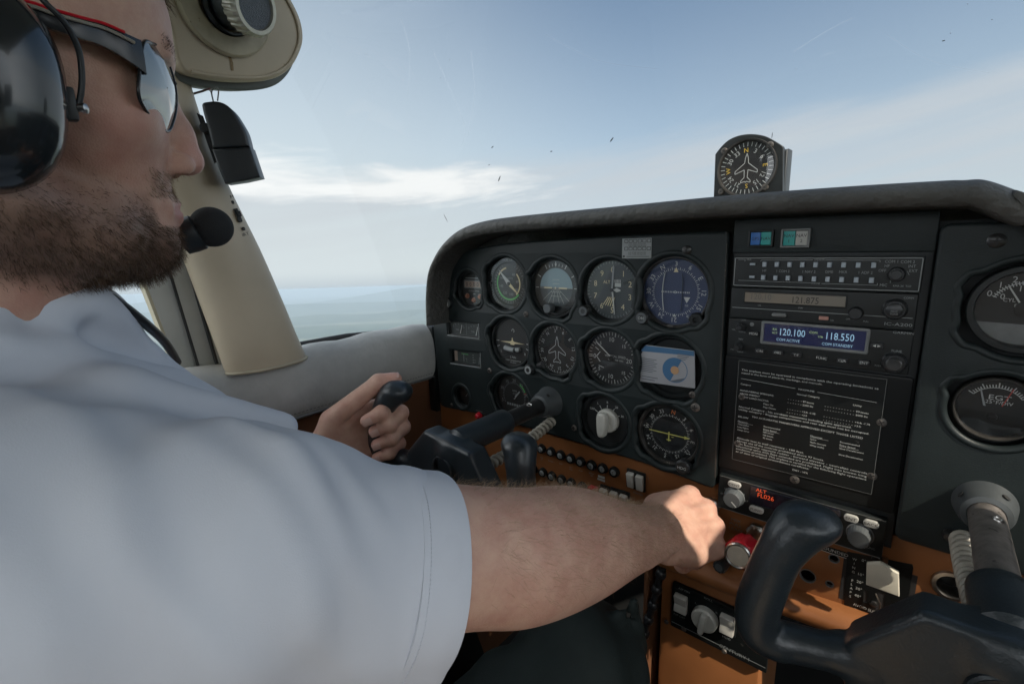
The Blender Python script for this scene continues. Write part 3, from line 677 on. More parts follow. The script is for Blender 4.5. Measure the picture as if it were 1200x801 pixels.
mb = MB(); mb.tube([L0+at(*p) for p in spline([(246,104,.57),(236,107,.58),(220,111.5,.585)], 6)], .0010, 6); mb.build('red_wire', 'wire', t)

# ================================================================== glareshield
# contour of the roll (aircraft xz at the lip), from the left foot, over the top, to the far right
gl_px = [(499,381),(498,350),(500,322),(506,303),(517,284),(535,268),(560,259),(600,253),(700,243),(840,229),(980,218),(1100,210.5),(1130,209.5)]
gl = [onY(x, y, -.052)[[0,2]] for x, y in gl_px]
gl += [np.array(p) for p in [(gl[-1][0]+.012, gl[-1][1]-.001), (gl[-1][0]+.028, gl[-1][1]-.009), (gl[-1][0]+.044, gl[-1][1]-.019), (gl[-1][0]+.060, gl[-1][1]-.0215), (.70, gl[-1][1]-.022), (.80, gl[-1][1]-.024)]]
gl = spline(gl, 7)
tan_ = np.gradient(gl, axis=0); tan_ /= np.linalg.norm(tan_, axis=1)[:,None]; nor_ = np.stack([-tan_[:,1], tan_[:,0]], 1)   # outward
prof = spline([(.000,.30),(.001,.10),(.001,.02),(.0008,-.025),(-.001,-.043),(-.006,-.0525),(-.012,-.055),(-.018,-.052),(-.0205,-.045),(-.0205,-.02),(-.0205,.012)], 4)
rows = []
for k, (p, nn) in enumerate(zip(gl, nor_)):
    sc = float(np.interp(p[1], [-.07, .03, .09], [.50, .62, 1.0]))
    rows.append([(p[0]+nn[0]*a*sc, (min(y, float(np.interp(p[1], [.0,.06,.10], [.006,.012,.02]))) if p[0] < .02 else min(y, float(np.interp(p[0], [.02,.10], [.02,.30])))), p[1]+nn[1]*a*sc+(-.42*max(0, y-.035) if p[1] > .03 else 0)) for a, y in prof])
t = thing('glareshield', 'black wrinkled leather glareshield arching over the instrument panel', 'glareshield', loc=(.3,0,.1))
MB().grid(rows).build('padding', 'leather', t, smooth=60).location = (-.3,0,-.1)
mb = MB(); mb.quad([onY(558,349-3,-.03) if False else onY(557,344-2-16,-.02), onY(590,344-4-16,-.02), onY(592,326,-.02), onY(560,329,-.02)])
tp = None

# ================================================================== instrument panel plates
def notched(cx, cy, r, notches=(), rn=.0075, n=96):
    out = []
    for i in range(n):
        a = 2*math.pi*i/n; rr = r
        for na in notches:
            d = abs((a-math.radians(na)+math.pi) % (2*math.pi)-math.pi)
            if d < .34: rr = max(rr, r+.0044*(.5+.5*math.cos(math.pi*min(1, max(0, (d-.12)/.22)))))
        out.append((cx+rr*math.cos(a), cy+rr*math.sin(a)))
    return out
def xz(x, y, Y=0.0): p = onY(x, y, Y); return (float(p[0]), float(p[2]))
GC = dict(clock=xz(552.3,338.5), asi=xz(595,332.5), att=xz(650,337.5), alt=xz(716,340), vor=xz(790,342.5), tc=xz(599,401.4), dg=xz(651.5,410), vsi=xz(715.3,420), card=xz(786,430), tach=xz(600.8,464.8), sel=xz(709.5,492.8), adf=xz(783,509), vac=xz(544.5,463.5))
YP = -.008      # front face of the plates
def fz(x, y): return xz(x, y, YP)
outl = [fz(*p) for p in spline([(506,372),(506.5,355),(509,340),(515,323),(525,308),(540,297.5),(560,290.5),(600,284.5),(660,280),(740,275),(800,272.5),(848,271),(853,273)], 5)]
outl += [fz(854,276), fz(838,568), fz(834,572), fz(828,570.5)] + [fz(*p) for p in [(760,545),(700,526),(640,507.5),(560,485),(522,477.5),(516,475)]]
holes = [notched(*GC['clock'], .0325, (200, 320)), notched(*GC['asi'], .0430, (150, 215)), notched(*GC['att'], .0435, (165, 300)), notched(*GC['alt'], .0425, (200,)), notched(*GC['vor'], .0450, (210, 318)), notched(*GC['tc'], .0425, (160, 320)), notched(*GC['dg'], .0410, (218, 300)), notched(*GC['vsi'], .0415, (160, 220)), notched(*GC['card'], .0420, (218, 305, 150)), notched(*GC['tach'], .0405, (170,)), notched(*GC['sel'], .0400, (140, 220)), notched(*GC['adf'], .0425, (150, 218, 318)), notched(*GC['vac'], .0215, ())]
def fzr(x0, y0, x1, y1): a = fz(x0, y0); b_ = fz(x1, y1); return rrect(a[0], b_[1], b_[0], a[1], .002, 3)
fuel_r = [fz(523,376), fz(561,379), fz(561.5,397), fz(524,392.5)]; oil_r = [fz(526.5,409.5), fz(563,413.5), fz(563.5,431), fz(527.5,425.5)]
holes += [fuel_r[::-1], oil_r[::-1]]
tP = thing('instrument_panel', 'black crackle painted instrument panel full of round openings', 'panel', PANEL)
def pl(cx, cz): return (cx, cz)
mb = MB(); mb.plate(outl, holes, depth=.013, bev=.0034, z=-YP, bseg=4); mb.build('pilot_plate', 'panel', tP, smooth=45)
mb = MB(); mb.add([(-.172,-.236,-.0125),(.88,-.236,-.0125),(.88,.085,-.0125),(.10,.060,-.0125),(.0,.045,-.0125),(-.10,.010,-.0125),(-.150,-.02,-.0125),(-.172,-.07,-.0125)], [tuple(range(8))]); mb.build('backing', 'panel_b', tP, smooth=None)
mb = MB(); mb.box((-.196,-.165,-.010), (.020,.165,.030), bev=.002); mb.build('end_trim', 'bezel', tP)
# raised rim round each opening, as the moulded cover has
mb = MB()
for h in holes[:13]:
    cxm = np.mean(h, axis=0); o2 = [cxm+(np.array(q)-cxm)*1.055 for q in h]
    mb.tube([(*q, -YP-.0030) for q in o2]+[(*o2[0], -YP-.0030)], .0044, 10, caps=False)
mb.build('opening_rim', 'panel', tP, smooth=60)
# right plate
def rz(x, y): return xz(x, y, -.012)
GR = dict(man=rz(1204,364), egt=rz(1168,482))
x0, zt = rz(1103,262); x1b, zb = rz(1048,631)
outr = rrect(min(x0, x1b)-.000, zb, .84, zt, .007, 5)
hr = [notched(*GR['man'], .0400, (150, 215)), notched(*GR['egt'], .0325, (150,))]
mb = MB(); mb.plate(outr, hr, depth=.016, bev=.0030, z=.012, bseg=4); mb.build('passenger_plate', 'panel', tP, smooth=45)
mb = MB()
for h in hr:
    cxm = np.mean(h, axis=0); o2 = [cxm+(np.array(q)-cxm)*1.06 for q in h]
    mb.tube([(*q, .0095) for q in o2]+[(*o2[0], .0095)], .0036, 10, caps=False)
mb.build('opening_rim', 'panel', tP, smooth=60)
# the bright worn edge of the pilot plate beside the radios
mb = MB(); e0 = fz(852.6,285); e1 = fz(838.5,560)
mb.tube([(e0[0]-.0012,e0[1],-YP-.0012),(e1[0]-.0012,e1[1],-YP-.0012)], .0011, 6); mb.build('worn_edge', 'bezel_w', tP)
# centre plate above and behind the radios
mb = MB(); a = xz(862,272); b_ = xz(1100,262); mb.plate([(.329,-.245),(.4965,-.245),(.4965,.078),(.329,.078)], depth=.006, bev=.001, z=.0); mb.build('center_plate', 'panel_b', tP)
mb = MB(); mb.plate([(.329,.0470),(.4965,.0470),(.4965,.082),(.329,.082)], depth=.006, bev=.001, z=.0032); mb.build('upper_plate', 'panel', tP)

def panel_thing(name, label, cat, c, y=0.0, group=None, rot=0): return thing(name, label, cat, mtr(c[0], y, c[1]) @ PANEL @ mrz(rot), group)
# screws in the plate
def screw(px, label, r=.0045, material='screw', Y=YP, group='panel screws'):
    c = xz(*px, Y); t = panel_thing('panel_screw', label, 'screw', c, Y, group)
    MB().lathe([(0,.0022),(r*.6,.0022),(r,.0008),(r,-.0005)], 18).build('head', material, t)
    mb = MB(); a = random.random()*3
    for k in range(2): mb.box((0,0,.0022), (r*1.3,r*.22,.0006), mrz(a+k*math.pi/2))
    mb.build('cross_slot', 'seal', t)
screw((805,293), 'dark screw above the blue VOR dial', .0055, 'screw_b')
screw((616.5,368), 'brass tinted screw between the airspeed and attitude dials')
screw((574,434), 'steel screw below and left of the turn coordinator')
screw((815,477), 'bright screw at the lower right of the card opening', .0055)
screw((673,501), 'brass tinted screw left of the white selector knob')
screw((529.5,474), 'small steel screw at the lower left corner of the panel', .0032)
screw((524.5,335), 'dark screw above the tiny round lamp at the left panel edge', .0042, 'screw_b')
screw((1168,282), 'black dome screw at the top of the right panel', .006, 'screw_b', -.012)
screw((811.5,462.3), 'brass screw in the lower right notch of the card opening', .0042)

# ================================================================== instruments
NUM = ['N','3','6','E','12','15','S','21','24','W','30','33']
def pol(r, deg): a = math.radians(90-deg); return (r*math.cos(a), r*math.sin(a))     # clockwise from the top
def ticks(mb, r0, r1, a0, a1, n, w, z=.0004):
    for i in range(n+1):
        a = a0+(a1-a0)*i/n; mb.line(pol(r0, a), pol(r1, a), w, z)
def gauge(name, label, key, r, dial='dial', y=.004, bez=.006, bmat='bezel', glass=True, bz=.006, group='round panel instruments'):
    c = GC.get(key) or GR.get(key)
    t = panel_thing(name, label, 'gauge', c, y, group)
    MB().lathe([(r-.0002,.0005),(r,bz*.6),(r+.0012,bz),(r+bez-.001,bz),(r+bez,bz-.0012),(r+bez,-.006)], 72).build('bezel', bmat, t)
    MB().disc(r+.001, 0, 72).build('dial', dial, t, smooth=None)
    if glass: MB().disc(r+.0006, bz*.62, 64).build('glass', 'glass', t, smooth=None)
    return t
def needle(t, pts, material, z=.0016, name='needle'): 
    mb = MB(); mb.plate(pts, depth=.0006, bev=.0001, z=z); return mb.build(name, material, t)
def hub(t, r=.003, z=.002, material='bezel'): MB().lathe([(0,z+.0008),(r,z+.0004),(r,z-.001)], 20).build('hub', material, t)
def knobpart(t, px, c, y, r, L=.014, material='knob', name='knob', base=None, Yk=-.014):
    q = xz(*px, Yk); lx, lz = q[0]-c[0], q[1]-c[1]; z0 = y-Yk
    mb = MB(); rip = lambda a, j: (.05 if math.sin(a*18) > 0 else 0) if j in (1,2) else 0
    mb.lathe([(r*.85,z0-L*.8),(r,z0-L*.75),(r,z0-.0015),(r*.86,z0),(0,z0)], 72, c=(lx,lz,0), rip=rip); k = mb.build(name, material, t)
    if base:
        MB().lathe([(r*.45,z0+.0004),(r*.80,z0+.0004),(r*.82,z0)], 24, c=(lx,lz,0)).build('face', base, k)
    return (lx, lz, z0)

# clock / chronometer
t = gauge('chronometer', 'small digital chronometer with orange lit window and three tiny buttons', 'clock', .0275, bez=.004)
mb = MB(); mb.plate(rrect(-.019,.001,.021,.0145,.0015), depth=.002, bev=.0004, z=.002); mb.build('window_frame', 'edgegrey', t)
mb = MB(); mb.rect(-.0170,.0028,.0195,.0127,.0022); mb.build('window', 'clock_lens', t, smooth=None)
mb = MB()
for i in range(4): mb.text('0', -.0115+.0085*i, .0077, .0068, .0026)
mb.build('digits', 'lcd_seg', t, smooth=None)
mb = MB(); mb.rect(-.016,.0170,.016,.0186,.0006); mb.text('CLOCK', -.004, -.0035, .0026, .0006); mb.text('TIMER', .010, -.0035, .0026, .0006)
for x in (-.014, .003, .016): mb.rect(x-.003,-.0092,x+.003,-.0082,.0006)
mb.build('markings', 'dimwhite', t, smooth=None)
M['btn_o'] = mat('button_amber', (0.35,0.15,0.09), .4)
for x, yy in ((-.0135,-.0125), (.0015,-.019), (.0165,-.0125)): MB().lathe([(0,.004),(.0028,.0036),(.0034,.001),(.0044,.001),(.0044,0)], 18, c=(x,yy,0)).build('button', 'btn_o', t)

# airspeed
t = gauge('airspeed_indicator', 'airspeed indicator with green and cream arcs inside a wide black outer ring', 'asi', .0405, bez=.002)
mb = MB(); mb.lathe([(.0325,.0005),(.0335,.003),(.0395,.0032),(.0402,.0005)], 72); mb.build('ring', 'bezel', t)
mb = MB(); ticks(mb, .0345, .0375, -150, -30, 20, .0004, .0036); ticks(mb, .0345, .0375, 150, 40, 16, .0004, .0036); ticks(mb, .0275, .0305, 25, 335, 31, .0006)
for i, n_ in enumerate(('40','60','80','100','120','140','160')): mb.text(n_, *pol(.0150+.002, 32+45*i), .0042, .0005)
mb.text('KNOTS', 0, .008, .0032, .0005); mb.text('TRUE AIR', 0, .0365, .0028, .0036, sx=1.3); mb.build('markings', 'dimwhite', t, smooth=None)
mb = MB(); mb.arc(.0235, .0262, math.radians(90-300), math.radians(90-130), .0005, 40); mb.build('green_arc', 'green', t, smooth=None)
mb = MB(); mb.arc(.0205, .0228, math.radians(90-140), math.radians(90-45), .0006, 30); mb.arc(.0235, .0262, math.radians(90-348), math.radians(90-302), .0006, 20); mb.build('cream_arc', 'cream', t, smooth=None)
needle(t, [pol(.004,225), pol(.0275,316), pol(.0275,318), pol(.004,45)][::-1], 'white'); needle(t, [pol(.0028,40), pol(.0235,128), pol(.0235,132), pol(.0028,220)][::-1], 'cream', .0018, 'pointer'); hub(t)
mb = MB(); mb.plate([(-.042,.0022),(-.034,.0014),(-.0335,-.001),(-.042,-.0012)], depth=.002, bev=.0003, z=.006); mb.build('bug', 'bezel', t)

# attitude indicator
t = gauge('attitude_indicator', 'attitude indicator with pale blue upper half and tiny orange aircraft bar', 'att', .0390, 'dial', bez=.004)
mb = MB(); mb.disc(.0285, .0006, 60, a0=0, a1=math.pi); mb.build('sky_half', 'skyface', t, smooth=None)
mb = MB(); mb.disc(.0285, .0006, 60, a0=math.pi, a1=2*math.pi); mb.build('ground_half', 'groundface', t, smooth=None)
mb = MB()
for d in (-60,-30,-20,-10,0,10,20,30,60): mb.line(pol(.0310, d), pol(.0375 if abs(d) in (0,30,60) else .035, d), .0012 if abs(d) in (0,30,60) else .0008, .0008)
for d in (-90, 90): mb.line(pol(.031,d), pol(.0365,d), .0010, .0008)
mb.line((-.0285,.0),(.0285,.0), .0006, .0009)
for k in (-.020,-.012,-.005,.005,.012,.020): mb.line((k*.2,-.001),(k*1.15,-.0185 if abs(k) > .015 else -.0225), .0004, .0009)
for yy in (-.006,-.012): mb.line((-.009,yy),(.009,yy), .0004, .0009)
for yy in (.006,.012): mb.line((-.006,yy),(.006,yy), .0004, .0009)
mb.add([(*pol(.0300,0), .0009), (*pol(.0345,-3), .0009), (*pol(.0345,3), .0009)], [(0,1,2)])
mb.build('markings', 'white', t, smooth=None)
mb = MB(); mb.rect(-.020,-.0010,-.006,.0010,.0022); mb.rect(.006,-.0010,.020,.0010,.0022); mb.disc(.0014, .0022, 16); mb.build('aircraft_bar', 'cream', t, smooth=None)
mb = MB(); mb.plate([(-.0280,-.026),(.0280,-.026),(.018,-.0335),(0,-.0375),(-.018,-.0335)], depth=.0016, bev=.0003, z=.0018); mb.build('mask', 'bezel', t)
knobpart(t, (640.5,361.5), GC['att'], .004, .0070, material='knob_g')

# altimeter
t = gauge('altimeter', 'altimeter with cream numerals, two needles and a striped flag', 'alt', .0385, 'dial_o', bez=.004)
mb = MB()
for i in range(10): mb.text('0' if i == 0 else str(i), *pol(.0268, 36*i), .0076, .0005)
mb.text('ALT', -.0085, .0105, .0042, .0005); mb.build('numerals', 'cream', t, smooth=None)
mb = MB(); ticks(mb, .0350, .0380, 0, 360, 50, .0005); ticks(mb, .0340, .0380, 0, 360, 10, .0009); mb.build('markings', 'dimwhite', t, smooth=None)
mb = MB(); mb.rect(.0035,.0045,.0125,.0095,.0006); 
for k in range(5): mb.line((.0035+k*.002,.010),(.0035+k*.002,.014), .001, .0006)
mb.build('window', 'white', t, smooth=None)
mb = MB()
for k in range(5): mb.line((-.0135+k*.0035,-.0205-k*.0004),(-.0060+k*.0024,-.0095), .0011, .0007)
mb.build('striped_flag', 'cream', t, smooth=None)
needle(t, [(-.0012,.004),(.0012,.004),(.0046,-.0310),(.0036,-.0330)], 'white'); needle(t, [(-.0010,-.004),(.0010,-.004),(.0034,.0300),(.0018,.0330),(.0006,.030)], 'dimwhite', .0020, 'pointer')
needle(t, [(.0015,.0005),(.0070,.0030),(.0125,.0010),(.0125,-.0010),(.0070,-.0024)], 'white', .0022, 'pointer'); hub(t, .0025, .003)
knobpart(t, (683,364.5), GC['alt'], .004, .0075, material='knob', base='knob_g')

# blue VOR
t = gauge('course_indicator', 'largest round dial, blue faced course indicator with white compass card', 'vor', .0400, 'dial_blue', bez=.0035, bmat='bezel_w')
mb = MB()
for i, n_ in enumerate(NUM): mb.text(n_, *pol(.0342, 30*i-30), .0056, .0005, rot=-math.radians(30*i-30))
ticks(mb, .0268, .0300, -30, 330, 36, .0007); ticks(mb, .0268, .0285, -25, 335, 36, .0006)
for k in range(-8, 9):
    if k: mb.rect(k*.0021-.0005,-.0010,k*.0021+.0005,.0010,.0006)
mb.arc(.0008,.0016,0,2*math.pi,.0006,18)
mb.add([(.0105,-.0055,.0006),(.0185,-.0055,.0006),(.0145,-.0125,.0006)], [(0,2,1)]); mb.text('GS', .0145, -.0155, .0024, .0006)
mb.add([(-.0025,-.0300,.0006),(.0025,-.0300,.0006),(0,-.0262,.0006)], [(0,1,2)])
mb.build('markings', 'white', t, smooth=None)
mb = MB(); mb.add([(-.0030,.0240,.0007),(.0030,.0240,.0007),(0,.0300,.0007)], [(0,1,2)]); mb.build('lubber_mark', 'cream', t, smooth=None)
mb = MB(); mb.tube([(-.0130-.0026*math.cos(v*1.4), .0225*v, .0018) for v in np.linspace(-1, 1, 16)], .0006, 6); mb.build('needle', 'white', t)
mb = MB(); mb.tube([(.0075+.0016*math.cos(v*1.4), .0225*v, .0012) for v in np.linspace(-1, 1, 16)], .0004, 6); mb.build('needle', 'dial', t)
kx = knobpart(t, (751.5,372.5), GC['vor'], .004, .0082, base='knob_g', Yk=-.013); mb = MB(); mb.text('OBS', kx[0], kx[1], .0032, kx[2]+.0006); mb.build('lettering', 'white', t, smooth=None)
q = xz(814.5,375,-.008); mb = MB(); mb.lathe([(.0085,.001),(.0085,.0125),(.0075,.0135),(.0035,.0135),(.003,.010),(0,.010)], 6, c=(q[0]-GC['vor'][0], q[1]-GC['vor'][1], -.002)); mb.build('socket', 'bezel', t)
mb = MB(); mb.box((-.002,-.0415,.005), (.008,.004,.004), bev=.0008); mb.build('latch', 'bezel_w', t)

# turn coordinator
t = gauge('turn_coordinator', 'turn coordinator with a white aircraft silhouette above the slip ball tube', 'tc', .0370, 'dial', bez=.0045)
mb = MB(); mb.add([(-.0260,-.0004,.001),(-.005,-.0018,.001),(-.0035,-.0040,.001),(.0035,-.0040,.001),(.005,-.0018,.001),(.0260,-.0004,.001),(.005,.0012,.001),(.0016,.0026,.001),(.0010,.0075,.001),(-.0010,.0075,.001),(-.0016,.0026,.001),(-.005,.0012,.001)], [tuple(range(12))]); mb.build('aircraft', 'cream', t, smooth=None)
mb = MB(); mb.text('L', -.0245,-.0165,.0042,.0005); mb.text('R', .0255,-.0165,.0042,.0005); mb.text('2 MIN', 0,-.0245,.0034,.0005); mb.text('TURN COORDINATOR', 0,-.0300,.0022,.0005); mb.text('NO PITCH', 0, -.0335, .0018, .0005)
for s_ in (-1, 1):
    mb.line((s_*.0285,.0002),(s_*.0345,.0002), .0012,.0006); mb.line((s_*.0275,-.0075),(s_*.0335,-.0098), .0012,.0006)
mb.arc(.0020,.0030,math.radians(-60),math.radians(200),.0006,14,c=(.0015,.019)); mb.build('markings', 'white', t, smooth=None)
mb = MB(); arcp = [(.0160*u, -.0120+.0022*u*u, .0012) for u in np.linspace(-1, 1, 15)]; mb.tube(arcp, .0040, 12); mb.build('slip_tube', 'dimwhite', t, smooth=60)
mb = MB(); mb.lathe([(0,.0042),(.002,.0036),(.0036,.002),(.0042,0),(.0036,-.002)], 20, c=(.006,-.0120,.0022)); mb.build('slip_ball', 'bezel', t, smooth=60)

# airplane outline shared by the heading dials
PLN = [(0,.0175),(.0017,.0120),(.0022,.0060),(.0130,-.0030),(.0130,-.0062),(.0022,-.0020),(.0018,-.0110),(.0056,-.0150),(.0056,-.0172),(.0010,-.0158),(0,-.0170)]
def plane_outline(mb, k, w, z): 
    pts = [(x*k, y*k) for x, y in PLN] + [(-x*k, y*k) for x, y in PLN[::-1]]
    mb.pline(pts, w, z, closed=True)
def heading_card(mb, r, off, h, only=None, skip=None, rr=None):
    for i, n_ in enumerate(NUM):
        if only is not None and n_ not in only: continue
        if skip is not None and n_ in skip: continue
        mb.text(n_, *pol(rr or r-.0095, 30*i+off), h, .0005, rot=-math.radians(30*i+off))

# directional gyro
t = gauge('heading_indicator', 'heading indicator with a white aircraft outline, left of the white needle dial', 'dg', .0365, 'dial', bez=.004)
mb = MB(); heading_card(mb, .0365, -38, .0050, rr=.0285); ticks(mb, .0325, .0358, 0, 360, 36, .0007); ticks(mb, .0338, .0358, 5, 365, 36, .0005); plane_outline(mb, 1.15, .0009, .0014); mb.line((0,.030),(0,.0365), .0010, .0014)
mb.build('markings', 'white', t, smooth=None)
kx = knobpart(t, (618.5,433.5), GC['dg'], .004, .0075, material='knob', base='dimwhite', Yk=-.016)
mb = MB(); mb.tube([(kx[0],kx[1],.004),(kx[0]*.55,kx[1]*.75,.005)], .0055, 10); q = xz(671,440,-.006); mb.lathe([(0,.010),(.0045,.009),(.005,.002)], 16, c=(q[0]-GC['dg'][0],q[1]-GC['dg'][1],0)); mb.build('knob_stem', 'knob', t)

# vertical speed
t = gauge('vertical_speed_indicator', 'vertical speed indicator with a white needle pointing to the upper left', 'vsi', .0370, 'dial', bez=.004)
mb = MB()
for n_, d in (('10',0),('15',45),('20',92),('15',135),('10',182),('5',228),('5',318)): mb.text(n_, *pol(.0258, d), .0062 if n_ in('10','20') else .0045, .0005)
mb.text('0', -.0265, 0, .0066, .0005); mb.text('VERTICAL SPEED', .005, .0030, .0030, .0005); mb.text('100 FT PER MIN', .006, -.0022, .0024, .0005)
ticks(mb, .0315, .0360, -88, 268, 44, .0006); ticks(mb, .0300, .0360, -88, 268, 11, .0011)
mb.pline([pol(.0190,292), pol(.0235,270), pol(.0190,248)], .0010, .0006); mb.line((-.020,-.0130),(-.012,-.0150),.001,.0006); mb.line((-.020,.0090),(-.0255,.0125),.001,.0006)
mb.build('markings', 'white', t, smooth=None)
needle(t, [(.0014,-.0010),(.0006,.0014),(-.0240,.0215),(-.0250,.0205)], 'white'); hub(t, .0035)

# tachometer
t = gauge('tachometer', 'tachometer with a green arc and short needle beside the pilot control shaft', 'tach', .0350, 'dial', bez=.0045)
mb = MB()
for n_, d in (('5',-112),('10',-66),('15',-30),('20',2),('25',36),('30',76),('35',112)): mb.text(n_, *pol(.0272, d), .0052, .0005)
ticks(mb, .0215, .0240, -122, 122, 36, .0006); mb.text('RPM', .0015, .0095, .0036, .0005); mb.text('X100', .0015, .0050, .0026, .0005); mb.text('HOURS', .004, -.0240, .0024, .0005)
for k in range(7): mb.rect(-.0155+k*.0050,-.0165,-.0118+k*.0050,-.0125,.0005)
mb.build('markings', 'dimwhite', t, smooth=None)
mb = MB(); mb.arc(.0245, .0268, math.radians(90-66), math.radians(90-30), .0006, 16); mb.build('green_arc', 'green', t, smooth=None)
mb = MB(); mb.line(pol(.0235,70), pol(.0275,70), .0014, .0007); mb.build('red_line', 'redmark', t, smooth=None)
needle(t, [(-.002,-.0030),(.0015,-.0045),(.0135,.0100),(.0120,.0110)], 'dimwhite'); hub(t)

# selector with white knob
t = gauge('selector_switch', 'round black selector with a large white pointer knob and fan of ticks', 'sel', .0335, 'dial', bez=.0065, glass=False)
mb = MB()
for d in (-58,-30,2,32,62): mb.line(pol(.0165,d), pol(.0225,d), .0010, .0006)
for d, n_ in ((-62,'OFF'),(-32,'L'),(2,'B'),(34,'20'),(66,'30')): mb.text(n_, *pol(.0265,d), .0032, .0006)
mb.build('markings', 'white', t, smooth=None)
mb = MB(); mb.lathe([(.0170,.001),(.0168,.006),(.0150,.008),(0,.0085)], 48, c=(.003,.001,0)); kb = mb.build('knob', 'knob_w', t)
mb = MB(); mb.plate(spline([(-.004,.013),(.005,.014),(.0075,.004),(.0060,-.016),(.001,-.0205),(-.005,-.018),(-.0072,.002)], 4, True), depth=.012, bev=.003, z=.019, bseg=4); mb.build('grip', 'knob_w', kb, smooth=50)

# ADF / radio compass
t = gauge('radio_compass', 'lower right black compass dial with a yellow horizontal needle', 'adf', .0370, 'dial', bez=.0045, bmat='bezel_w')
mb = MB(); heading_card(mb, .037, 8, .0048, skip=('N',), rr=.0305); ticks(mb, .0235, .0265, 8, 368, 36, .0006); ticks(mb, .0235, .0252, 13, 373, 36, .0005)
for d in (-38, -85, 128, 188, 233): p = pol(.0345, d); mb.add([(p[0]-.0012,p[1],.0006),(p[0]+.0012,p[1],.0006),(p[0],p[1]+.002,.0006)], [(0,1,2)])
mb.build('markings', 'white', t, smooth=None)
mb = MB(); heading_card(mb, .037, 8, .0052, only=('N',), rr=.0305); mb.build('north_letter', 'orange', t, smooth=None)
mb = MB(); mb.rect(-.0270,-.0006,.0245,.0006,.0014); mb.add([(.0200,.0022,.0014),(.0200,-.0022,.0014),(.0275,0,.0014)], [(1,2,0)]); mb.rect(-.0007,-.0095,.0007,.0030,.0016); mb.rect(-.0028,-.0085,.0028,-.0074,.0016); mb.rect(.0035,-.0035,.0065,-.0028,.0016); mb.build('needle', 'lime', t, smooth=None)
kx = knobpart(t, (799,548), GC['adf'], .004, .0088, base='bezel_w', Yk=-.016); mb = MB(); mb.text('HDG', kx[0], kx[1], .0036, kx[2]+.0006); mb.build('lettering', 'white', t, smooth=None)

# empty opening holding a paper card
c = GC['card']
t = panel_thing('blank_cover', 'dark blank cover behind the propped paper card', 'cover', c, .006)
MB().lathe([(0,-.001),(.034,-.001),(.036,.002),(.041,.002),(.0425,-.003)], 56).build('disc', 'bezel', t)
def cp(x, y): q = xz(x, y, -.004); return (q[0]-c[0], q[1]-c[1])
quad = [cp(757,404), cp(814,411), cp(814.5,455), cp(749,446.5), cp(748.5,420)]
t = panel_thing('paper_card', 'white printed card with a blue and white disc stuck in the panel opening', 'card', c, -.004)
mb = MB(); mb.plate(quad, depth=.0012, bev=.0002, z=.0); mb.build('sheet', 'paper', t)
mb = MB(); mb.quad([(*p, .0004) for p in (cp(756.5,404.6), cp(813.5,411.5), cp(813.6,417), cp(751,411))][::-1]); q = cp(791,433.5)
ov = lambda r, z, a0=0, a1=2*math.pi, c_=(q[0], q[1]): [(c_[0]+r*math.cos(a), c_[1]+r*1.0*math.sin(a), z) for a in np.linspace(a0, a1, 40)]
mb.add(ov(.0155,.0005,math.radians(60),math.radians(250)), [tuple(range(40))]); mb.arc(.0150,.0158,0,2*math.pi,.0006,40,c=q); mb.build('blue_print', 'card_blue', t, smooth=None)
mb = MB(); mb.add(ov(.0153,.0005,math.radians(250),math.radians(330)), [tuple(range(40))])
for i in range(8): a = cp(750.5,419+i*2.1); w_ = (.022,.019,.023,.021,.022,.018,.022,.017)[i]; mb.rect(a[0],a[1]-.0004,a[0]+w_,a[1]+.0004,.0005)
for i in range(4): a = cp(794,414.5+i*1.9); mb.rect(a[0],a[1]-.0004,a[0]+.016-.002*i,a[1]+.0004,.0005)
for i in range(2): a = cp(752,440+i*3.0); mb.rect(a[0],a[1]-.0005,a[0]+.022-.004*i,a[1]+.0005,.0005)
mb.build('dark_print', 'card_dark', t, smooth=None)
mb = MB(); mb.add(ov(.0052,.0009), [tuple(range(40))]); mb.build('orange_spot', 'card_orange', t, smooth=None); 

# vacuum gauge
t = gauge('suction_gauge', 'tiny dim suction gauge at the lower left of the panel', 'vac', .0185, 'dial', bez=.002)
mb = MB(); ticks(mb, .0125, .0160, 20, 150, 7, .0006); mb.text('5', *pol(.0098, 60), .003, .0005); mb.build('markings', 'faint', t, smooth=None)
mb = MB(); mb.arc(.0135,.0155,math.radians(-30),math.radians(20),.0006,12); mb.build('orange_arc', 'clock_lens', t, smooth=None); needle(t, [(-.001,-.002),(.001,-.002),(.0085,.0085)], 'faint')

# twin square gauges
def twin(name, label, qpts, left_mat, extra):
    c = tuple(np.mean(np.array(qpts), axis=0)); t = panel_thing(name, label, 'gauge', c, .002, 'twin rectangular gauges')
    q = [(p[0]-c[0], p[1]-c[1]) for p in qpts]
    w = (q[1][0]-q[0][0])*.5; h = (q[0][1]-q[3][1])*.5
    mb = MB(); mb.plate([(a*1.07, b_*1.12) for a, b_ in q][::-1], [[(a*.96, b_*.90) for a, b_ in q][::-1]], depth=.008, bev=.0006, z=.0075); mb.build('frame', 'bezel', t)
    mb = MB(); mb.tube([(q[3][0]*.98, q[3][1]*.98, .0098), (q[2][0]*.98, q[2][1]*.98, .0098), (q[1][0]*.98, q[1][1]*.98, .0098)], .0007, 6); mb.build('lower_edge', 'dimwhite', t)
    mb = MB(); mb.quad([(*p, .0) for p in q][::-1]); mb.build('dial', 'dial_o', t, smooth=None)
    mb = MB(); extra(mb, t, w, h); mb.build('markings', 'dimwhite', t, smooth=None)
    mb = MB(); mb.quad([(*p, .0045) for p in q][::-1]); mb.build('glass', 'glass', t, smooth=None)
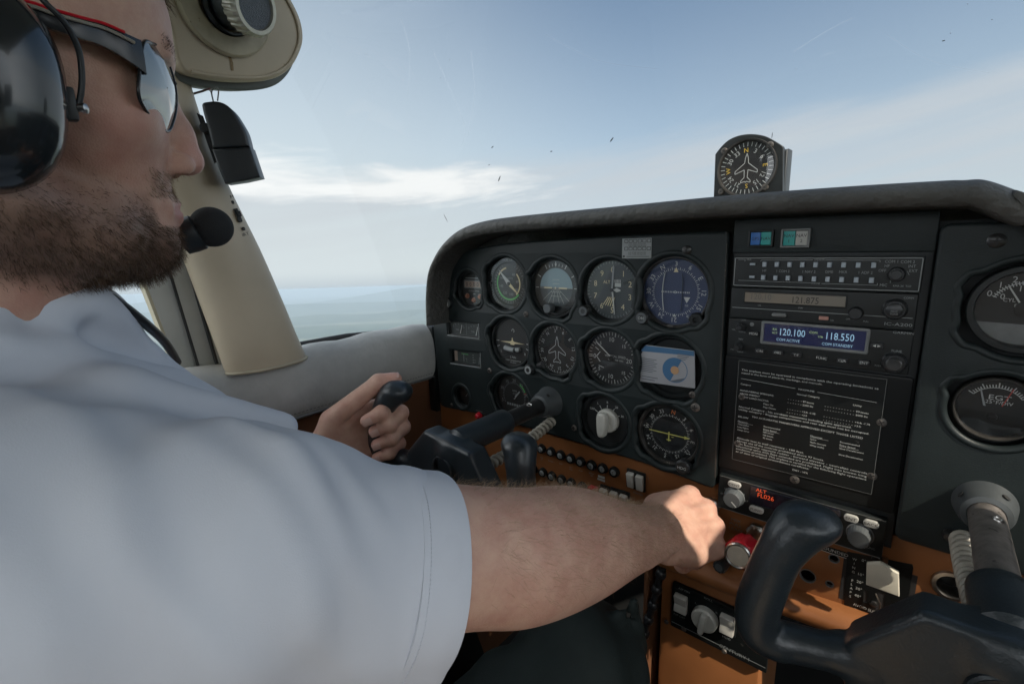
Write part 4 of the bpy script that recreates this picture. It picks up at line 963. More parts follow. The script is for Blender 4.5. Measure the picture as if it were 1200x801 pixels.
def fuel(mb, t, w, h):
    for s_ in (-1, 1):
        cx_ = s_*w*.48
        for k in range(5): a = -46+23*k; mb.line((cx_+math.sin(math.radians(a))*.017, -.012+math.cos(math.radians(a))*.017), (cx_+math.sin(math.radians(a))*.020, -.012+math.cos(math.radians(a))*.020), .0006, .0005)
        mb.text('FUEL', cx_-.003, -.0035, .0026, .0005); mb.text('E', cx_-.0125, .0035, .0026, .0005); mb.text('F', cx_+.0125, .0035, .0026, .0005)
        needle(t, [(cx_+.0035,-.0095),(cx_+.005,-.0095),(cx_+.0098,.0055),(cx_+.0090,.0058)], 'white', .0014)
    mb.line((0,h*.85),(0,-h*.85), .0004, .0004)
def oil(mb, t, w, h):
    mb2 = MB(); mb2.rect(-w*.45,.0040,-w*.02,.0058,.0005); mb2.build('green_band', 'green', t, smooth=None)
    mb2 = MB(); mb2.rect(-w*.92,-h*.8,-w*.72,h*.8,.0005); mb2.build('amber_band', 'clock_lens', t, smooth=None)
    for x in (-.006, .017, .030): mb.text('OIL' if x < 0 else 'PSI', x*.9, -.003, .0024, .0005); mb.text('75' if x < 0 else '60', x*.9, -.007, .0022, .0005)
    for k in range(4): mb.rect(.010,-.008+k*.0042,.0125,-.0065+k*.0042,.0005)
    needle(t, [(-.0122,-.009),(-.0110,-.009),(-.0110,.006),(-.0120,.006)], 'dimwhite', .0014); needle(t, [(.0245,-.009),(.0258,-.009),(.0275,.004),(.0268,.004)], 'dimwhite', .0014)
twin('fuel_gauge', 'upper rectangular twin gauge at the panel left with two white needles', fuel_r, None, fuel)
twin('oil_gauge', 'lower rectangular twin gauge with a green band and an amber strip', oil_r, None, oil)

# little lamp at the panel's left edge
c = fz(525.5,355); t = panel_thing('vacuum_lamp', 'tiny round lens with a white bar at the far left edge of the panel', 'lamp', c, YP)
MB().lathe([(.0075,.003),(.0095,.0035),(.0105,.002),(.0105,-.002)], 32).build('ring', 'bezel', t); MB().disc(.0077, .0026, 30).build('lens', 'edgegrey', t, smooth=None); mb = MB(); mb.plate(rrect(-.0014,-.0050,.0016,.0052,.0014), depth=.001, bev=.0003, z=.0042); mb.build('bar', 'white', t)
# red push button
c = fz(561.8,486.5); t = panel_thing('warning_lamp', 'small red round button below the tachometer', 'button', c, YP)
MB().lathe([(0,.009),(.003,.0085),(.0048,.006),(.0050,.002),(.0062,.002),(.0062,-.001)], 28).build('cap', 'red', t); mb = MB(); mb.rect(-.0065,.0078,.0085,.0090,.0008); mb.build('lettering', 'faint', t, smooth=None)
# calibration sticker
c = fz(746.3,291); t = panel_thing('calibration_sticker', 'silver sticker with a grid of small boxes above the altimeter', 'sticker', c, YP-.0007)
mb = MB(); w, h = .0195, .0122; mb.plate(rrect(-w,-h,w,h,.0005,2), depth=.0006, bev=.0001, z=.0003); mb.build('foil', 'dimwhite', t)
mb = MB()
for k in range(6):
    for yy, hh in ((.0072,.0036), (-.0020,.0036)): mb.pline([(-.0160+k*.0060,yy),(-.0115+k*.0060,yy),(-.0115+k*.0060,yy+hh),(-.0160+k*.0060,yy+hh)], .0006, .0006, closed=True)
for yy in (.0050,.0030,-.0050,-.0072): mb.text('FOR STEER 030 060 090', .001, yy, .0016, .0006, sx=1.0)
mb.rect(-.0180,-.0105,-.0155,-.0085,.0006); mb.line((-.013,-.0098),(.017,-.0098),.0006,.0006); mb.build('print', 'dial', t, smooth=None)

# right panel gauges
t = gauge('manifold_gauge', 'large right hand gauge with figures 0 1 2 cut by the picture edge', 'man', .0300, 'dial', y=.0, bez=.0060, bz=.010)
mb = MB()
for n_, d in (('0',-62),('1',-41),('2',-20),('3',2),('4',24),('5',46),('6',66)): mb.text(n_, *pol(.0252, d), .0050, .0006)
for n_, d in (('0',-56),('1',-16),('2',22),('3',58)): mb.text(n_, *pol(.0148+.0024, d), .0046, .0006)
mb.arc(.0210, .0216, math.radians(24), math.radians(156), .0006, 40); ticks(mb, .0196, .0228, -64, 64, 24, .0007); mb.text('CYL', -.0100, .0068, .0029, .0006); mb.text('FUEL FLOW', .0032, .0024, .0026, .0006); mb.text('GAL/HR', .0032, -.0020, .0024, .0006); mb.build('markings', 'white', t, smooth=None)
mb = MB(); mb.disc(.0298, .0008, 48, a0=math.radians(204), a1=math.radians(336)); mb.build('mask', 'edgegrey', t, smooth=None); hub(t, .0064, .0024); needle(t, [(-.0008,-.0016),(.0008,-.0016),(-.0112,.0184),(-.0120,.0178)], 'white')
t = gauge('exhaust_temperature_gauge', 'lower right gauge lettered EGT with a red line and white needle', 'egt', .0250, 'dial', y=.0, bez=.0030, bz=.008, bmat='bezel_w')
mb = MB(); ticks(mb, .0180, .0204, -56, 56, 20, .0007); ticks(mb, .0180, .0221, -56, 56, 4, .0008); mb.arc(.0175,.0180,math.radians(34),math.radians(146),.0006,30); mb.text('EGT', .0017, .0092, .0042, .0006, sx=1.3); mb.text('25°F/DIV', .0017, .0049, .0029, .0006, sx=1.1); mb.build('markings', 'white', t, smooth=None)
mb = MB(); mb.line((.0037,.0020),(.0088,.0180),.0007,.0008); mb.build('red_line', 'redmark', t, smooth=None)
mb = MB(); mb.disc(.0248, .0007, 48, a0=math.radians(190), a1=math.radians(350)); mb.build('mask', 'bezel', t, smooth=None)
needle(t, [(-.0078,.0010),(-.0061,.0007),(-.0105,.0156),(-.0116,.0160)], 'dimwhite', .0014); mb = MB(); mb.lathe([(0,.0020),(.0027,.0018),(.0031,.0007)], 20, c=(-.0007,-.0082,0)); mb.box((-.0007,-.0082,.0020), (.0041,.0007,.0006)); mb.build('adjust_screw', 'knob', t)

# heading repeater standing on the glareshield
pc = at(877, 206, .60); cY = pc[1]
def q3(x, y): p = onY(x, y, cY); return (p[0]-pc[0], p[2]-pc[2])
t = thing('compass', 'black heading compass standing on top of the glareshield against the sky', 'compass', mtr(*pc) @ PANEL)
ol = [q3(*p) for p in [(836,236),(838,182)]]+[q3(*p) for p in spline([(838,181),(844,173),(853,164.5),(865,159),(880,157),(895,159),(906,164),(917,171)], 4)]+[q3(918,173), q3(917,232)]
mb = MB(); mb.plate(ol, depth=.010, bev=.001, z=.0); mb.build('faceplate', 'bezel', t)
mb = MB(); a = q3(840,236); b_ = q3(919,232); mb.plate([(a[0]+.004,a[1]),(b_[0]-.002,b_[1]),(b_[0]-.002,.028),(a[0]+.004,.022)], depth=.026, bev=.003, z=-.0095); mb.build('case', 'box', t)
cc = q3(874.8,197.2); R_ = .0315
mb = MB(); mb.lathe([(R_,.0003),(R_+.0012,.003),(R_+.003,.0035),(R_+.0036,.0003)], 64, c=(*cc,0)); mb.build('ring', 'bezel_w', t)
mb = MB(); mb.disc(R_+.0005, .0004, 64, c=cc); mb.build('dial', 'dial', t, smooth=None)
tm = mtr(cc[0], cc[1], .0004)
def card(mb, **k):
    m0 = MB(); heading_card(m0, .0315, -4, .0052, rr=.0215, **k)
    for v in m0.v: v[:,0] += cc[0]; v[:,1] += cc[1]; v[:,2] += .0004
    mb.v += m0.v; mb.f += [tuple(i+mb.n for i in f) for f in m0.f]; mb.n += m0.n
mb = MB(); card(mb, skip=('N','E','S','W'))
m0 = MB(); ticks(m0, .0258, .0308, 0, 360, 36, .0008, .0009); plane_outline(m0, 1.0, .0008, .0012); mb.add(np.concatenate(m0.v)+np.array([cc[0],cc[1],0]), m0.f); mb.build('markings', 'white', t, smooth=None)
mb = MB(); card(mb, only=('N','E','S','W')); mb.build('letters', 'yellow', t, smooth=None)
MB().disc(R_, .0026, 48, c=cc).build('glass', 'glass', t, smooth=None)
for p in ((849,177.2), (902.5,170), (845.5,224.5), (896.5,219.5)):
    q = q3(*p); s_ = MB().lathe([(0,.003),(.0032,.0026),(.0042,.001),(.0042,-.001)], 16, c=(*q,0)).build('screw', 'screw', t); MB().lathe([(0,.0034),(.0016,.0034),(.0016,.002)], 6, c=(*q,0)).build('socket', 'seal', s_)
# a small tangle of thread hanging on its right side
t = thing('loose_thread', 'dark loose thread hanging beside the compass case on the glareshield', 'thread', loc=tuple(at(920,205,.60)))
L0 = -at(920,205,.60); mb = MB(); mb.tube([L0+at(*p) for p in spline([(917,231-12,.60),(919,212,.598),(920,200,.60),(921,190,.60)], 5)], .0009, 5); mb.tube([L0+at(*p) for p in spline([(917,182,.60),(921,180.5,.60),(925,179,.60)], 4)], .0007, 5); mb.build('strand', 'seal', t)

# ================================================================== radio stack
def k1(x, y): return (840+x/4.4444, 250+y/4.4444)
def k2(x, y): return (840+x/4.4444, 420+y/4.4444)
def k4(x, y): return (820+x/3.0684, 540+y/3.0684)
def radio(name, label, cat, x0, z1, x1, z0, depth=.012, front=.006, group='radios in the centre stack', edge=True, bev=.0008):
    c = ((x0+x1)/2, (z0+z1)/2); t = panel_thing(name, label, cat, c, -front, group)
    w, h = (x1-x0)/2, (z1-z0)/2
    mb = MB(); mb.plate(rrect(-w,-h,w,h,.0008,2), depth=depth, bev=bev, z=0); mb.build('faceplate', 'bezel', t)
    def L(px): q = xz(px[0], px[1], -front-.0004); return (q[0]-c[0], q[1]-c[1])
    return t, L, w, h
def btn(t, L, px, w, h, material='knob', txt=None, tm='white', name='button', th=.0035, r=.0012, ts=.5):
    x, y = L(px); mb = MB(); mb.plate(rrect(x-w,y-h,x+w,y+h,min(r, h*.95, w*.95),4), depth=th, bev=.0005, z=th-.0003); b = mb.build(name, material, t)
    if txt: mb = MB(); mb.text(txt, x, y, h*2*ts, th+.0000, sx=1.05); mb.build('lettering', tm, b, smooth=None)
    return b
def rknob(t, L, px, r, h, material='knob', inner=None, tick=False, name='knob'):
    x, y = L(px); mb = MB(); rip = lambda a, j: (.035 if math.sin(a*24) > 0 else 0) if j in (1,2) else 0
    mb.lathe([(r*1.1,0),(r,h*.12),(r*.97,h*.82),(r*.88,h),(0,h)], 96, c=(x,y,0), rip=rip); k = mb.build(name, material, t)
    if inner: mb = MB(); mb.lathe([(inner,h*.98),(inner,h*1.6),(inner*.85,h*1.7),(0,h*1.7)], 40, c=(x,y,0)); mb.build('inner_knob', material, k)
    if tick: mb = MB(); mb.line((x, y-r*.15), (x+r*.55, y-r*.65), r*.14, (h*1.70 if inner else h)+.0003); mb.build('pointer', 'white', k, smooth=None)
    return k
xa, xb = .3318, .3318+.15875
# audio selector panel
t, L, w, h = radio('audio_panel', 'top radio, audio selector panel with two rows of nine grey keys and outlined face', 'audio panel', xa, .0432, xb, .0108)
mb = MB(); mb.pline(rrect(-w+.0015,-h+.0015,w-.0015,h-.0015,.0008,2), .0007, .0003, closed=True); mb.build('outline', 'dimwhite', t, smooth=None)
mb = MB(); T = lambda s_, px, hh=.0025, sx=.92: mb.text(s_, *L(k1(*px)), hh, .0003, sx=sx)
for s_, p in (('HF',(248,298)),('1 COM 2',(345,300)),('1 NAV 2',(480,303)),('DME',(586,304)),('MKR',(658,305)),('1 ADF 2',(775,308)),('COM 1',(910,250)),('COM 2',(995,252)),('HF',(887,273)),('OFF',(862,297)),('INT',(1018,275)),('EXT',(1024,299)),('MIC',(868,373))): T(s_, p)
for s_, p in (('SPEAKER',(535,241)),('PHONE',(515,364)),('MKR',(168,240)),('KMA 24  TSO',(965,378))): T(s_, p, .0017)
for a, b_ in (((232,243),(500,242)),((565,242),(850,244)),((850,244),(850,255)),((232,243),(228,250)),((222,352),(490,362)),((545,365),(836,374)),((836,374),(836,363)),((112,240),(148,240)),((148,240),(146,250)),((112,348),(222,352)),((992,300),(1002,320)),((905,345),(903,362))): mb.line(L(k1(*a)), L(k1(*b_)), .0004, .0003)
mb.build('markings', 'dimwhite', t, smooth=None)
for i, x in enumerate((250,314,380,447,516,588,662,738,818)): btn(t, L, k1(x, 265+i*.5), .0019, .0025, 'lcdkey', name='key', th=.003, r=.0003)
for i, x in enumerate((243,307,371,437,507,578,651,727,806)): btn(t, L, k1(x, 333+i*1.8), .0019, .0025, 'lcdkey', name='key', th=.003, r=.0003)
for p in ((187,264),(184,330)): btn(t, L, k1(*p), .0027, .0012, 'lcdkey', name='marker_lens', th=.002, r=.0003)
rknob(t, L, k1(937,317), .0062, .006, 'knob', inner=.0046)
# com radio with LCD
t, L, w, h = radio('com_radio', 'second radio in the stack, slim set with a tan and grey liquid crystal window', 'radio', xa-.0005, .0098, xb-.0008, -.0232)
a = L(k1(148,410)); b_ = L(k1(668,487)); mb = MB(); mb.plate(rrect(a[0]-.0015,b_[1]-.0015,b_[0]+.0015,a[1]+.0015,.001,2), [rrect(a[0],b_[1],b_[0],a[1],.0005,2)[::-1]], depth=.003, bev=.0004, z=.0012); mb.build('window_frame', 'bezel', t)
mb = MB(); mb.rect(a[0],b_[1],b_[0],a[1],.0004); mb.build('display', 'lcd', t, smooth=None)
mb = MB(); q = L(k1(462,452)); mb.text('121.875', q[0], q[1], .0064, .0007, sx=.85); mb.build('digits', 'lcd_seg', t, smooth=None)
mb = MB(); q = L(k1(232,433)); mb.text('120.10', q[0], q[1], .0064, .0007, sx=.85); mb.build('faint_digits', 'lcd_dim', t, smooth=None)
mb = MB(); p = [L(k1(80,488)), L(k1(685,545)), L(k1(770,545)), L(k1(1025,553))]; mb.rect(-w+.002,p[0][1]-.0003,w-.002,p[0][1]+.0003,.0003); mb.build('chrome_line', 'dimwhite', t, smooth=None)
mb = MB(); T('COMM',(1000,440),.0018); T('IC-A200',(945,578),.0028,1.5); T('USE',(222,478),.0015); T('STBY',(437,492),.0015); T('SQL',(600,556),.0015); T('OFF',(683,550),.0015); T('PULL',(777,562),.0015); mb.build('markings', 'dimwhite', t, smooth=None)
rknob(t, L, k1(725,518), .0056, .007, 'knob'); kk = rknob(t, L, k1(928,498), .0088, .006, 'knob', inner=.0062); mb = MB(); q = L(k1(926,512)); mb.text('MHZ', q[0], q[1]+.0016, .0016, .0106); mb.text('TUNE', q[0], q[1]-.0008, .0016, .0106); mb.build('lettering', 'dimwhite', kk, smooth=None)
btn(t, L, k1(326,527), .0068, .0018, 'edgegrey', r=.0018, name='button'); btn(t, L, k1(558,544), .0040, .0018, 'btn_o' if False else 'ann_grey', name='squelch_button', r=.0005).data.materials[0] = mat('button_salmon', (0.42,0.22,0.18), .45)
for p in ((230,518),(798,448)): mb = MB(); q = L(k1(*p)); mb.disc(.0012, .0003, 12, c=q); mb.build('hole', 'seal', t, smooth=None)
# gps / nav com with blue screen
t, L, w, h = radio('navigation_radio', 'third radio in the stack, nav com with a glowing blue frequency screen', 'radio', xa-.0012, -.0244, xb-.0004, -.0650)
a = L(k1(250,572)); b_ = L(k1(775,722)); cX = (a[0]+b_[0])/2; zt_ = L(k1(250,572))[1]; zb_ = L(k1(250,664))[1]
mb = MB(); mb.plate(rrect(a[0]-.003,zb_-.003,b_[0]+.002,zt_+.003,.002,3), [rrect(a[0],zb_,b_[0]-.001,zt_,.0008,2)[::-1]], depth=.004, bev=.0008, z=.0022); mb.build('screen_frame', 'edgegrey', t)
mb = MB(); mb.rect(a[0],zb_,b_[0]-.001,zt_,.0005); mb.build('screen', 'screen', t, smooth=None)
def big(mb, s_, xpx, hh, zz, yoff, sx=.92): q = L(k1(*xpx)); mb.text(s_, q[0], yoff, hh, zz, sx=sx)
zm = (zt_+zb_)/2
mb = MB(); q = L(k1(395,617)); mb.text('120.100', q[0], zm+.0022, .0072, .0009, sx=.74); q = L(k1(643,642)); mb.text('118.550', q[0], zm+.0022, .0072, .0009, sx=.74); mb.build('frequencies', 'scr_txt', t, smooth=None)
mb = MB(); q = L(k1(372,648)); mb.text('COM ACTIVE', q[0], zm-.0062, .0028, .0009, sx=.92); q = L(k1(628,672)); mb.text('COM STANDBY', q[0], zm-.0062, .0028, .0009, sx=.92); mb.build('captions', 'scr_txt', t, smooth=None)
mb = MB(); q = L(k1(503,620)); mb.text('COM', q[0], zm+.0042, .0022, .0009); q = L(k1(303,605)); mb.text('RX', q[0], zm+.0042, .0022, .0009); mb.text('ACT', q[0], zm+.0004, .0018, .0009); q = L(k1(540,640)); mb.text('STB', q[0], zm+.0004, .0018, .0009); mb.build('status_captions', 'scr_txt2', t, smooth=None)
mb = MB(); mb.rect(a[0],zb_,b_[0]-.001,zt_,.0014); mb.build('glass', 'glass', t, smooth=None)
mb = MB(); T('GARMIN',(972,622),.0022,1.3); T('TUNE',(935,717),.0024); T('COM',(138,554),.0018); T('NAV',(126,654),.0018); T('VOL',(88,604),.0016); T('PUSH SQ',(132,617),.0013); T('VOL',(80,707),.0016); T('PUSH ID',(122,720),.0013); T('PUSH',(838,792),.0015); mb.build('markings', 'dimwhite', t, smooth=None)
for s_, p in (('C/N',(226,713)),('OBS',(320,722)),('T/F',(416,734)),('FUNC',(548,750)),('CLR',(655,763)),('ENT',(768,775)),('MON',(194,624))): btn(t, L, k1(*p), .0047, .0024, 'knob', s_, 'white', ts=.5)
b_ = btn(t, L, k1(834,687), .0050, .0026, 'knob'); q = L(k1(834,687)); mb = MB()
for s_ in (-1, 1): mb.add([(q[0]+s_*.0006,q[1]+.0012,.0036),(q[0]+s_*.0006,q[1]-.0012,.0036),(q[0]+s_*.0030,q[1],.0036)], [(0,1,2) if s_ < 0 else (0,2,1)])
mb.build('arrows', 'white', b_, smooth=None)
rknob(t, L, k1(130,588), .0045, .007, 'knob', inner=.003); rknob(t, L, k1(118,690), .0045, .007, 'knob', inner=.003); rknob(t, L, k1(925,775), .0090, .007, 'knob', inner=.0062)
MB().disc(.0022, .0004, 16, c=L(k1(183,577))).build('lens', 'edgegrey', t, smooth=None); MB().disc(.0012, .0003, 12, c=L(k1(480,747))).build('hole', 'seal', t, smooth=None)
# operating limitations placard on its black cover plate
c0 = (.4115, -.1372); t = panel_thing('cover_plate', 'black metal cover plate below the radios held by five screws', 'plate', c0, -.003)
mb = MB(); mb.plate(rrect(-.0835,-.0695,.0835,.0695,.003,3), depth=.008, bev=.0010, z=0); mb.build('plate', 'placard', t)
def L5(px): q = xz(px[0], px[1], -.0034); return (q[0]-c0[0], q[1]-c0[1])
for p in ((130,198),(107,440),(405,630),(855,332),(805,610)):
    q = L5(k2(*p)); s_ = MB().lathe([(0,.0013),(.0030,.0012),(.0044,.0007),(.0048,-.0002)], 18, c=(*q,0)).build('screw', 'screw', t)
    mb = MB()
    for k in range(2): mb.box((0,0,.0012), (.0056,.0010,.0006), mtr(*q,0)@mrz(.5+k*math.pi/2))
    mb.build('cross_slot', 'seal', s_)
P4 = [L5(k2(*p)) for p in ((175,25),(865,118),(770,620),(137,548))]
cpl = np.mean(np.array(P4), axis=0); t = panel_thing('placard', 'black operating limitations placard covered with lines of small white print', 'placard', (c0[0]+cpl[0], c0[1]+cpl[1]), -.0034)
xl, xr = -.0670, .0600; ztp, zbt = .0560, -.0600
mb = MB(); mb.plate(rrect(xl-.003,zbt-.002,xr+.003,ztp+.002,.0006,2), depth=.0008, bev=.0001, z=.0006); mb.build('sheet', 'placard', t)
mb = MB(); mb.pline(rrect(xl-.0025,zbt-.0015,xr+.0025,ztp+.0015,.0006,2), .0003, .0007, closed=True); mb.build('edge', 'faint', t, smooth=None)
mb = MB()
def line_(s_, z_, x=None, al='l', h_=.0020, wfit=None):
    v, f = text_geo(s_); k = h_/.70; ww = (v[:,0].max()-v[:,0].min())*k; sx = (wfit/ww) if wfit else 1.12
    mb.text(s_, xl+.001 if x is None else x, z_, h_, .0008, align=al, sx=sx)
W_ = xr-xl-.004
line_('This airplane must be operated in compliance with the operating limitations as', .0475, wfit=W_); line_('stated in the form of placards, markings, and manuals.', .0440, wfit=W_*.63)
line_('MAXIMUMS', .0350, -.002, 'c', .0018)
mb.line((xl+.001,.0372),(-.012,.0352),.0003,.0008); mb.line((.008,.0348),(xr-.003,.0335),.0003,.0008)
line_('Category', .0310, h_=.0018); line_('Normal Category', .0295, -.010, 'l', .0018); line_('Utility', .0275, xr-.021, 'l', .0018)
for i, (a, b_, c_) in enumerate((('MANEUVERING SPEED(IAS)','97 knots','97 knots'),('GROSS WEIGHT','2300 lbs','2000 lbs'),('FLIGHT LOAD FACTOR',None,None),('Flaps Up','+3.8, -1.52','+4.4, -1.76'),('Flap Down','+3.0','+3.5'))):
    z_ = .0235-.0037*i; x_ = xl+.001 if i < 3 else xl+.026
    line_(a, z_, x_, h_=.0018)
    if b_:
        line_(b_, z_-.0012, -.004, 'l', .0018); line_(c_, z_-.0022, xr-.018, 'l', .0018)
        for k in range(14): mb.rect(.016+k*.0024-.00025, z_-.0026, .016+k*.0024+.00025, z_-.0021, .0008)
        for k in range(6): mb.rect(-.0175+k*.0024-.00025, z_-.0016, -.0175+k*.0024+.00025, z_-.0011, .0008)
line_('Normal Category - No acrobatic maneuvers including spins approved.', .0040, wfit=W_*.86); line_('Utility category - Baggage compartment and rear seat must not be occupied.', .0008, wfit=W_*.98)
line_('NO ACROBATIC MANEUVERS APPROVED EXCEPT THOSE LISTED', -.0050, xl+.016, wfit=W_*.82); line_('BELOW', -.0078)
for x_, rows_ in ((xl+.001, ('Maneuver','Chandelles','Lazy Eights','Steep turns')), (xl+.028, ('Recommended','Entry Speed','105 knots','105 knots','95 knots')), (.006, ('Maneuver','Spins','Stalls (except','Whip stalls)')), (.032, ('Recommended','Entry Speed','Slow Deceleration','','Slow Deceleration'))):
    for i, s_ in enumerate(rows_):
        if s_: line_(s_, -.0135-.0034*i, x_, h_=.0017)
    mb.line((x_,-.0149 if x_ in (xl+.001,.006) else -.0183),(x_+.016,-.0149 if x_ in (xl+.001,.006) else -.0183),.0002,.0008)
for i, s_ in enumerate(('Altitude loss in stall recovery - 180 feet.','Abrupt use of the controls prohibited above 97 knots.','Spin Recovery: opposite rudder - forward elevator - neutralize controls','Intentional spins with flaps extended are prohibited. Flight into known icing','conditions prohibited. This airplane is certified for the following flight operations','as of date of original airworthiness certificate:')):
    line_(s_, -.0340-.0033*i, wfit=(W_*.55, W_*.70, W_, W_, W_, W_*.60)[i])
line_('DAY - VFR', -.0560, 0, 'c', .0020)
mb.build('print', 'white', t, smooth=None)
# transponder
t, L, w, h = radio('transponder', 'transponder low in the stack showing orange ALT FL026 digits', 'transponder', xa, -.2125, xb, -.2552, front=.008, depth=.02)
a = L(k4(182,92)); b_ = L(k4(505,205)); zt_ = L(k4(182,92))[1]+.002; zb_ = L(k4(182,150))[1]
mb = MB(); mb.plate(rrect(a[0],zb_,.042,zt_,.003,4), depth=.002, bev=.0006, z=.0012); mb.build('window', 'screen', t).data.materials[0] = mat('smoked_window', (0.010,0.011,0.018), .15)
mb = MB(); q = L(k4(222,105)); mb.text('ALT', q[0], q[1], .0040, .0016, sx=1.1); q = L(k4(238,127)); mb.text('FL026', q[0], q[1], .0052, .0016, sx=.95); q = L(k4(336,140)); mb.add([(q[0]-.0014,q[1]-.0012,.0016),(q[0]+.0014,q[1]-.0012,.0016),(q[0],q[1]+.0012,.0016)], [(0,1,2)]); mb.build('digits', 'led', t, smooth=None)
btn(t, L, k4(126,82), .0072, .0034, 'ann_grey', 'IDENT', 'dial', r=.0033, ts=.42); btn(t, L, k4(205,172), .0076, .0036, 'ann_grey', 'FUNC', 'dial', r=.0035, ts=.42)
btn(t, L, k4(545,203), .0062, .0036, 'ann_grey', 'ENT', 'dial', r=.0035, ts=.45); btn(t, L, k4(617,223), .0064, .0036, 'ann_grey', 'BACK', 'dial', r=.0035, ts=.42)
k_ = rknob(t, L, k4(124,128), .0100, .011, 'knob_g', tick=True); rknob(t, L, k4(576,262), .0098, .013, 'knob_g')
mb = MB(); q = L(k4(576,262)); mb.lathe([(.0100,.0004),(.0112,.0010),(.0118,.0004)], 48, c=(*q,0)); q = L(k4(124,128)); mb.lathe([(.0103,.0004),(.0110,.0010),(.0116,.0004)], 48, c=(*q,0)); mb.build('knob_ring', 'edgegrey', t)
mb = MB(); T = lambda s_, px, hh=.0020, sx=1.1: mb.text(s_, *L(k4(*px)), hh, .0004, sx=sx)
for s_, p in (('OFF',(84,117)),('SBY',(97,100)),('GND',(125,98)),('ON',(153,117)),('ALT',(165,142)),('FUNC',(613,312))): T(s_, p)
mb.build('markings', 'dimwhite', t, smooth=None); MB().disc(.0022, .0005, 14, c=L(k4(278,190))).build('sensor', 'seal', t, smooth=None)
mb = MB(); mb.rect(-w+.001,-h+.0006,w-.001,-h+.0014,.0003); mb.rect(-w+.001,h-.0014,w-.001,h-.0008,.0003); mb.build('edge_line', 'faint', t, smooth=None)
# annunciators above the stack
def ann(label, q0, q1, mats, txts):
    a = xz(*k1(*q0)); b_ = xz(*k1(*q1)); c = ((a[0]+b_[0])/2, (a[1]+b_[1])/2); w, h = (b_[0]-a[0])/2, (a[1]-b_[1])/2
    t = panel_thing('annunciator', label, 'annunciator', c, -.004, 'annunciator lights')
    mb = MB(); mb.plate(rrect(-w-.002,-h-.002,w+.002,h+.002,.001,2), [rrect(-w,-h,w,h,.0004,2)[::-1]], depth=.006, bev=.0005, z=.004); mb.build('frame', 'bezel' if mats[1] != 'ann_grey' else 'edgegrey', t)
    for s_, mm, tx in ((-1, mats[0], txts[0]), (1, mats[1], txts[1])):
        mb = MB(); mb.plate(rrect(min(0,s_*w)+.0003,-h+.0003,max(0,s_*w)-.0003,h-.0003,.0003,2), depth=.005, bev=.0003, z=.0030); l_ = mb.build('lens', mm, t)
        mb = MB()
        for i, ss in enumerate(tx): mb.text(ss, s_*w/2, (.5*(len(tx)-1)-i)*.0052, .0032, .0033)
        mb.build('lettering', 'dial', l_, smooth=None)
ann('annunciator lens split blue and teal', (186,98), (290,164), ('ann_blue','ann_teal'), (['GPS'],['NAV']))
ann('annunciator lens split teal and pale grey', (356,92), (478,166), ('ann_teal','ann_grey'), (['NAV','1'],['NAV','2']))

# ================================================================== tan lower panel
YT = .004
TAN = thing('lower_panel', 'tan painted lower panel with a rolled lip and drilled holes', 'panel', loc=(.2,0,-.3))
def tq(x, y): q = xz(x, y, YT); return (q[0], q[1])
zlipL, zlipR = -.338, -.325
ol = [(-.186,-.232), (.86,-.232), (.86,-.330), (.60,-.330), (.50,-.333), (.36,-.340), (.262,-.342), (.262,-.372), (-.186,-.372)]
hol = [circ(*tq(*k4(388,412)), .0072, 24), circ(*tq(*k4(483,350)), .0043, 20), circ(*tq(*k4(467,441)), .0032, 16), circ(*tq(*k4(405,325)), .0030, 16), circ(*tq(*k4(905,448)), .0120, 32)]
mb = MB(); mb.plate(ol, hol, depth=.004, bev=.0005, m=mtr(-.2,YT,.3)@PANEL, z=0); mb.build('plate', 'tan', TAN, smooth=45)
mb = MB()
for h_, r_ in zip(hol[:4], (.0072,.0043,.0032,.003)):
    cc_ = np.mean(h_, axis=0); mb.lathe([(r_-.0002,-.003),(r_-.0002,.0006),(r_+.0008,.0008),(r_+.0010,.0001)], 24, c=(*cc_,0), m=mtr(-.2,YT,.3)@PANEL)
mb.build('grommet', 'edgegrey', TAN)
mb = MB(); mb.box((.337-.2,.034,-.297+.3),(1.04,.004,.14)); mb.build('backing', 'seal', TAN)  # black sheet added behind the drilled holes to keep them dark
# rolled lip
lp = [(.262,-.3415),(.36,-.339),(.43,-.3355),(.50,-.330),(.56,-.3285),(.70,-.328),(.858,-.328)]
lpr = spline(lp, 5); sec = spline([(.004,.004),(-.006,.0035),(-.014,.000),(-.019,-.007),(-.0195,-.014),(-.016,-.021),(-.008,-.025),(.006,-.026)], 4)
mb = MB(); mb.grid([[(p[0]-.2, s_[0]-.0, p[1]+s_[1]+.3) for s_ in sec] for p in lpr]); mb.build('lip', 'tan', TAN, smooth=60)
# below the lip: pedestal face, dark bay
t = thing('pedestal', 'tan control pedestal below the lip, carrying the autopilot', 'pedestal', loc=(.33,.02,-.6))
mb = MB(); mb.box((.325,.066,-.63), (.13,.12,.51), bev=.004); mb.build('body', 'tan', t).location = (-.33,-.02,.6)
mb = MB(); mb.box((.245,.05,-.60), (.006,.12,.50), bev=.001); mb.build('side_flange', 'tan_d', t).location = (-.33,-.02,.6)
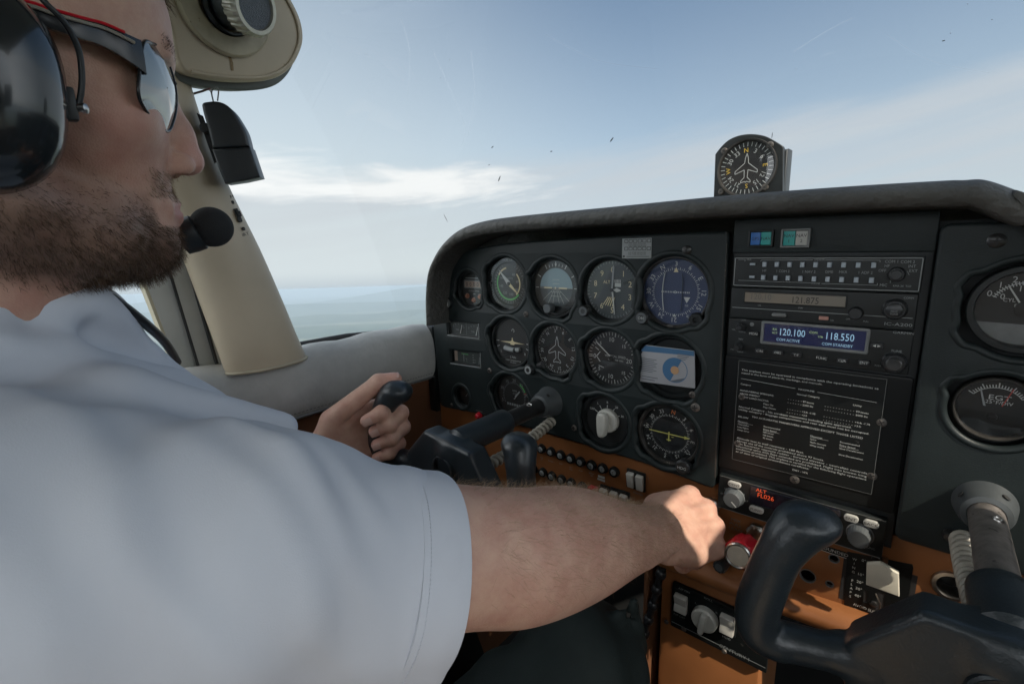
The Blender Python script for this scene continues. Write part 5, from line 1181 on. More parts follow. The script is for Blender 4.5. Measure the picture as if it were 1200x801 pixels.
# wing flap switch
c = tuple(np.mean([tq(*k4(*p)) for p in ((530,330),(765,375),(745,590),(517,520))], axis=0)); t = panel_thing('flap_switch', 'white paddle flap switch in a black plate lettered wing flaps', 'switch', c, YT-.0005)
def LF(px, zz=0): q = xz(px[0], px[1], YT-.0009); return (q[0]-c[0], q[1]-c[1])
w, h = .0325, .0310
mb = MB(); mb.plate([LF(k4(*p)) for p in ((530,325),(765,372),(768,384),(735,592),(518,525))][::-1], [[LF(k4(*p)) for p in ((590,465),(603,469),(600,508),(588,505))], [LF(k4(*p)) for p in ((640,470),(668,478),(660,545),(632,538))]], depth=.002, bev=.0004, z=.0004); mb.build('plate', 'placard', t)
mb = MB(); mb.rect(-.03,-.028,.03,.028,-.0002); mb.build('slot', 'seal', t, smooth=None)
mb = MB()
for i, ch in enumerate('WING'): mb.text(ch, *LF(k4(557-i*1.6, 352+i*15)), .0026, .0007)
for i, ch in enumerate('FLAPS'): mb.text(ch, *LF(k4(549-i*2.0, 428+i*14)), .0026, .0007)
for s_, p in (('0°',(590,357)),('10°',(580,407)),('20°',(576,434)),('30°',(572,458)),('40°',(568,483))): mb.text(s_, *LF(k4(*p)), .0030, .0007)
q = LF(k4(552,512)); mb.text('AVOID SLIPS WITH', q[0], q[1], .0030, .0007, align='l', sx=.88); q = LF(k4(556,532)); mb.text('FLAPS EXTENDED', q[0], q[1]+.0001, .0030, .0007, align='l', sx=.88); mb.build('lettering', 'white', t, smooth=None)
fl = [onY(*k4(*p), -.030) for p in ((600,368),(650,366),(716,403),(718,486),(598,443))]
q = [(p[0]-c[0], p[2]-c[1]) for p in fl]
mb = MB(); mb.plate(q[::-1], depth=.006, bev=.0012, z=.0345, bseg=3); mb.build('paddle', 'ivory', t)
m0 = LF(k4(640,440)); mb = MB(); mb.box((np.mean([p[0] for p in q]), np.mean([p[1] for p in q])+.001, .016), (.006,.003,.030), bev=.0008); mb.build('stem', 'steel', t)
mb = MB(); mb.tube([(*LF(k4(634,468)), .004), (*LF(k4(650,500)), .006), (*LF(k4(648,545)), .003)], .0007, 6); mb.build('spring', 'steel', t)
for p in ((632,350),(625,512)): MB().lathe([(0,.0026),(.0030,.002),(.0036,.0002)], 14, c=(*LF(k4(*p)),0)).build('fastener', 'screw_b', t)
# lighter sockets
def lighter(px, label, r):
    c = tq(*px); t = panel_thing('lighter_socket', label, 'lighter socket', c, YT, 'lighter sockets')
    MB().lathe([(r*.66,-.018),(r*.68,.001),(r*.74,.0030),(r*.95,.0026),(r,.0008),(r,-.001)], 48).build('ring', 'steel', t); MB().disc(r*.7, -.0165, 30).build('floor', 'seal', t, smooth=None)
lighter(k4(905,448), 'chrome ringed lighter socket above the LIGHTER lettering', .0150)
lighter(k4(882,545), 'chrome ringed socket half hidden behind the right yoke hub', .0140)
c = tq(*k4(896,510)); t = panel_thing('lettering', 'white LIGHTER lettering on the tan panel', 'lettering', c, YT-.0004); mb = MB(); mb.text('LIGHTER', 0, 0, .0046, 0, sx=1.3); mb.build('letters', 'dimwhite', t, smooth=None)
c = tq(*k4(130,228)); t = panel_thing('lettering', 'faint mixture lettering above the red knob', 'lettering', c, YT-.0004); mb = MB()
for i, s_ in enumerate(('MIX','PULL','LEAN')): mb.text(s_, 0, .006-.006*i, .0036, 0, sx=1.3)
mb.build('letters', 'faint', t, smooth=None)
# label tape GROUNDED and black embossed tape
c = tq(976,644.5); t = panel_thing('label_tape', 'black label tape with white lettering half hidden behind the right yoke grip', 'label', c, YT-.0003); a0_ = math.radians(0)
mb = MB(); mb.plate(rrect(-.030,-.0032,.0125,.0032,.0004,2), depth=.0008, bev=.0001, z=.0008); mb.build('tape', 'bezel', t); mb = MB(); mb.text('GROUNDED', -.0010, .0004, .0034, .0010, sx=1.1); mb.rect(-.030,-.0036,.0125,-.0030,.0010); mb.build('letters', 'white', t, smooth=None)
q0 = onY(812,675,-.012); t = thing('label_tape', 'black embossed label tape stuck on the lip under the fist', 'label', mtr(*q0)@PANEL)
q1 = onY(848,688,-.018); dd = np.array([q1[0]-q0[0], q1[2]-q0[2]]); LL = np.hypot(*dd)
mb = MB(); mb.box((LL/2,0,0), (LL,.0085,.0012), mrz(math.atan2(dd[1],dd[0])), bev=.0003); mb.build('tape', 'bezel', t)
mb = MB(); rg_ = random.Random(2)
for k in range(13): mb.box((LL*(.06+.072*k),rg_.uniform(-.0012,.0012),.0008), (LL*.04,.0034,.0007), mrz(math.atan2(dd[1],dd[0]))@mrz(0))
mb.build('embossing', 'edgegrey', t)

# circuit breakers: two rows of push buttons
ORD = ('first','second','third','fourth','fifth','sixth','seventh','eighth','ninth','tenth','eleventh','twelfth')
def breaker(px, label, amp, cap='bezel', face='dimwhite'):
    c = tq(*px); t = panel_thing('circuit_breaker', label, 'circuit breaker', c, YT, 'circuit breakers in two rows')
    MB().lathe([(.0047,.0050),(.0052,.0060),(.0068,.0056),(.0076,.0030),(.0080,-.001)], 28).build('collar', cap, t)
    b = MB().lathe([(0,.0066),(.0034,.0064),(.0042,.0056),(.0043,.003)], 24).build('button', face, t)
    if amp: mb = MB(); mb.text(amp, 0, 0, .0044, .0068); mb.build('lettering', 'dial', b, smooth=None)
    return t
for i, (px, amp) in enumerate(zip([(604.5,516),(614.5,519),(625,522),(635.4,525),(646.6,528.6),(658,532.4),(669.6,536.4),(681.2,540.2),(694,544.2),(707,548),(720.6,552)], ['5','5','10','10','5','10','15','5','10','15','5'])):
    breaker(px, 'round circuit breaker button, %s from the left in the upper row' % ORD[i], amp)
for i, (px, amp) in enumerate(zip([(604.5,542),(615.6,545.6),(626,549),(637,552.6),(647.6,557),(659,561),(670.2,565)], ['10','15','10','5','15','15','10'])):
    breaker(px, 'round circuit breaker button, %s from the left in the lower row' % ORD[i], amp)
breaker((683,569.5), 'all black circuit breaker button beside the red guarded switch', None, face='knob')
c = tq(695,574); t = panel_thing('guarded_switch', 'black toggle with a red guard at the right end of the lower breaker row', 'switch', c, YT)
mb = MB(); mb.box((.004,.004,.007), (.013,.012,.010), bev=.0015); mb.build('guard', 'red', t); mb = MB(); mb.lathe([(.0065,0),(.0065,.012),(.005,.014),(0,.0145)], 24, c=(-.003,-.003,0)); mb.build('toggle', 'bezel', t)
mb = MB()
for i, px in enumerate([(625,531.5),(635.4,534.5),(646.6,539),(658,542),(669.6,546),(681.2,550),(694,553.5),(707,556)]):
    q = tq(px[0]-.4, px[1]); 
    for k in range(2): mb.text(('STROBE','NAV','RADIO 1','INST','ALT','FLAP','PITOT','LDG')[i] if k == 0 else ('LT','LT','','','FLD','','HT','LT')[i], q[0], q[1]-.0016-.0034*k, .0022, 0)
t = thing('lettering', 'faint white lettering between the two circuit breaker rows', 'lettering', mtr(0,YT-.0004,0)@PANEL); mb.build('letters', 'dimwhite', t, smooth=None)
# label tape on a breaker, rocker switches
c = tq(705,560); t = panel_thing('label_tape', 'two small white paper labels under a breaker in the upper row', 'label', c, YT-.0003); mb = MB(); mb.rect(-.0055,.0006,.0055,.0040,.0005); mb.rect(-.0065,-.0040,.0060,-.0006,.0005); mb.build('paper', 'white', t, smooth=None)
def rocker(px, label, w=.0058, h=.0115, tilt=.22, group='white rocker switches'):
    c = tq(*px); t = panel_thing('rocker_switch', label, 'switch', c, YT, group)
    mb = MB(); mb.plate(rrect(-w-.0020,-h-.0025,w+.0020,h+.0025,.001,2), depth=.004, bev=.0005, z=.0028); mb.build('frame', 'bezel', t)
    mb = MB(); mb.box((0,0,.004), (2*w,2*h,.007), mrx(tilt), bev=.0012); mb.build('rocker', 'rocker', t)
for i, (px, s_) in enumerate((((740.5,560.0),'left'),((751.2,563.6),'right'))): rocker(px, 'white rocker switch, %s half of the close pair under the panel corner' % s_, w=.0050, h=.0115)
for i, px in enumerate(((709.3,577.5),(721.5,581),(732.6,584.6))): rocker(px, 'white rocker switch, %s of three in a row above the forearm' % ('leftmost','middle','rightmost')[i], w=.0056, h=.0105, tilt=.32)
c = tq(744,572); t = thing('lettering', 'faint white lettering beside the paired rockers', 'lettering', mtr(0,YT-.0004,0)@PANEL); mb = MB()
for s_, p in (('MASTER',(748,578)),('CARB',(766,580)),('HEAT',(766,584)),('2',(760,560))): mb.text(s_, *tq(*p), .0028, 0)
mb.build('letters', 'faint', t, smooth=None)

# mixture control (red), throttle (held by the fist), primer
def shaft_ctrl(name, label, base_px, head_px, ry): pass
b0 = onY(888,622,YT); h0 = onY(864.5,651,-.078); ax = unit(h0-b0)
t = thing('mixture_control', 'red ribbed mixture knob with a silver button and hex nut', 'engine control', look(b0, ax))
L_ = np.linalg.norm(h0-b0)
MB().lathe([(.0115,-.004),(.0115,.007),(.0100,.0085),(.0070,.0085)], 6).build('nut', 'steel', t, smooth=20); MB().lathe([(.0072,.006),(.0072,L_-.020)], 20).build('shaft', 'steel', t)
rip = lambda a, j: (.05*math.cos(a*9)) if j in (1,2,3) else 0
mb = MB(); mb.lathe([(.0090,L_-.036),(.0130,L_-.033),(.0150,L_-.020),(.0152,L_-.009),(.0148,L_-.003),(.0132,L_-.001)], 90, rip=rip); mb.build('knob', 'red', t)
MB().lathe([(.0110,L_),(.0122,L_+.0012),(.0135,L_+.0004),(.0138,L_-.003)], 48).build('rim', 'steel', t); mb = MB(); mb.lathe([(0,L_+.0004),(.0106,L_+.0002),(.0113,L_-.002)], 40); mb.build('lock_button', 'silver', t)
b0 = np.array((.322,YT,-.262)); h0_ = np.array((.330,-.088,-.258)); t = thing('throttle_control', 'black throttle plunger gripped in the fist of the pilot', 'engine control', look(b0, h0_-b0))
MB().lathe([(.0100,-.004),(.0100,.006),(.0055,.008),(.0055,.060)], 24).build('shaft', 'steel', t); MB().lathe([(.007,.055),(.011,.060),(.012,.070),(.011,.082),(.007,.086),(0,.086)], 40).build('knob', 'knob', t)
b0 = onY(846,661,-.010); t = thing('primer_knob', 'small black ribbed knob just below the red mixture knob', 'knob', look(b0, np.array((-.1,-1,.1))))
MB().lathe([(.006,-.012),(.0075,-.004),(.0080,.006),(.0068,.009),(0,.0092)], 60, rip=rip).build('cap', 'knob', t); MB().disc(.0046, .0096, 20).build('face', 'knob_g', t, smooth=None)

# autopilot panel on the pedestal
YA = -.002
c = ((.2776+.37)/2, -.4235); t = panel_thing('autopilot_panel', 'black autopilot panel with a grey round knob and two white rockers', 'autopilot', c, YA)
def LA(px): q = xz(px[0], px[1], YA-.0006); return (q[0]-c[0], q[1]-c[1])
def k6(x, y): return (700+x/5.0056, 560+y/5.0)
a = LA((788,682)); b_ = LA((780.5,730)); xw = .075
mb = MB(); mb.plate(rrect(a[0],b_[1],xw,a[1],.0015,3), depth=.006, bev=.0008, z=0); mb.build('faceplate', 'placard', t)
def k5(x, y): return (500+x/3.0694, 540+y/3.0688)
def arock(px, name='rocker'):
    x, y = LA(px); mb = MB(); mb.plate(rrect(x-.0100,y-.0165,x+.0100,y+.0165,.001,2), depth=.002, bev=.0004, z=.0016); mb.build('frame', 'bezel', t); mb = MB(); mb.box((x,y+.0068,.003), (.0165,.0140,.008), mtr(0,0,0)@mtr(x,y,0)@mrx(.28)@mtr(-x,-y,0), bev=.001); mb.box((x,y-.0068,.003), (.0165,.0145,.007), mtr(x,y,0)@mrx(-.12)@mtr(-x,-y,0), bev=.001); mb.build(name, 'rocker', t)
arock(k5(918,505)); arock(k5(1084,580))
x, y = LA(k5(1003,562)); mb = MB(); mb.lathe([(.0165,.0005),(.0160,.008),(.0140,.010),(0,.0105)], 56, c=(x,y,0)); kb = mb.build('knob', 'knob_w', t)
mb = MB(); mb.box((0,-.001,.013), (.0075,.029,.010), mtr(x,y,0)@mrz(-.12), bev=.003); mb.build('grip', 'knob_w', kb)
mb = MB(); T = lambda s_, px, hh=.0028, sx=1.15: mb.text(s_, *LA(k5(*px)), hh, .0004, sx=sx)
for s_, p in (('A/P ON',(925,464)),('A/P OFF',(908,556)),('ROLL',(1013,497)),('L',(968,510)),('R',(1043,545)),('HDG',(1078,635))): T(s_, p)
q = LA(k5(1075,672)); mb.text('CENTURY I', q[0]+.010, q[1], .0046, .0004, sx=1.1); zz_ = LA(k5(870,570))[1]; mb.rect(a[0]+.001,zz_-.0004,xw-.001,zz_+.0004,.0004)
mb.build('markings', 'dimwhite', t, smooth=None)
for p in ((862,577),(925,603),(1070,683)): MB().lathe([(0,.002),(.0028,.0016),(.0034,0)], 14, c=(*LA(k5(*p)),.0004)).build('screw', 'screw', t)
# beaded black cable hanging beside the pedestal
cab = [onY(*p, -.012) for p in ((777,664),(772,680),(768,697),(763,716),(757,735),(752,760),(749,800))]
t = thing('beaded_cable', 'black beaded cable hanging down beside the tan pedestal', 'cable', loc=tuple(cab[0]))
pp = spline(cab, 6)-cab[0]; mb = MB(); mb.tube(pp, .0048, 12); mb.build('sheath', 'knob', t, smooth=60)
s_ = np.concatenate([[0], np.cumsum(np.linalg.norm(np.diff(pp, axis=0), axis=1))]); 
for dL in np.arange(.012, s_[-1], .027):
    p = np.array([np.interp(dL, s_, pp[:,k]) for k in range(3)]); p2 = np.array([np.interp(dL+.002, s_, pp[:,k]) for k in range(3)])
    MB().lathe([(.0048,-.0060),(.0066,-.0042),(.0072,0),(.0066,.0042),(.0048,.0060)], 24, m=look(p, p2-p)).build('bead', 'knob', t, smooth=60)

# ================================================================== control yokes
def yoke_wheel():
    F = Field((-.16,-.262,-.125), (.16,-.10,.085), .0024)
    F.cap((0,-.190,0), (0,-.205,-.004), .0172, .0185, k=0)
    F.prism([(-.030,-.082),(.030,-.082),(.072,-.066),(.074,-.028),(.040,.014),(-.040,.014),(-.074,-.028),(-.072,-.066)], -.219, -.190, .0045, k=.010)
    for s_ in (-1, 1):
        F.cap((s_*.060,-.205,-.046), (s_*.074,-.206,-.046), .0150, .0150, k=.003)
        F.cap((s_*.066,-.205,-.046), (s_*.112,-.216,-.050), .0118, .0138, k=.004)
        gp = spline([(s_*.112,-.218,-.050), (s_*.124,-.221,-.046), (s_*.1275,-.2225,-.030), (s_*.123,-.2225,-.002), (s_*.117,-.220,.022), (s_*.110,-.214,.040)], 5); F.chain(list(gp), list(np.interp(np.linspace(0,1,len(gp)), [0,.25,.5,1], [.0135,.0150,.0150,.0145])), k=.0006)
        F.chain([(s_*.112,-.216,.034), (s_*.106,-.210,.042), (s_*.098,-.206,.043)], [.0142,.0140,.0125], k=.008)
        F.ell((s_*.1035,-.209,.046), (.0190,.0190,.0095), k=.006)
    return F.mesh(2)
YW = yoke_wheel()
def make_yoke(cx, label, zc, shaft_mat, roll=0.0, drop=0.0, n0=.1085):
    t = thing('control_yoke', label, 'control yoke', loc=(cx, 0, zc))
    w_ = skin('wheel', YW, 'yoke', t); w_.rotation_euler = (0, roll, 0); w_.location = (0, 0, -drop)
    P_ = mrx(math.pi/2)
    MB().lathe([(.0118,.010),(.0118,.165)], 40, m=P_).build('shaft', shaft_mat, t)
    MB().lathe([(.0118,n0),(.0160,n0),(.0176,n0+.0025),(.0178,n0+.012),(.0172,.165),(.0178,.200),(.010,.206)], 40, m=P_).build('neck', 'yoke', t)
    b = MB().lathe([(.0124,.036),(.0165,.0345),(.0192,.026),(.0215,.012),(.0260,.004),(.0280,.000),(.028,-.004)], 48, m=P_).build('boss', 'boss', t)
    mb = MB()
    for a in (1.0, 2.6): mb.lathe([(0,.0004),(.0026,.0004),(.003,0)], 12, m=P_@mtr(0,0,.026)@mrz(a)@mtr(.0198,0,0)@mry(math.pi/2))
    mb.build('set_screw', 'seal', b)
    MB().lathe([(.0026,.000),(.0034,.0012),(.0038,.0)], 14, m=P_@mtr(0,0,.062)@mrz(1.25)@mtr(.0116,0,0)@mry(math.pi/2)).build('pin', 'steel', t)
    mb = MB(); mb.lathe([(.0140,-.004),(.0145,.0010),(.0160,.0022),(.0175,.0010),(.0180,-.004)], 48, m=mtr(.000,-.2218,-.022)@PANEL); mb.build('emblem_ring', 'yoke', w_)
    return t
make_yoke(.082, 'left control yoke, black ram horn wheel on a dark shaft, held by the pilot', -.172, 'shaft', math.radians(6), .004)
t = make_yoke(.5535, 'right control yoke, near black ram horn wheel on a worn bare metal shaft', -.170, 'shaft_w', 0, .004, .148)
# coiled cords
def coil(p0, p1, r, wr, turns, label, sag=.0):
    p0 = np.array(p0); p1 = np.array(p1); t = thing('coiled_cord', label, 'cord', loc=tuple(p0), group=None)
    d = unit(p1-p0); u = unit(np.cross(d, (0,0,1.0))); w = np.cross(d, u); n = turns*14; pts = []
    for i in range(n+1):
        s_ = i/n; a = 2*math.pi*turns*s_; pts.append((p1-p0)*s_+np.array((0,0,-sag*4*s_*(1-s_)))+r*(math.cos(a)*u+math.sin(a)*w))
    MB().tube(pts, wr, 7).build('coil', 'cord', t, smooth=60)
coil(onY(648,492,-.004), onY(558,551,-.185), .0056, .0029, 19, 'pale coiled cord running below the left yoke shaft', .006)
coil(onY(1127,628,-.014), onY(1150,712,-.150), .0068, .0030, 13, 'pale coiled cord hanging beside the right yoke shaft', .004)
c = xz(1112,624,-.013); t = panel_thing('cord_clip', 'small dark stud with a wire ring holding the right coiled cord', 'clip', c, -.012); MB().lathe([(0,.012),(.004,.011),(.0052,.007),(.004,0)], 20).build('stud', 'screw_b', t); mb = MB(); mb.tube([(.014+.0075*math.cos(a), -.003+.005*math.sin(a), .006) for a in np.linspace(0, 2*math.pi, 20)], .001, 6); mb.build('ring', 'steel', t)

# ================================================================== the pilot
XC = .085
PIL = thing('person', 'bearded pilot in a white short sleeved shirt, left hand on the yoke', 'person', loc=(.085,-.58,-.5))
PO = np.array((.085,-.58,-.5))
M['skin'] = None
def skin_material():
    m = bpy.data.materials.new('skin'); m.use_nodes = True; nt = m.node_tree; b = nt.nodes['Principled BSDF']; L = nt.links
    tc = nt.nodes.new('ShaderNodeTexCoord')
    n1 = nt.nodes.new('ShaderNodeTexNoise'); n1.inputs['Scale'].default_value = 42; n1.inputs['Detail'].default_value = 6; n1.inputs['Roughness'].default_value = .65; L.new(tc.outputs['Object'], n1.inputs['Vector'])
    r1 = nt.nodes.new('ShaderNodeMapRange'); r1.inputs[1].default_value = .35; r1.inputs[2].default_value = .68; L.new(n1.outputs[0], r1.inputs[0])
    mx = nt.nodes.new('ShaderNodeMixRGB'); mx.inputs[1].default_value = (.60,.385,.29,1); mx.inputs[2].default_value = (.49,.265,.20,1); L.new(r1.outputs[0], mx.inputs[0])
    a1 = nt.nodes.new('ShaderNodeAttribute'); a1.attribute_name = 'red'
    m2 = nt.nodes.new('ShaderNodeMixRGB'); m2.inputs[2].default_value = (.52,.235,.20,1); L.new(a1.outputs['Fac'], m2.inputs[0]); L.new(mx.outputs[0], m2.inputs[1])
    a2 = nt.nodes.new('ShaderNodeAttribute'); a2.attribute_name = 'stubble'
    m3 = nt.nodes.new('ShaderNodeMixRGB'); m3.inputs[2].default_value = (.10,.062,.042,1); L.new(a2.outputs['Fac'], m3.inputs[0]); L.new(m2.outputs[0], m3.inputs[1]); L.new(m3.outputs[0], b.inputs['Base Color'])
    b.inputs['Roughness'].default_value = .48; b.inputs['Specular IOR Level'].default_value = .38
    b.inputs['Subsurface Weight'].default_value = .12; b.inputs['Subsurface Radius'].default_value = (.010,.004,.002); b.inputs['Subsurface Scale'].default_value = .35
    n2 = nt.nodes.new('ShaderNodeTexVoronoi'); n2.inputs['Scale'].default_value = 900; L.new(tc.outputs['Object'], n2.inputs['Vector'])
    n3 = nt.nodes.new('ShaderNodeTexNoise'); n3.inputs['Scale'].default_value = 110; n3.inputs['Detail'].default_value = 5; L.new(tc.outputs['Object'], n3.inputs['Vector'])
    ad = nt.nodes.new('ShaderNodeMath'); ad.operation = 'MULTIPLY_ADD'; ad.inputs[1].default_value = .35; L.new(n2.outputs[0], ad.inputs[0]); L.new(n3.outputs[0], ad.inputs[2])
    bp = nt.nodes.new('ShaderNodeBump'); bp.inputs['Strength'].default_value = .55; bp.inputs['Distance'].default_value = .0009; L.new(ad.outputs[0], bp.inputs['Height']); L.new(bp.outputs[0], b.inputs['Normal'])
    return m
M['skin'] = skin_material()
B = Field((-.24,-.72,-.36), (.42,-.02,.305), .0026)
x0 = XC
# head
B.ell((x0,-.550,.205), (.077,.098,.086), 0)
B.ell((x0,-.496,.208), (.060,.054,.056), .02)
B.ell((x0,-.505,.150), (.060,.054,.062), .02)
B.ell((x0,-.489,.100), (.037,.034,.030), .018)
for s_ in (-1, 1):
    B.ell((x0+s_*.043,-.492,.143), (.018,.023,.016), .016)
    B.chain([(x0+s_*.062,-.560,.120), (x0+s_*.058,-.548,.093), (x0+s_*.036,-.505,.076), (x0,-.484,.073)], [.018,.019,.017,.019], .020)
    B.cap((x0+s_*.033,-.460,.1865), (x0+s_*.010,-.4545,.187), .0085, .008, .012)
    B.ell((x0+s_*.032,-.453,.1675), (.017,.015,.0125), .008, op='s')
    B.ell((x0+s_*.032,-.4725,.168), (.0125,.0125,.0120), .002)
    B.cap((x0+s_*.046,-.477,.175), (x0+s_*.018,-.467,.1755), .0042, .0040, .004)
    B.cap((x0+s_*.045,-.478,.1605), (x0+s_*.019,-.468,.1600), .0040, .0040, .004)
    B.ell((x0+s_*.079,-.556,.150), (.010,.019,.031), .006)
B.ell((x0,-.477,.073), (.024,.0205,.019), .014)
B.chain([(x0,-.456,.178), (x0,-.4515,.163), (x0,-.4450,.146), (x0,-.4415,.131)], [.0085,.0080,.0090,.0098], .010)
B.ell((x0,-.4415,.1275), (.0098,.0102,.0088), .006)
for s_ in (-1, 1):
    B.ell((x0+s_*.0125,-.4510,.1240), (.0080,.0112,.0082), .0035)
    B.ell((x0+s_*.0072,-.4465,.1165), (.0046,.0066,.0044), .0015, op='s')
for s_, (zz, yy, rr) in ((1,(.0985,-.4570,.0050)),(1,(.0895,-.4575,.0058))):
    for e in (-1, 1): B.cap((x0, yy+.0022, zz), (x0+e*.022, yy-.0060, zz-.0015 if zz > .095 else zz+.002), rr, rr*.6, .004)
for e in (-1, 1): B.cap((x0, -.4505, .0938), (x0+e*.021, -.4595, .0932), .0013, .0010, .0015, op='s')
for s_ in (-1, 1): B.chain([(x0+s_*.0205,-.4535,.1245), (x0+s_*.027,-.4595,.1120), (x0+s_*.0315,-.4655,.100)], [.0016,.0020,.0014], .006, op='s')
# neck and upper trunk (under the shirt)
B.cap((x0,-.560,.075), (x0,-.595,-.03), .056, .062, .025, m=.06)
B.cap((x0-.12,-.590,-.045), (x0+.12,-.585,-.045), .050, .050, .04, m=.07)
B.ell((x0,-.590,-.16), (.125,.085,.16), .03)
# right arm
SH = np.array((.213,-.577,-.054)); EL = at(612,649,.325); WR = at(770,624,.487)
def limb(F, pts, rs, n=7, k=.0012, m=.05):
    P_ = spline(pts, n); R_ = spline(np.array(rs)[:,None], n)[:,0]; F.cap(P_[0], P_[1], R_[0], R_[1], .03, m=m)
    for i in range(1, len(P_)-1): F.cap(P_[i], P_[i+1], R_[i], R_[i+1], k, m=m)
def mixp(a, b, t): return np.array(a)*(1-t)+np.array(b)*t
M1 = mixp(EL, WR, .28)+np.array((0,0,.002)); M2 = mixp(EL, WR, .62)
limb(B, [SH, SH+(EL-SH)*.5, SH+(EL-SH)*.85, EL, M1, M2, mixp(EL, WR, .90), WR], [.047,.044,.0420,.0430,.0425,.0325,.0262,.0250])
def hand(F, W, a, n, s, ang, thumb, fing_extra=(0,0,0,0), spread=.0, sc=1.0, kf=.0030):
    a, n, s = unit(a), unit(n), unit(s); out = []
    Ls = [.085,.093,.090,.081]; off = [.0285,.0092,-.0102,-.0285]; arch = [0,.0035,.0020,-.0045]
    K = [W+sc*(a*Ls[i]+s*off[i]+n*arch[i]) for i in range(4)]
    for i in range(4):
        F.chain([W+sc*(a*.006+s*off[i]*.55-n*.002), W+sc*(a*.045+s*off[i]*.85-n*.003+n*arch[i]*.6), K[i]-n*.001*sc], [.0165*sc,.0152*sc,.0122*sc], .005)
        F.ell(K[i]+n*.0025*sc, np.array((.0118,)*3)*sc, .005)
        F.chain([W+sc*(a*.030+s*off[i]*.70+n*.0105), W+sc*(a*.060+s*off[i]*.88+n*(.0100+arch[i])), K[i]+n*.0100*sc], [.0020*sc,.0028*sc,.0030*sc], .006)
    F.cap(W+sc*(a*.030-n*.010-s*.020), W+sc*(a*.060-n*.009-s*.024), .0140*sc, .0125*sc, .006)
    lens = [(.042,.026,.021),(.046,.029,.022),(.043,.027,.022),(.034,.021,.019)]; rad = [(.0110,.0104,.0096,.0080),(.0112,.0106,.0097,.0081),(.0108,.0102,.0094,.0078),(.0098,.0092,.0084,.0071)]
    for i in range(4):
        p = K[i].copy(); pts = [p.copy()]
        for j in range(3):
            t = math.radians(ang[i][j]); d = math.cos(t)*a-math.sin(t)*n-s*off[i]*spread*j
            p = p+unit(d)*lens[i][j]*sc; pts.append(p.copy())
        G = Field(np.min(pts, 0)-.03, np.max(pts, 0)+.03, F.h)
        G.lo = F.lo+np.round((G.lo-F.lo)/F.h)*F.h; G.ax = [(G.lo[q]+F.h*np.arange(G.n[q])).astype(np.float32) for q in range(3)]
        G.chain(pts, np.array(rad[i])*sc, .004); 
        for q in (1, 2): G.ell(pts[q], np.array((rad[i][q]*1.06,)*3)*sc, .003)
        i0 = np.round((G.lo-F.lo)/F.h).astype(int); i1 = i0+G.n; c0 = np.maximum(i0, 0); c1 = np.minimum(i1, F.n)
        if (c1 > c0).all():
            F.comb(tuple(slice(int(u), int(v)) for u, v in zip(c0, c1)), G.d[tuple(slice(int(u-w), int(v-w)) for u, v, w in zip(c0, c1, i0))], kf)
        out.append(pts)
    tb = W+sc*(a*.022+s*.024-n*.010)
    F.cap(W+sc*(a*.010+s*.012-n*.006), tb+(np.array(thumb[0])-tb)*.8, .0165*sc, .0150*sc, .006)
    F.chain([np.array(q) for q in thumb], [.0138*sc,.0116*sc,.0108*sc,.0082*sc][:len(thumb)], .005)
    out.append([np.array(q) for q in thumb]); return out
# veins under the skin of the forearm
for ph_, w0, w1 in ((.9, .15, .95), (1.5, .30, 1.0), (.35, .45, .98)):
    ax_ = unit(WR-EL); nv = unit(CAM-mixp(EL, WR, .5)); nv = unit(nv-np.dot(nv, ax_)*ax_); tv = np.cross(ax_, nv); pts_ = []
    for q in np.linspace(w0, w1, 14):
        rr_ = np.interp(q, [0,.28,.62,.9,1], [.0430,.0425,.0325,.0262,.0250]); an = ph_-.7+.22*math.sin(q*9+ph_*5); pts_.append(mixp(EL, WR, q)+(nv*math.cos(an)+tv*math.sin(an))*(rr_-.0012))
    B.chain(pts_, [.0018]*14, .0035)
# right fist on the throttle
KR = at(836,606,.552); aR = unit(KR-WR)
nR = unit(CAM-WR); nR = unit(nR-np.dot(nR, aR)*aR+0.24*np.cross(nR, aR)); sR = np.cross(nR, aR)
tR = WR+aR*.045+sR*.030-nR*.016
RF = hand(B, WR, aR, nR, sR, [(68,158,215),(72,164,220),(76,168,224),(80,172,228)], [tR, tR+aR*.022-nR*.018+sR*.004, tR+aR*.030-nR*.040-sR*.006])
# left hand on the yoke horn, forearm coming up from below
post = np.array((.082-.120,-.2225,-.163))
aL = unit((.30,.88,.34)); nL = unit((-.93,.34,-.08)); nL = unit(nL-np.dot(nL, aL)*aL); sL = np.cross(aL, nL)
KL = post+nL*.0290-aL*.004-sL*.011; WL = KL-aL*.088
tL = WL+aL*.040+sL*.042-nL*.012
th = [tL, onX(444,448,-.040), onX(462,445,-.028)]
LF_ = hand(B, WL, aL, nL, sL, [(50,130,190),(54,138,200),(56,142,204),(58,146,208)], [th[0], th[1], th[2]], sc=.98)
ELB = np.array((-.135,-.53,-.255)); SHL = np.array((-.075,-.585,-.05))
limb(B, [SHL, mixp(SHL, ELB, .5), ELB, mixp(ELB, WL, .3), mixp(ELB, WL, .7), mixp(ELB, WL, .95), WL+aL*.006], [.055,.050,.045,.045,.036,.0290,.0275])
VB, FB_ = B.mesh(1)
body = skin('body', (VB, FB_), 'skin', PIL, loc=None); body.location = tuple(-PO)
def sstep(v, a, b): t = np.clip((v-a)/(b-a), 0, 1); return t*t*(3-2*t)
X_, Y_, Z_ = VB[:,0]-XC, VB[:,1], VB[:,2]
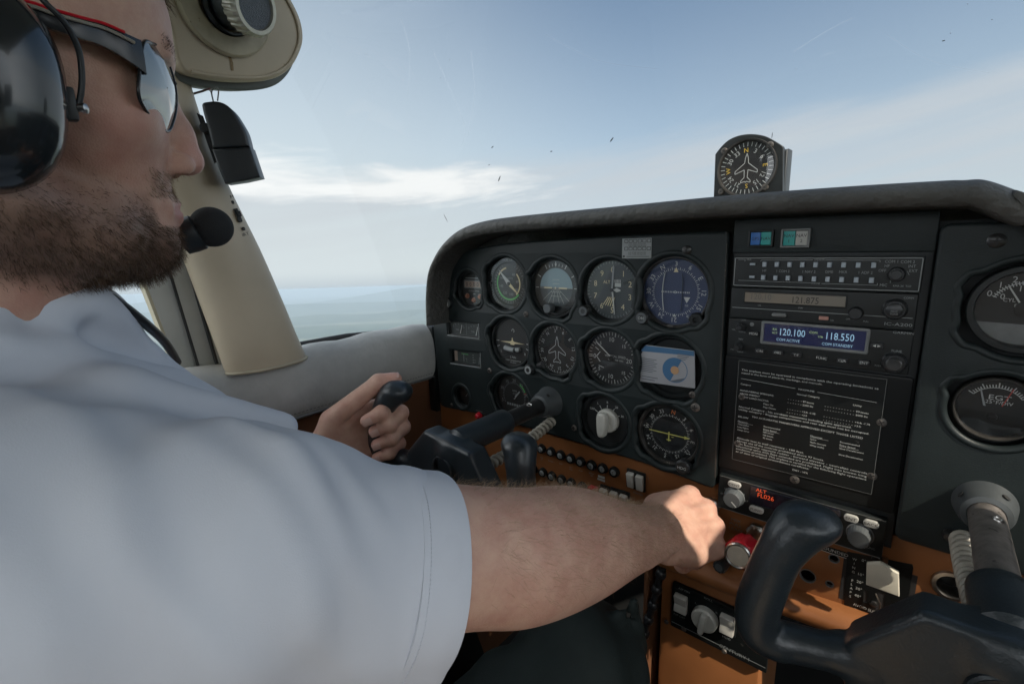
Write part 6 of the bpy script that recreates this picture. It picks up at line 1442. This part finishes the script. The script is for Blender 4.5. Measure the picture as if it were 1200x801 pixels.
# beard region on the face
def beard_mask(x, y, z):
    ax_ = np.abs(x)
    line = np.interp(y, [-.60,-.545,-.525,-.505,-.485,-.470,-.455,-.43], [.150,.150,.146,.118,.106,.104,.112,.112])
    m = sstep(line-z, -.004, .008)
    mous = sstep(z, .0995, .1015)*sstep(.1185-z, 0, .003)*sstep(y, -.478, -.470)
    m = np.maximum(m, mous)
    bare = sstep(z, .0805, .0835)*sstep(.1012-z, 0, .002)*sstep(y+.25*(z-.09), -.4765, -.4705); m = m*(1-bare)
    neck = sstep(z+.25*(y+.50), .036, .050); back = sstep(y, -.585, -.560)
    return m*neck*back
head_sel = (Z_ > .0) & (np.abs(X_) < .1)
bm_ = beard_mask(X_, Y_, Z_)*head_sel
red = np.exp(-((Y_+.436)**2+(Z_-.128)**2+X_**2)/.018**2)*.65*head_sel + np.exp(-((Z_-.1365)**2/.018**2+(Y_+.485)**2/.02**2))*.40*head_sel*(np.abs(X_) > .025)
lips = (sstep(.0065-np.abs(Z_-.0935), 0, .002)*sstep(.0215-np.abs(X_), 0, .004)*sstep(Y_, -.470, -.463))*head_sel
red = np.maximum(red, lips*.9)
tips = np.concatenate([np.array([p[-1] for p in RF]), np.array([p[-1] for p in LF_])])
for tp_ in tips: red = np.maximum(red, .55*np.exp(-((VB-tp_)**2).sum(1)/.014**2))
for q in (RF, LF_):
    for f_ in q[:4]: red = np.maximum(red, .30*np.exp(-((VB-f_[0])**2).sum(1)/.012**2)); red = np.maximum(red, .25*np.exp(-((VB-f_[1])**2).sum(1)/.010**2))
hv_ = np.maximum(np.maximum(sstep(Z_, .200, .208)*sstep(-X_, .008, .016)*sstep(Y_, -.52, -.50)*(np.abs(X_) < .1), sstep(Z_, .212, .232)*(np.abs(X_) < .1)), sstep(-Y_, .57, .60)*sstep(Z_, .085, .115)*(np.abs(X_) < .1))
bm_ = bm_*1.0; STUB = np.maximum(np.clip(bm_*(.30+.42*sstep(.108-Z_, 0, .03)),0,1), hv_*.9)
for nm, arr in (('red', np.clip(red,0,1)), ('stubble', STUB)):
    a_ = body.data.attributes.new(nm, 'FLOAT', 'POINT'); a_.data.foreach_set('value', arr.astype(np.float32))
# normals of the body skin
fn = np.cross(VB[FB_[:,2]]-VB[FB_[:,0]], VB[FB_[:,3]]-VB[FB_[:,1]]); vn = np.zeros_like(VB)
for i in range(4): np.add.at(vn, FB_[:,i], fn)
vn /= np.linalg.norm(vn, axis=1)[:,None]+1e-12
if np.mean((vn*(VB-VB.mean(0))).sum(1)) < 0: vn = -vn
farea = np.linalg.norm(fn, axis=1)/2; fc = VB[FB_].mean(1); fnn = vn[FB_].mean(1)
M['beard_hair'] = mat('beard_hair', (0.050,0.029,0.019), 0.55, col2=(0.13,0.080,0.048), vscale=260, spec=.3)
M['arm_hair'] = mat('arm_hair', (0.34,0.24,0.15), 0.5, spec=.3)
M['head_hair'] = mat('head_hair', (0.06,0.035,0.022), 0.5, col2=(0.11,0.07,0.04), vscale=200, spec=.3)
def strands(name, weight, count, dirfn, length, width, material, curl=.25, seg=3, seed=1):
    rg = np.random.default_rng(seed); w = weight*farea; w = w/w.sum(); I = rg.choice(len(w), count, p=w)
    uv = rg.random((count, 2)); q = FB_[I]
    P = (VB[q[:,0]]*((1-uv[:,:1])*(1-uv[:,1:]))+VB[q[:,1]]*(uv[:,:1]*(1-uv[:,1:]))+VB[q[:,2]]*(uv[:,:1]*uv[:,1:])+VB[q[:,3]]*((1-uv[:,:1])*uv[:,1:]))
    N = vn[q].mean(1); N /= np.linalg.norm(N, axis=1)[:,None]
    D = dirfn(P, N, rg); D /= np.linalg.norm(D, axis=1)[:,None]
    L_ = (length(P) if callable(length) else length)*rg.uniform(.55, 1.15, count)
    side = np.cross(D, rg.normal(size=(count, 3))); side /= np.linalg.norm(side, axis=1)[:,None]
    bend = np.cross(D, side); bend = bend-N*(bend*N).sum(1)[:,None]*.3
    V = []; 
    for k in range(seg+1):
        t = k/seg; c_ = P-N*.0006+D*(L_*t)[:,None]+bend*(L_*curl*t*t*rg.uniform(-1, 1, count))[:,None]+np.array((0,0,-1.0))*(L_*.15*t*t)[:,None]
        ww = width*(1-.75*t); V += [c_-side*ww/2, c_+side*ww/2]
    V = np.stack(V, 1); n_ = 2*(seg+1); V = V.reshape(-1, 3); base = np.arange(count)[:,None]*n_
    F_ = np.concatenate([base+np.array([2*k, 2*k+1, 2*k+3, 2*k+2]) for k in range(seg)])
    o = skin(name, (V, F_), material, PIL); o.location = tuple(-PO); return o
bmf = (beard_mask(fc[:,0]-XC, fc[:,1], fc[:,2])*(fc[:,2] > .0)*(np.abs(fc[:,0]-XC) < .1))
def bdir(P, N, rg):
    d = N*.55+np.array((0,.25,-.75))+rg.normal(size=P.shape)*.34
    return d
strands('beard', bmf*(.10+.90*sstep(.112-fc[:,2], 0, .034))*(.25+.75*(np.sin(fc[:,1]*310+4*np.sin(fc[:,2]*190))*np.sin(fc[:,2]*270+3*np.sin(fc[:,1]*150)) > -.25)), 13000, bdir, lambda P: .0034+.0036*sstep(.100-P[:,2], 0, .035)*sstep(P[:,1], -.56, -.49), .00032, 'beard_hair', curl=.5, seed=3)
M['mous_hair'] = mat('moustache_hair', (0.20,0.13,0.075), 0.5, col2=(0.30,0.205,0.12), vscale=240, spec=.3)
mw_ = sstep(fc[:,2], .1000, .1020)*sstep(.1190-fc[:,2], 0, .003)*sstep(fc[:,1], -.478, -.468)*(np.abs(fc[:,0]-XC) < .04)
strands('moustache', mw_, 650, lambda P, N, rg: N*.45+np.array((0,.25,-.8))+np.sign(P[:,:1]-XC)*np.array((.35,0,0))+rg.normal(size=P.shape)*.2, .0045, .00028, 'mous_hair', curl=.4, seed=13)
# arm hair along the forearms
ft = np.clip(((fc-EL)@(WR-EL))/((WR-EL)@(WR-EL)), -.3, 1.3); dl = np.linalg.norm(fc-(EL+ft[:,None]*(WR-EL)), axis=1)
aw = ((dl < .062) & (ft > -.25) & (ft < 1.02))*1.0*(.35+.65*sstep(fnn[:,2], -.05, .5))*(fnn[:,2] > -.15)
axd = unit(WR-EL)
strands('arm_hair', aw, 6000, lambda P, N, rg: N*.55+axd*.75+rg.normal(size=P.shape)*.38+np.array((.1,0,-.15)), .0110, .00017, 'arm_hair', curl=.5, seg=4, seed=5)
# hair on the head
hw = ((fc[:,2] > .203) & (fc[:,0] < XC-.012) & (fc[:,1] > -.50) & (np.abs(fc[:,0]-XC) < .1)) | ((fc[:,2] > .222) & (fc[:,1] > -.48) & (np.abs(fc[:,0]-XC) < .1)) | ((fc[:,2] > .20) & ((fc[:,1] < -.50) | (fc[:,2] > .252-.0*fc[:,1])) & (np.abs(fc[:,0]-XC) < .1)) | ((fc[:,1] < -.585) & (fc[:,2] > .10) & (np.abs(fc[:,0]-XC) < .1))
strands('hair', hw*1.0, 14000, lambda P, N, rg: N*.22+np.array((0,.55,-.05))*sstep(P[:,2], .2, .26)[:,None]+np.array((0,-.25,-.75))*(1-sstep(P[:,2], .2, .26))[:,None]+rg.normal(size=P.shape)*.2, lambda P: .010+.016*sstep(P[:,1], -.60, -.46)*sstep(P[:,2], .22, .27), .00050, 'head_hair', curl=.4, seed=9)
# eyebrows
ew = ((np.abs(fc[:,2]-.189) < .0045) & (fc[:,1] > -.475) & (np.abs(np.abs(fc[:,0]-XC)-.026) < .018) & (fc[:,2] > .0))
strands('eyebrow', ew*1.0, 700, lambda P, N, rg: N*.4+np.sign(P[:,:1]-XC)*np.array((.8,-.3,.2))+rg.normal(size=P.shape)*.12-N*.25, .0045, .0003, 'head_hair', seed=11)
# nails
M['nail'] = mat('fingernail', (.56,.36,.30), .30)
def nail(p, d, nrm, r=.0052):
    d = unit(d); nrm = unit(np.array(nrm)-np.dot(nrm, d)*d); x = np.cross(d, nrm)
    mb = MB(); rows = []
    for u in np.linspace(-1, 1, 7): rows.append([tuple(np.array(p)+x*r*u+d*r*1.25*v+nrm*(.0012*(1-u*u)-.0006*max(0, v)**2)) for v in np.linspace(-1, 1, 7)])
    mb.grid(rows); o = mb.build('fingernail', 'nail', PIL, smooth=60); o.location = tuple(-PO)
for f_, rr in zip(LF_[:4], (.0076,.0077,.0073,.0066)):
    d = unit(f_[3]-f_[2]); e = unit(f_[2]-f_[1]); nn = -unit(np.cross(np.cross(e, d), d)) if np.linalg.norm(np.cross(e, d)) > .05 else nL
    if np.dot(nn, f_[3]-post) < 0: nn = -nn
    nail(f_[3]-d*.001+nn*(rr*1.0), d, nn, .0046)
d = unit(LF_[4][2]-LF_[4][1]); nn = unit(sL+.4*nL*-1); nn = unit(nn-np.dot(nn, d)*d); nail(LF_[4][2]+nn*.0080, d, nn, .0056)

# ------------------------------------------------------------------ shirt
M['shirt'] = mat('white_cotton', (0.60,0.63,0.69), 0.85, bump=0.10, bscale=1500, bdetail=3, spec=.2, var=.03, vscale=8)
SF = Field((-.26,-.78,-.50), (.40,-.24,.10), .0034)
HT = at(553,603,.325); HB = at(482,803,.312)             # top and bottom of the sleeve hem
HC = SH+(EL-SH)*.735+np.array((0,0,-.0095)); SHs = np.array((.213,-.577,-.060)); DN = np.array((0,0,-.015))
axS = unit(EL-SH)
SF.ell((.068,-.565,-.160), (.165,.158,.185), 0, m=.08)
SF.ell((.070,-.590,-.36), (.165,.125,.20), .06, m=.08)
SF.cap((-.085,-.590,-.060), (.200,-.585,-.062), .064, .066, .05, m=.08)
SF.cap((.085,-.580,-.005), (.085,-.592,-.05), .070, .085, .04, m=.08)
rH = .0520
ext = HC+axS*.05
SF.cap(SHs, mixp(SHs, HC, .5)+np.array((.004,0,.010)), .068, .059, .035, m=.08); SF.cap(mixp(SHs, HC, .5)+np.array((.004,0,.010)), HC, .059, rH, .03, m=.08); SF.cap(HC, ext, rH, rH*1.0, .004, m=.08); SF.cap(mixp(SHs, HC, .4), HC+DN, .055, rH-.004, .012, m=.08); SF.cap(HC+DN, ext+DN, rH-.004, rH-.004, .004, m=.08)
SF.chain([SHL+np.array((0,0,-.01)), mixp(SHL, ELB, .45), mixp(SHL, ELB, .9)], [.066,.068,.064], .04, m=.08)
SF.chain([at(-80,376,.245), at(0,370,.27), at(55,368,.290), at(95,388,.315), at(145,420,.345)], [.024,.021,.019,.014,.011], .03, m=.05)
# collar
for k in range(28):
    a = 2*math.pi*k/28; a2 = 2*math.pi*(k+1)/28
    c_ = lambda q: np.array((.085+.062*math.sin(q), -.564+.046*math.cos(q), .026-.024*math.cos(q)))
    SF.cap(c_(a)-np.array((0,0,.022)), c_(a2)-np.array((0,0,.022)), .0105, .0105, .014); SF.cap(c_(a), c_(a2), .0075, .0075, .006)
X3, Y3, Z3 = SF.coords()
# folds: long soft waves radiating from the armpit and across the chest
def fold(p, q, amp, wid, k_=.02): 
    SF.cap(p, q, wid, wid*.5, k_, m=.05)
u = (X3*.35+Y3*1.0-Z3*.55); v = (X3*.9-Y3*.2+Z3*.6)
crease = .0032*(1-np.abs(np.sin(u*21+2.2*np.sin(v*7+.5)+.4)))**3*np.clip(.5+.8*np.sin(v*15+1.5*np.sin(u*9)),0,1)
wv = -crease+.0020*np.sin(u*62+6*np.sin(v*9))*np.sin(v*17+1.2)+.0013*np.sin(u*121+v*47+3*np.sin(v*21))+.0022*np.sin(v*38+4*np.sin(u*11)+.7)
wv = wv*.8; fa_ = .42
rel_ = [X3-SHs[0], Y3-SHs[1], Z3-SHs[2]]; tt_ = rel_[0]*axS[0]+rel_[1]*axS[1]+rel_[2]*axS[2]
u1_ = unit(CAM-HC); u1_ = unit(u1_-np.dot(u1_, axS)*axS); u2_ = np.cross(axS, u1_)
ph2 = np.arctan2(rel_[0]*u2_[0]+rel_[1]*u2_[1]+rel_[2]*u2_[2], rel_[0]*u1_[0]+rel_[1]*u1_[1]+rel_[2]*u1_[2])
for t0, sl, am, w_, p0_, pw in ((.165,.045,.0045,.0070,.2,.9),(.135,.060,.0050,.0080,-.5,.8),(.190,-.030,.0035,.0055,.9,.6),(.105,.050,.0050,.0090,.1,.8),(.060,.055,.0055,.0100,-.3,.9),(.150,-.050,.0035,.0065,-1.2,.6),(.015,.050,.0050,.0110,.3,.9)):
    s2_ = tt_-t0-sl*ph2-.006*np.sin(ph2*4+t0*80); am *= fa_; fd_ = np.clip((((HC-SHs)@axS)-.034-tt_)/.035, 0, 1); am = am*fd_; wv = wv-am*np.exp(-(s2_/w_)**2)*np.exp(-((ph2-p0_)/pw)**2)+am*.7*np.exp(-((s2_-w_*1.9)/w_)**2)*np.exp(-((ph2-p0_)/pw)**2)
SF.d += wv.astype(np.float32)
SF.cap(at(150,478,.262), at(330,500,.318), .020, .010, .03, m=.05)     # ridge over the shoulder seam
SF.cap(at(40,372,.252), at(125,384,.285), .0035, .002, .012, op='s')    # pinched fold under the collar
SF.cap(at(110,395,.290), at(210,430,.36), .007, .004, .02, op='s')
# hollow sleeve: cut at the hem, then bored out
t_ = ((X3-HC[0])*axS[0]+(Y3-HC[1])*axS[1]+(Z3-HC[2])*axS[2])
near = ((X3-HC[0])**2+(Y3-HC[1])**2+(Z3-HC[2])**2) < .16**2
hemband = (np.clip((t_+.030)/.0012, 0, 1)*.0011)
SF.d = np.where(near, SF.d-hemband.astype(np.float32), SF.d)
SF.d = np.where(near & (t_ > -.08), np.maximum(SF.d, t_), SF.d).astype(np.float32)
SF.cap(HC-axS*.07, HC+axS*.04, rH-.0066, rH-.0046, .003, op='s', m=.03); SF.cap(HC+DN-axS*.07, HC+DN+axS*.04, rH-.0106, rH-.0086, .003, op='s', m=.03)
tl = unit(ELB-SHL); te = mixp(SHL, ELB, .88); t2_ = ((X3-te[0])*tl[0]+(Y3-te[1])*tl[1]+(Z3-te[2])*tl[2]); nearL = ((X3-te[0])**2+(Y3-te[1])**2+(Z3-te[2])**2) < .11**2
SF.d = np.where(nearL & (X3 < -.06), np.maximum(SF.d, t2_), SF.d).astype(np.float32)
shirt = skin('shirt', SF.mesh(1), 'shirt', PIL); shirt.location = tuple(-PO)
# folded hem of the near sleeve: a thin stitched band
upS = unit(np.array((0,0,1))-axS[2]*axS); sdS = np.cross(axS, upS); rows = []
def hemr(a, t):
    e_ = -DN@upS; r2 = -e_*math.cos(a)+math.sqrt(max(0, (rH-.004)**2-(e_*math.sin(a))**2)); return max(rH, r2)+.0056+.0006*math.sin(5*a)
for t_, dr in ((-.0265,-.0030),(-.0262,.0006),(-.020,.0008),(-.010,.0009),(-.001,.0010),(.0006,.0004),(.0006,-.0012),(-.002,-.0020),(-.022,-.0024)):
    rows.append([tuple(HC+axS*t_+(upS*math.cos(a)+sdS*math.sin(a))*(hemr(a, (t_+.03)/.03)+dr)-PO) for a in np.linspace(0, 2*math.pi, 72, endpoint=False)])
MB().grid(rows, closeu=True).build('hem', 'shirt', shirt, smooth=50).location = tuple(PO)
mb = MB()
for t_ in (-.0225,):
    for i in range(0, 180):
        a = 2*math.pi*i/180; a2 = a+2*math.pi/180*.6; q = [HC+axS*t_+(upS*math.cos(b_)+sdS*math.sin(b_))*(hemr(b_, .25)+.0010)-PO for b_ in (a, a2)]
        mb.tube([tuple(q[0]), tuple((q[0]+q[1])/2), tuple(q[1])], .00030, 4)
mb.build('stitching', 'shirt', shirt, smooth=None).location = tuple(PO)
# trousers
M['trousers'] = mat('dark_trousers', (0.020,0.029,0.028), 0.75, bump=.35, bscale=800, var=.25, vscale=9, spec=.25)
TF = Field((-.16,-.80,-.93), (.40,-.02,-.24), .0055)
KN = np.array((.262,-.205,-.378))
TF.cap((.155,-.60,-.52), KN, .098, .066, 0, m=.08); TF.cap(KN, (.262,-.075,-.83), .066, .050, .02, m=.08)
TF.cap((.015,-.60,-.52), (-.03,-.21,-.400), .098, .066, .03, m=.08); TF.cap((-.03,-.21,-.400), (-.03,-.075,-.83), .066, .050, .02, m=.08)
TF.ell((.085,-.63,-.50), (.18,.13,.13), .04)
X3, Y3, Z3 = TF.coords(); TF.d += (.0035*np.sin(Y3*60+X3*40+3*np.sin(Z3*20))*np.sin(Z3*35+X3*20)+.003*np.sin(Y3*95-Z3*70+X3*30)*np.exp(-((Y3+.2)**2+(Z3+.38)**2)/.02)).astype(np.float32)
TF.cap(at(742,705,.50), at(757,760,.515), .006, .004, .012); TF.cap(at(725,720,.50), at(735,790,.51), .006, .004, .012)
tr_ = skin('trousers', TF.mesh(1), 'trousers', PIL); tr_.location = tuple(-PO)
mb = MB()
for xx in (.262, -.03): mb.box((xx,-.03,-.885), (.095,.26,.075), bev=.03, seg=4)
for i_, xx in enumerate((.262, -.03)): MB().box((xx,-.03,-.885), (.095,.26,.075), bev=.03, seg=4).build('shoe', 'seal', PIL, smooth=60).location = tuple(-PO)

# ------------------------------------------------------------------ sunglasses
M['frame_b'] = mat('sunglass_frame', (0.015,0.017,0.02), .22)
M['lens_m'] = mat('mirror_lens', (0.23,0.235,0.23), .10, metal=.9)
gx = lambda x, y, X: onX(x, y, X)
t = thing('sunglasses', 'black sport sunglasses with mirrored lenses and a red striped temple, worn by the pilot', 'sunglasses', loc=(.085,-.45,.17)); GO = np.array((.085,-.45,.17))
def lens_surface(s_):
    # pixel outline of the near lens, wrapped on a cylinder round the face
    pts = [(168,51),(178,51),(188,57),(199,79),(205,102),(206.5,123),(203,142),(196.5,154),(184,145),(170,128),(162.5,111),(163.5,84)]
    rows = []
    out = []
    for (x, y) in pts:
        # x position grows from the nose side (right in the picture) to the temple
        f_ = (208-x)/46.0; X = XC+.010+.058*np.clip(f_, 0, 1)**.85
        p = onX(x, y, X); out.append(p)
    return np.array(out)
LP = lens_surface(1); LPs = spline(LP, 5, closed=True)
for s_ in (1, -1):
    Q = LPs.copy()
    if s_ < 0: Q[:,0] = 2*XC-Q[:,0]
    cQ = Q.mean(0); out_ = unit(np.array((s_*.55,.80,.05)))
    rows = [[tuple(cQ+(q-cQ)*k+out_*.0045*(1-k*k)-GO) for q in Q] for k in (1.0,.8,.6,.4,.2,.02)]
    MB().grid(rows, closeu=True).build('lens', 'lens_m', t, smooth=80)
    mb = MB(); mb.tube([tuple(q-GO) for q in Q]+[tuple(Q[0]-GO)], .0010, 8, caps=False); mb.build('rim', 'frame_b', t, smooth=60)
    tp_ = [onX(168,68,.1500), onX(148,56,.1545), onX(120,42,.157), onX(90,33,.1615), onX(60,24,.1625), onX(20,12,.163), np.array((.162,-.565,.172))]
    tp_ = spline(tp_, 5)
    if s_ < 0: tp_ = tp_*np.array((-1,1,1))+np.array((2*XC,0,0))
    hh = np.interp(np.linspace(0, 1, len(tp_)), [0,.12,.4,1], [.0085,.0072,.0050,.0035])
    rows = []
    for p, h_ in zip(tp_, hh):
        xo = s_*.0013; rows.append([tuple(p+np.array(o_)-GO) for o_ in ((xo,0,h_),(xo*1.8,0,0),(xo,0,-h_),(-xo,0,-h_),(-xo,0,h_))])
    MB().grid(rows, closeu=True, cap=True).build('temple', 'frame_b', t, smooth=40)
    mb = MB(); k_ = len(tp_); mb.tube([tuple(p+np.array((s_*.0026,0,h_*.55))-GO) for p, h_ in zip(tp_[3:-4], hh[3:-4])], .0009, 6); mb.build('silver_line', 'silver', t)
    mb = MB(); mb.tube([tuple(p+np.array((s_*.0016,0,h_+.0001))-GO) for p, h_ in zip(tp_[5:-3], hh[5:-3])], .0008, 6); mb.build('red_stripe', 'red', t)
mb = MB(); a = LPs[np.argmax(LPs[:,1]+.3*LPs[:,2])]; mb.tube([tuple(a-GO), (0,a[1]+.004-GO[1],a[2]+.002-GO[2]), tuple(np.array((2*XC-a[0],a[1],a[2]))-GO)], .0016, 8); mb.build('bridge', 'frame_b', t)

# ------------------------------------------------------------------ headset
M['cup'] = mat('headset_shell', (0.016,0.020,0.023), .16, spec=.6, coat=.3)
t = thing('headset', 'glossy black aviation headset with a foam ball microphone on a boom, worn by the pilot', 'headset', loc=(.085,-.545,.15)); HO = np.array((.085,-.545,.15))
mb = MB()
CU = (.170,-.551,.141)
for s_ in (1, -1):
    cx_ = CU[0] if s_ > 0 else 2*XC-CU[0]
    Rm_ = mtr(cx_-HO[0], CU[1]-HO[1], CU[2]-HO[2]) @ mrx(-.12) @ mry(s_*math.pi/2)
    prof = [(0,.024),(.40,.0235),(.66,.0205),(.86,.014),(.97,.005),(1.0,-.004),(.98,-.010)]
    vs = MB()
    n_ = 56; V = []; Fq = []
    for i in range(n_):
        a = 2*math.pi*i/n_; ca, sa = math.cos(a), math.sin(a); sup = (abs(ca)**2.5+abs(sa)**2.5)**(-1/2.5)
        for r_, z_ in prof: V.append((r_*.0475*ca*sup, r_*.0385*sa*sup, z_))
    k_ = len(prof)
    for i in range(n_):
        for j in range(k_-1): Fq.append((i*k_+j, ((i+1) % n_)*k_+j, ((i+1) % n_)*k_+j+1, i*k_+j+1))
    MB().add(V, Fq, Rm_).build('ear_cup', 'cup', t, smooth=60)
    V2 = []; pr2 = [(.96,-.008),(1.00,-.012),(1.02,-.018),(.98,-.025),(.80,-.027),(.6,-.022)]
    for i in range(n_):
        a = 2*math.pi*i/n_; ca, sa = math.cos(a), math.sin(a); sup = (abs(ca)**2.5+abs(sa)**2.5)**(-1/2.5)
        for r_, z_ in pr2: V2.append((r_*.0465*ca*sup, r_*.0375*sa*sup, z_))
    k2_ = len(pr2); F2 = [(i*k2_+j, ((i+1) % n_)*k2_+j, ((i+1) % n_)*k2_+j+1, i*k2_+j+1) for i in range(n_) for j in range(k2_-1)]
    MB().add(V2, F2, Rm_).build('cushion', 'seal', t, smooth=60)
# stirrup wire with its clip and nut
w_ = [onX(30,-25,.178), onX(52,2,.180), onX(72,22,.178), onX(84,40,.175), onX(93,62,.172), onX(96,88,.170), onX(95,108,.169), onX(92,124,.168)]
MB().tube(spline(w_, 5)-HO, .0013, 8).build('stirrup', 'box', t, smooth=60)
q = onX(79,122,.168); MB().box(tuple(q-HO), (.006,.0065,.0155), mrx(0), bev=.0012).build('pivot_block', 'box', t)
q = onX(95,127,.170); P_ = look(q-HO, (.55,.75,.0)); MB().lathe([(.0010,-.004),(.0018,-.003),(.0018,.0005),(.0024,.0005),(.0024,.0022),(.0014,.0028),(0,.003)], 16, m=P_).build('nut', 'steel', t)
# head band
hb = [(.150+.013,-.56,.185), (.158,-.575,.26), (.125,-.58,.308), (.085,-.58,.318), (.045,-.58,.308), (.012,-.575,.26), (.007,-.56,.185)]
MB().tube(spline(hb, 6)-HO, .006, 10).build('head_band', 'box', t, smooth=60)
# boom and microphone on the far side of the mouth
mc = onX(248,266,.062)
bm2 = spline([(.003,-.545,.115), (-.005,-.50,.085), (.012,-.455,.078), mc+np.array((-.012,-.016,.004)), mc+np.array((-.004,-.010,-.002))], 8)
MB().tube(bm2-HO, .0022, 8).build('boom', 'steel', t, smooth=60)
q = mc+np.array((-.006,-.014,-.006)); MB().lathe([(0,-.008),(.0125,-.007),(.0135,.0),(.0135,.006),(.010,.009)], 28, m=look(q-HO, mc-q)).build('mic_socket', 'box', t)
M['foam'] = mat('black_foam', (0.016,0.017,0.018), .95, bump=.6, bscale=900)
fm = MB(); prf = [(.0153*math.sin(a), -.0153*math.cos(a)) for a in np.linspace(0, math.pi, 22)]; fm.lathe(prf, 36, m=look(mc-HO, (0,.3,1))); fm.build('mic_foam', 'foam', t, smooth=80)
# cord over the collar
t = thing('cable', 'black headset cord running over the collar and down the white shirt front', 'cord', loc=tuple(at(100,335,.31))); L0 = at(100,335,.31)
MB().tube(spline([at(66,352,.300), at(80,333,.290), at(100,334,.295), at(125,346,.305), at(150,363,.320), at(176,384,.345), at(194,402,.385), at(208,424,.45)], 8)-L0, .0033, 10).build('cable', 'box', t, smooth=60)
# seat
t = thing('pilot_seat', 'tan pilot seat under and behind the pilot', 'seat', loc=(.085,-.70,-.70)); SO = np.array((.085,-.70,-.70))
MB().box((0,.06,.04), (.44,.46,.12), bev=.04, seg=4).build('cushion', 'tan_d', t, smooth=60); MB().box((0,-.16,.28), (.42,.11,.52), mrx(.12), bev=.04, seg=4).build('backrest', 'tan_d', t, smooth=60); MB().box((0,.05,-.11), (.36,.36,.19), bev=.01).build('base', 'seal', t)
# seat belt buckle strip seen at the hem

# ================================================================== put the aircraft into its attitude
bpy.context.view_layer.update()
skip_ = set(WORLD_ONLY)
for o in list(S.objects):
    if o.parent is None and o not in skip_ and o is not sun: o.matrix_basis = ATT @ o.matrix_basis
bpy.context.view_layer.update()
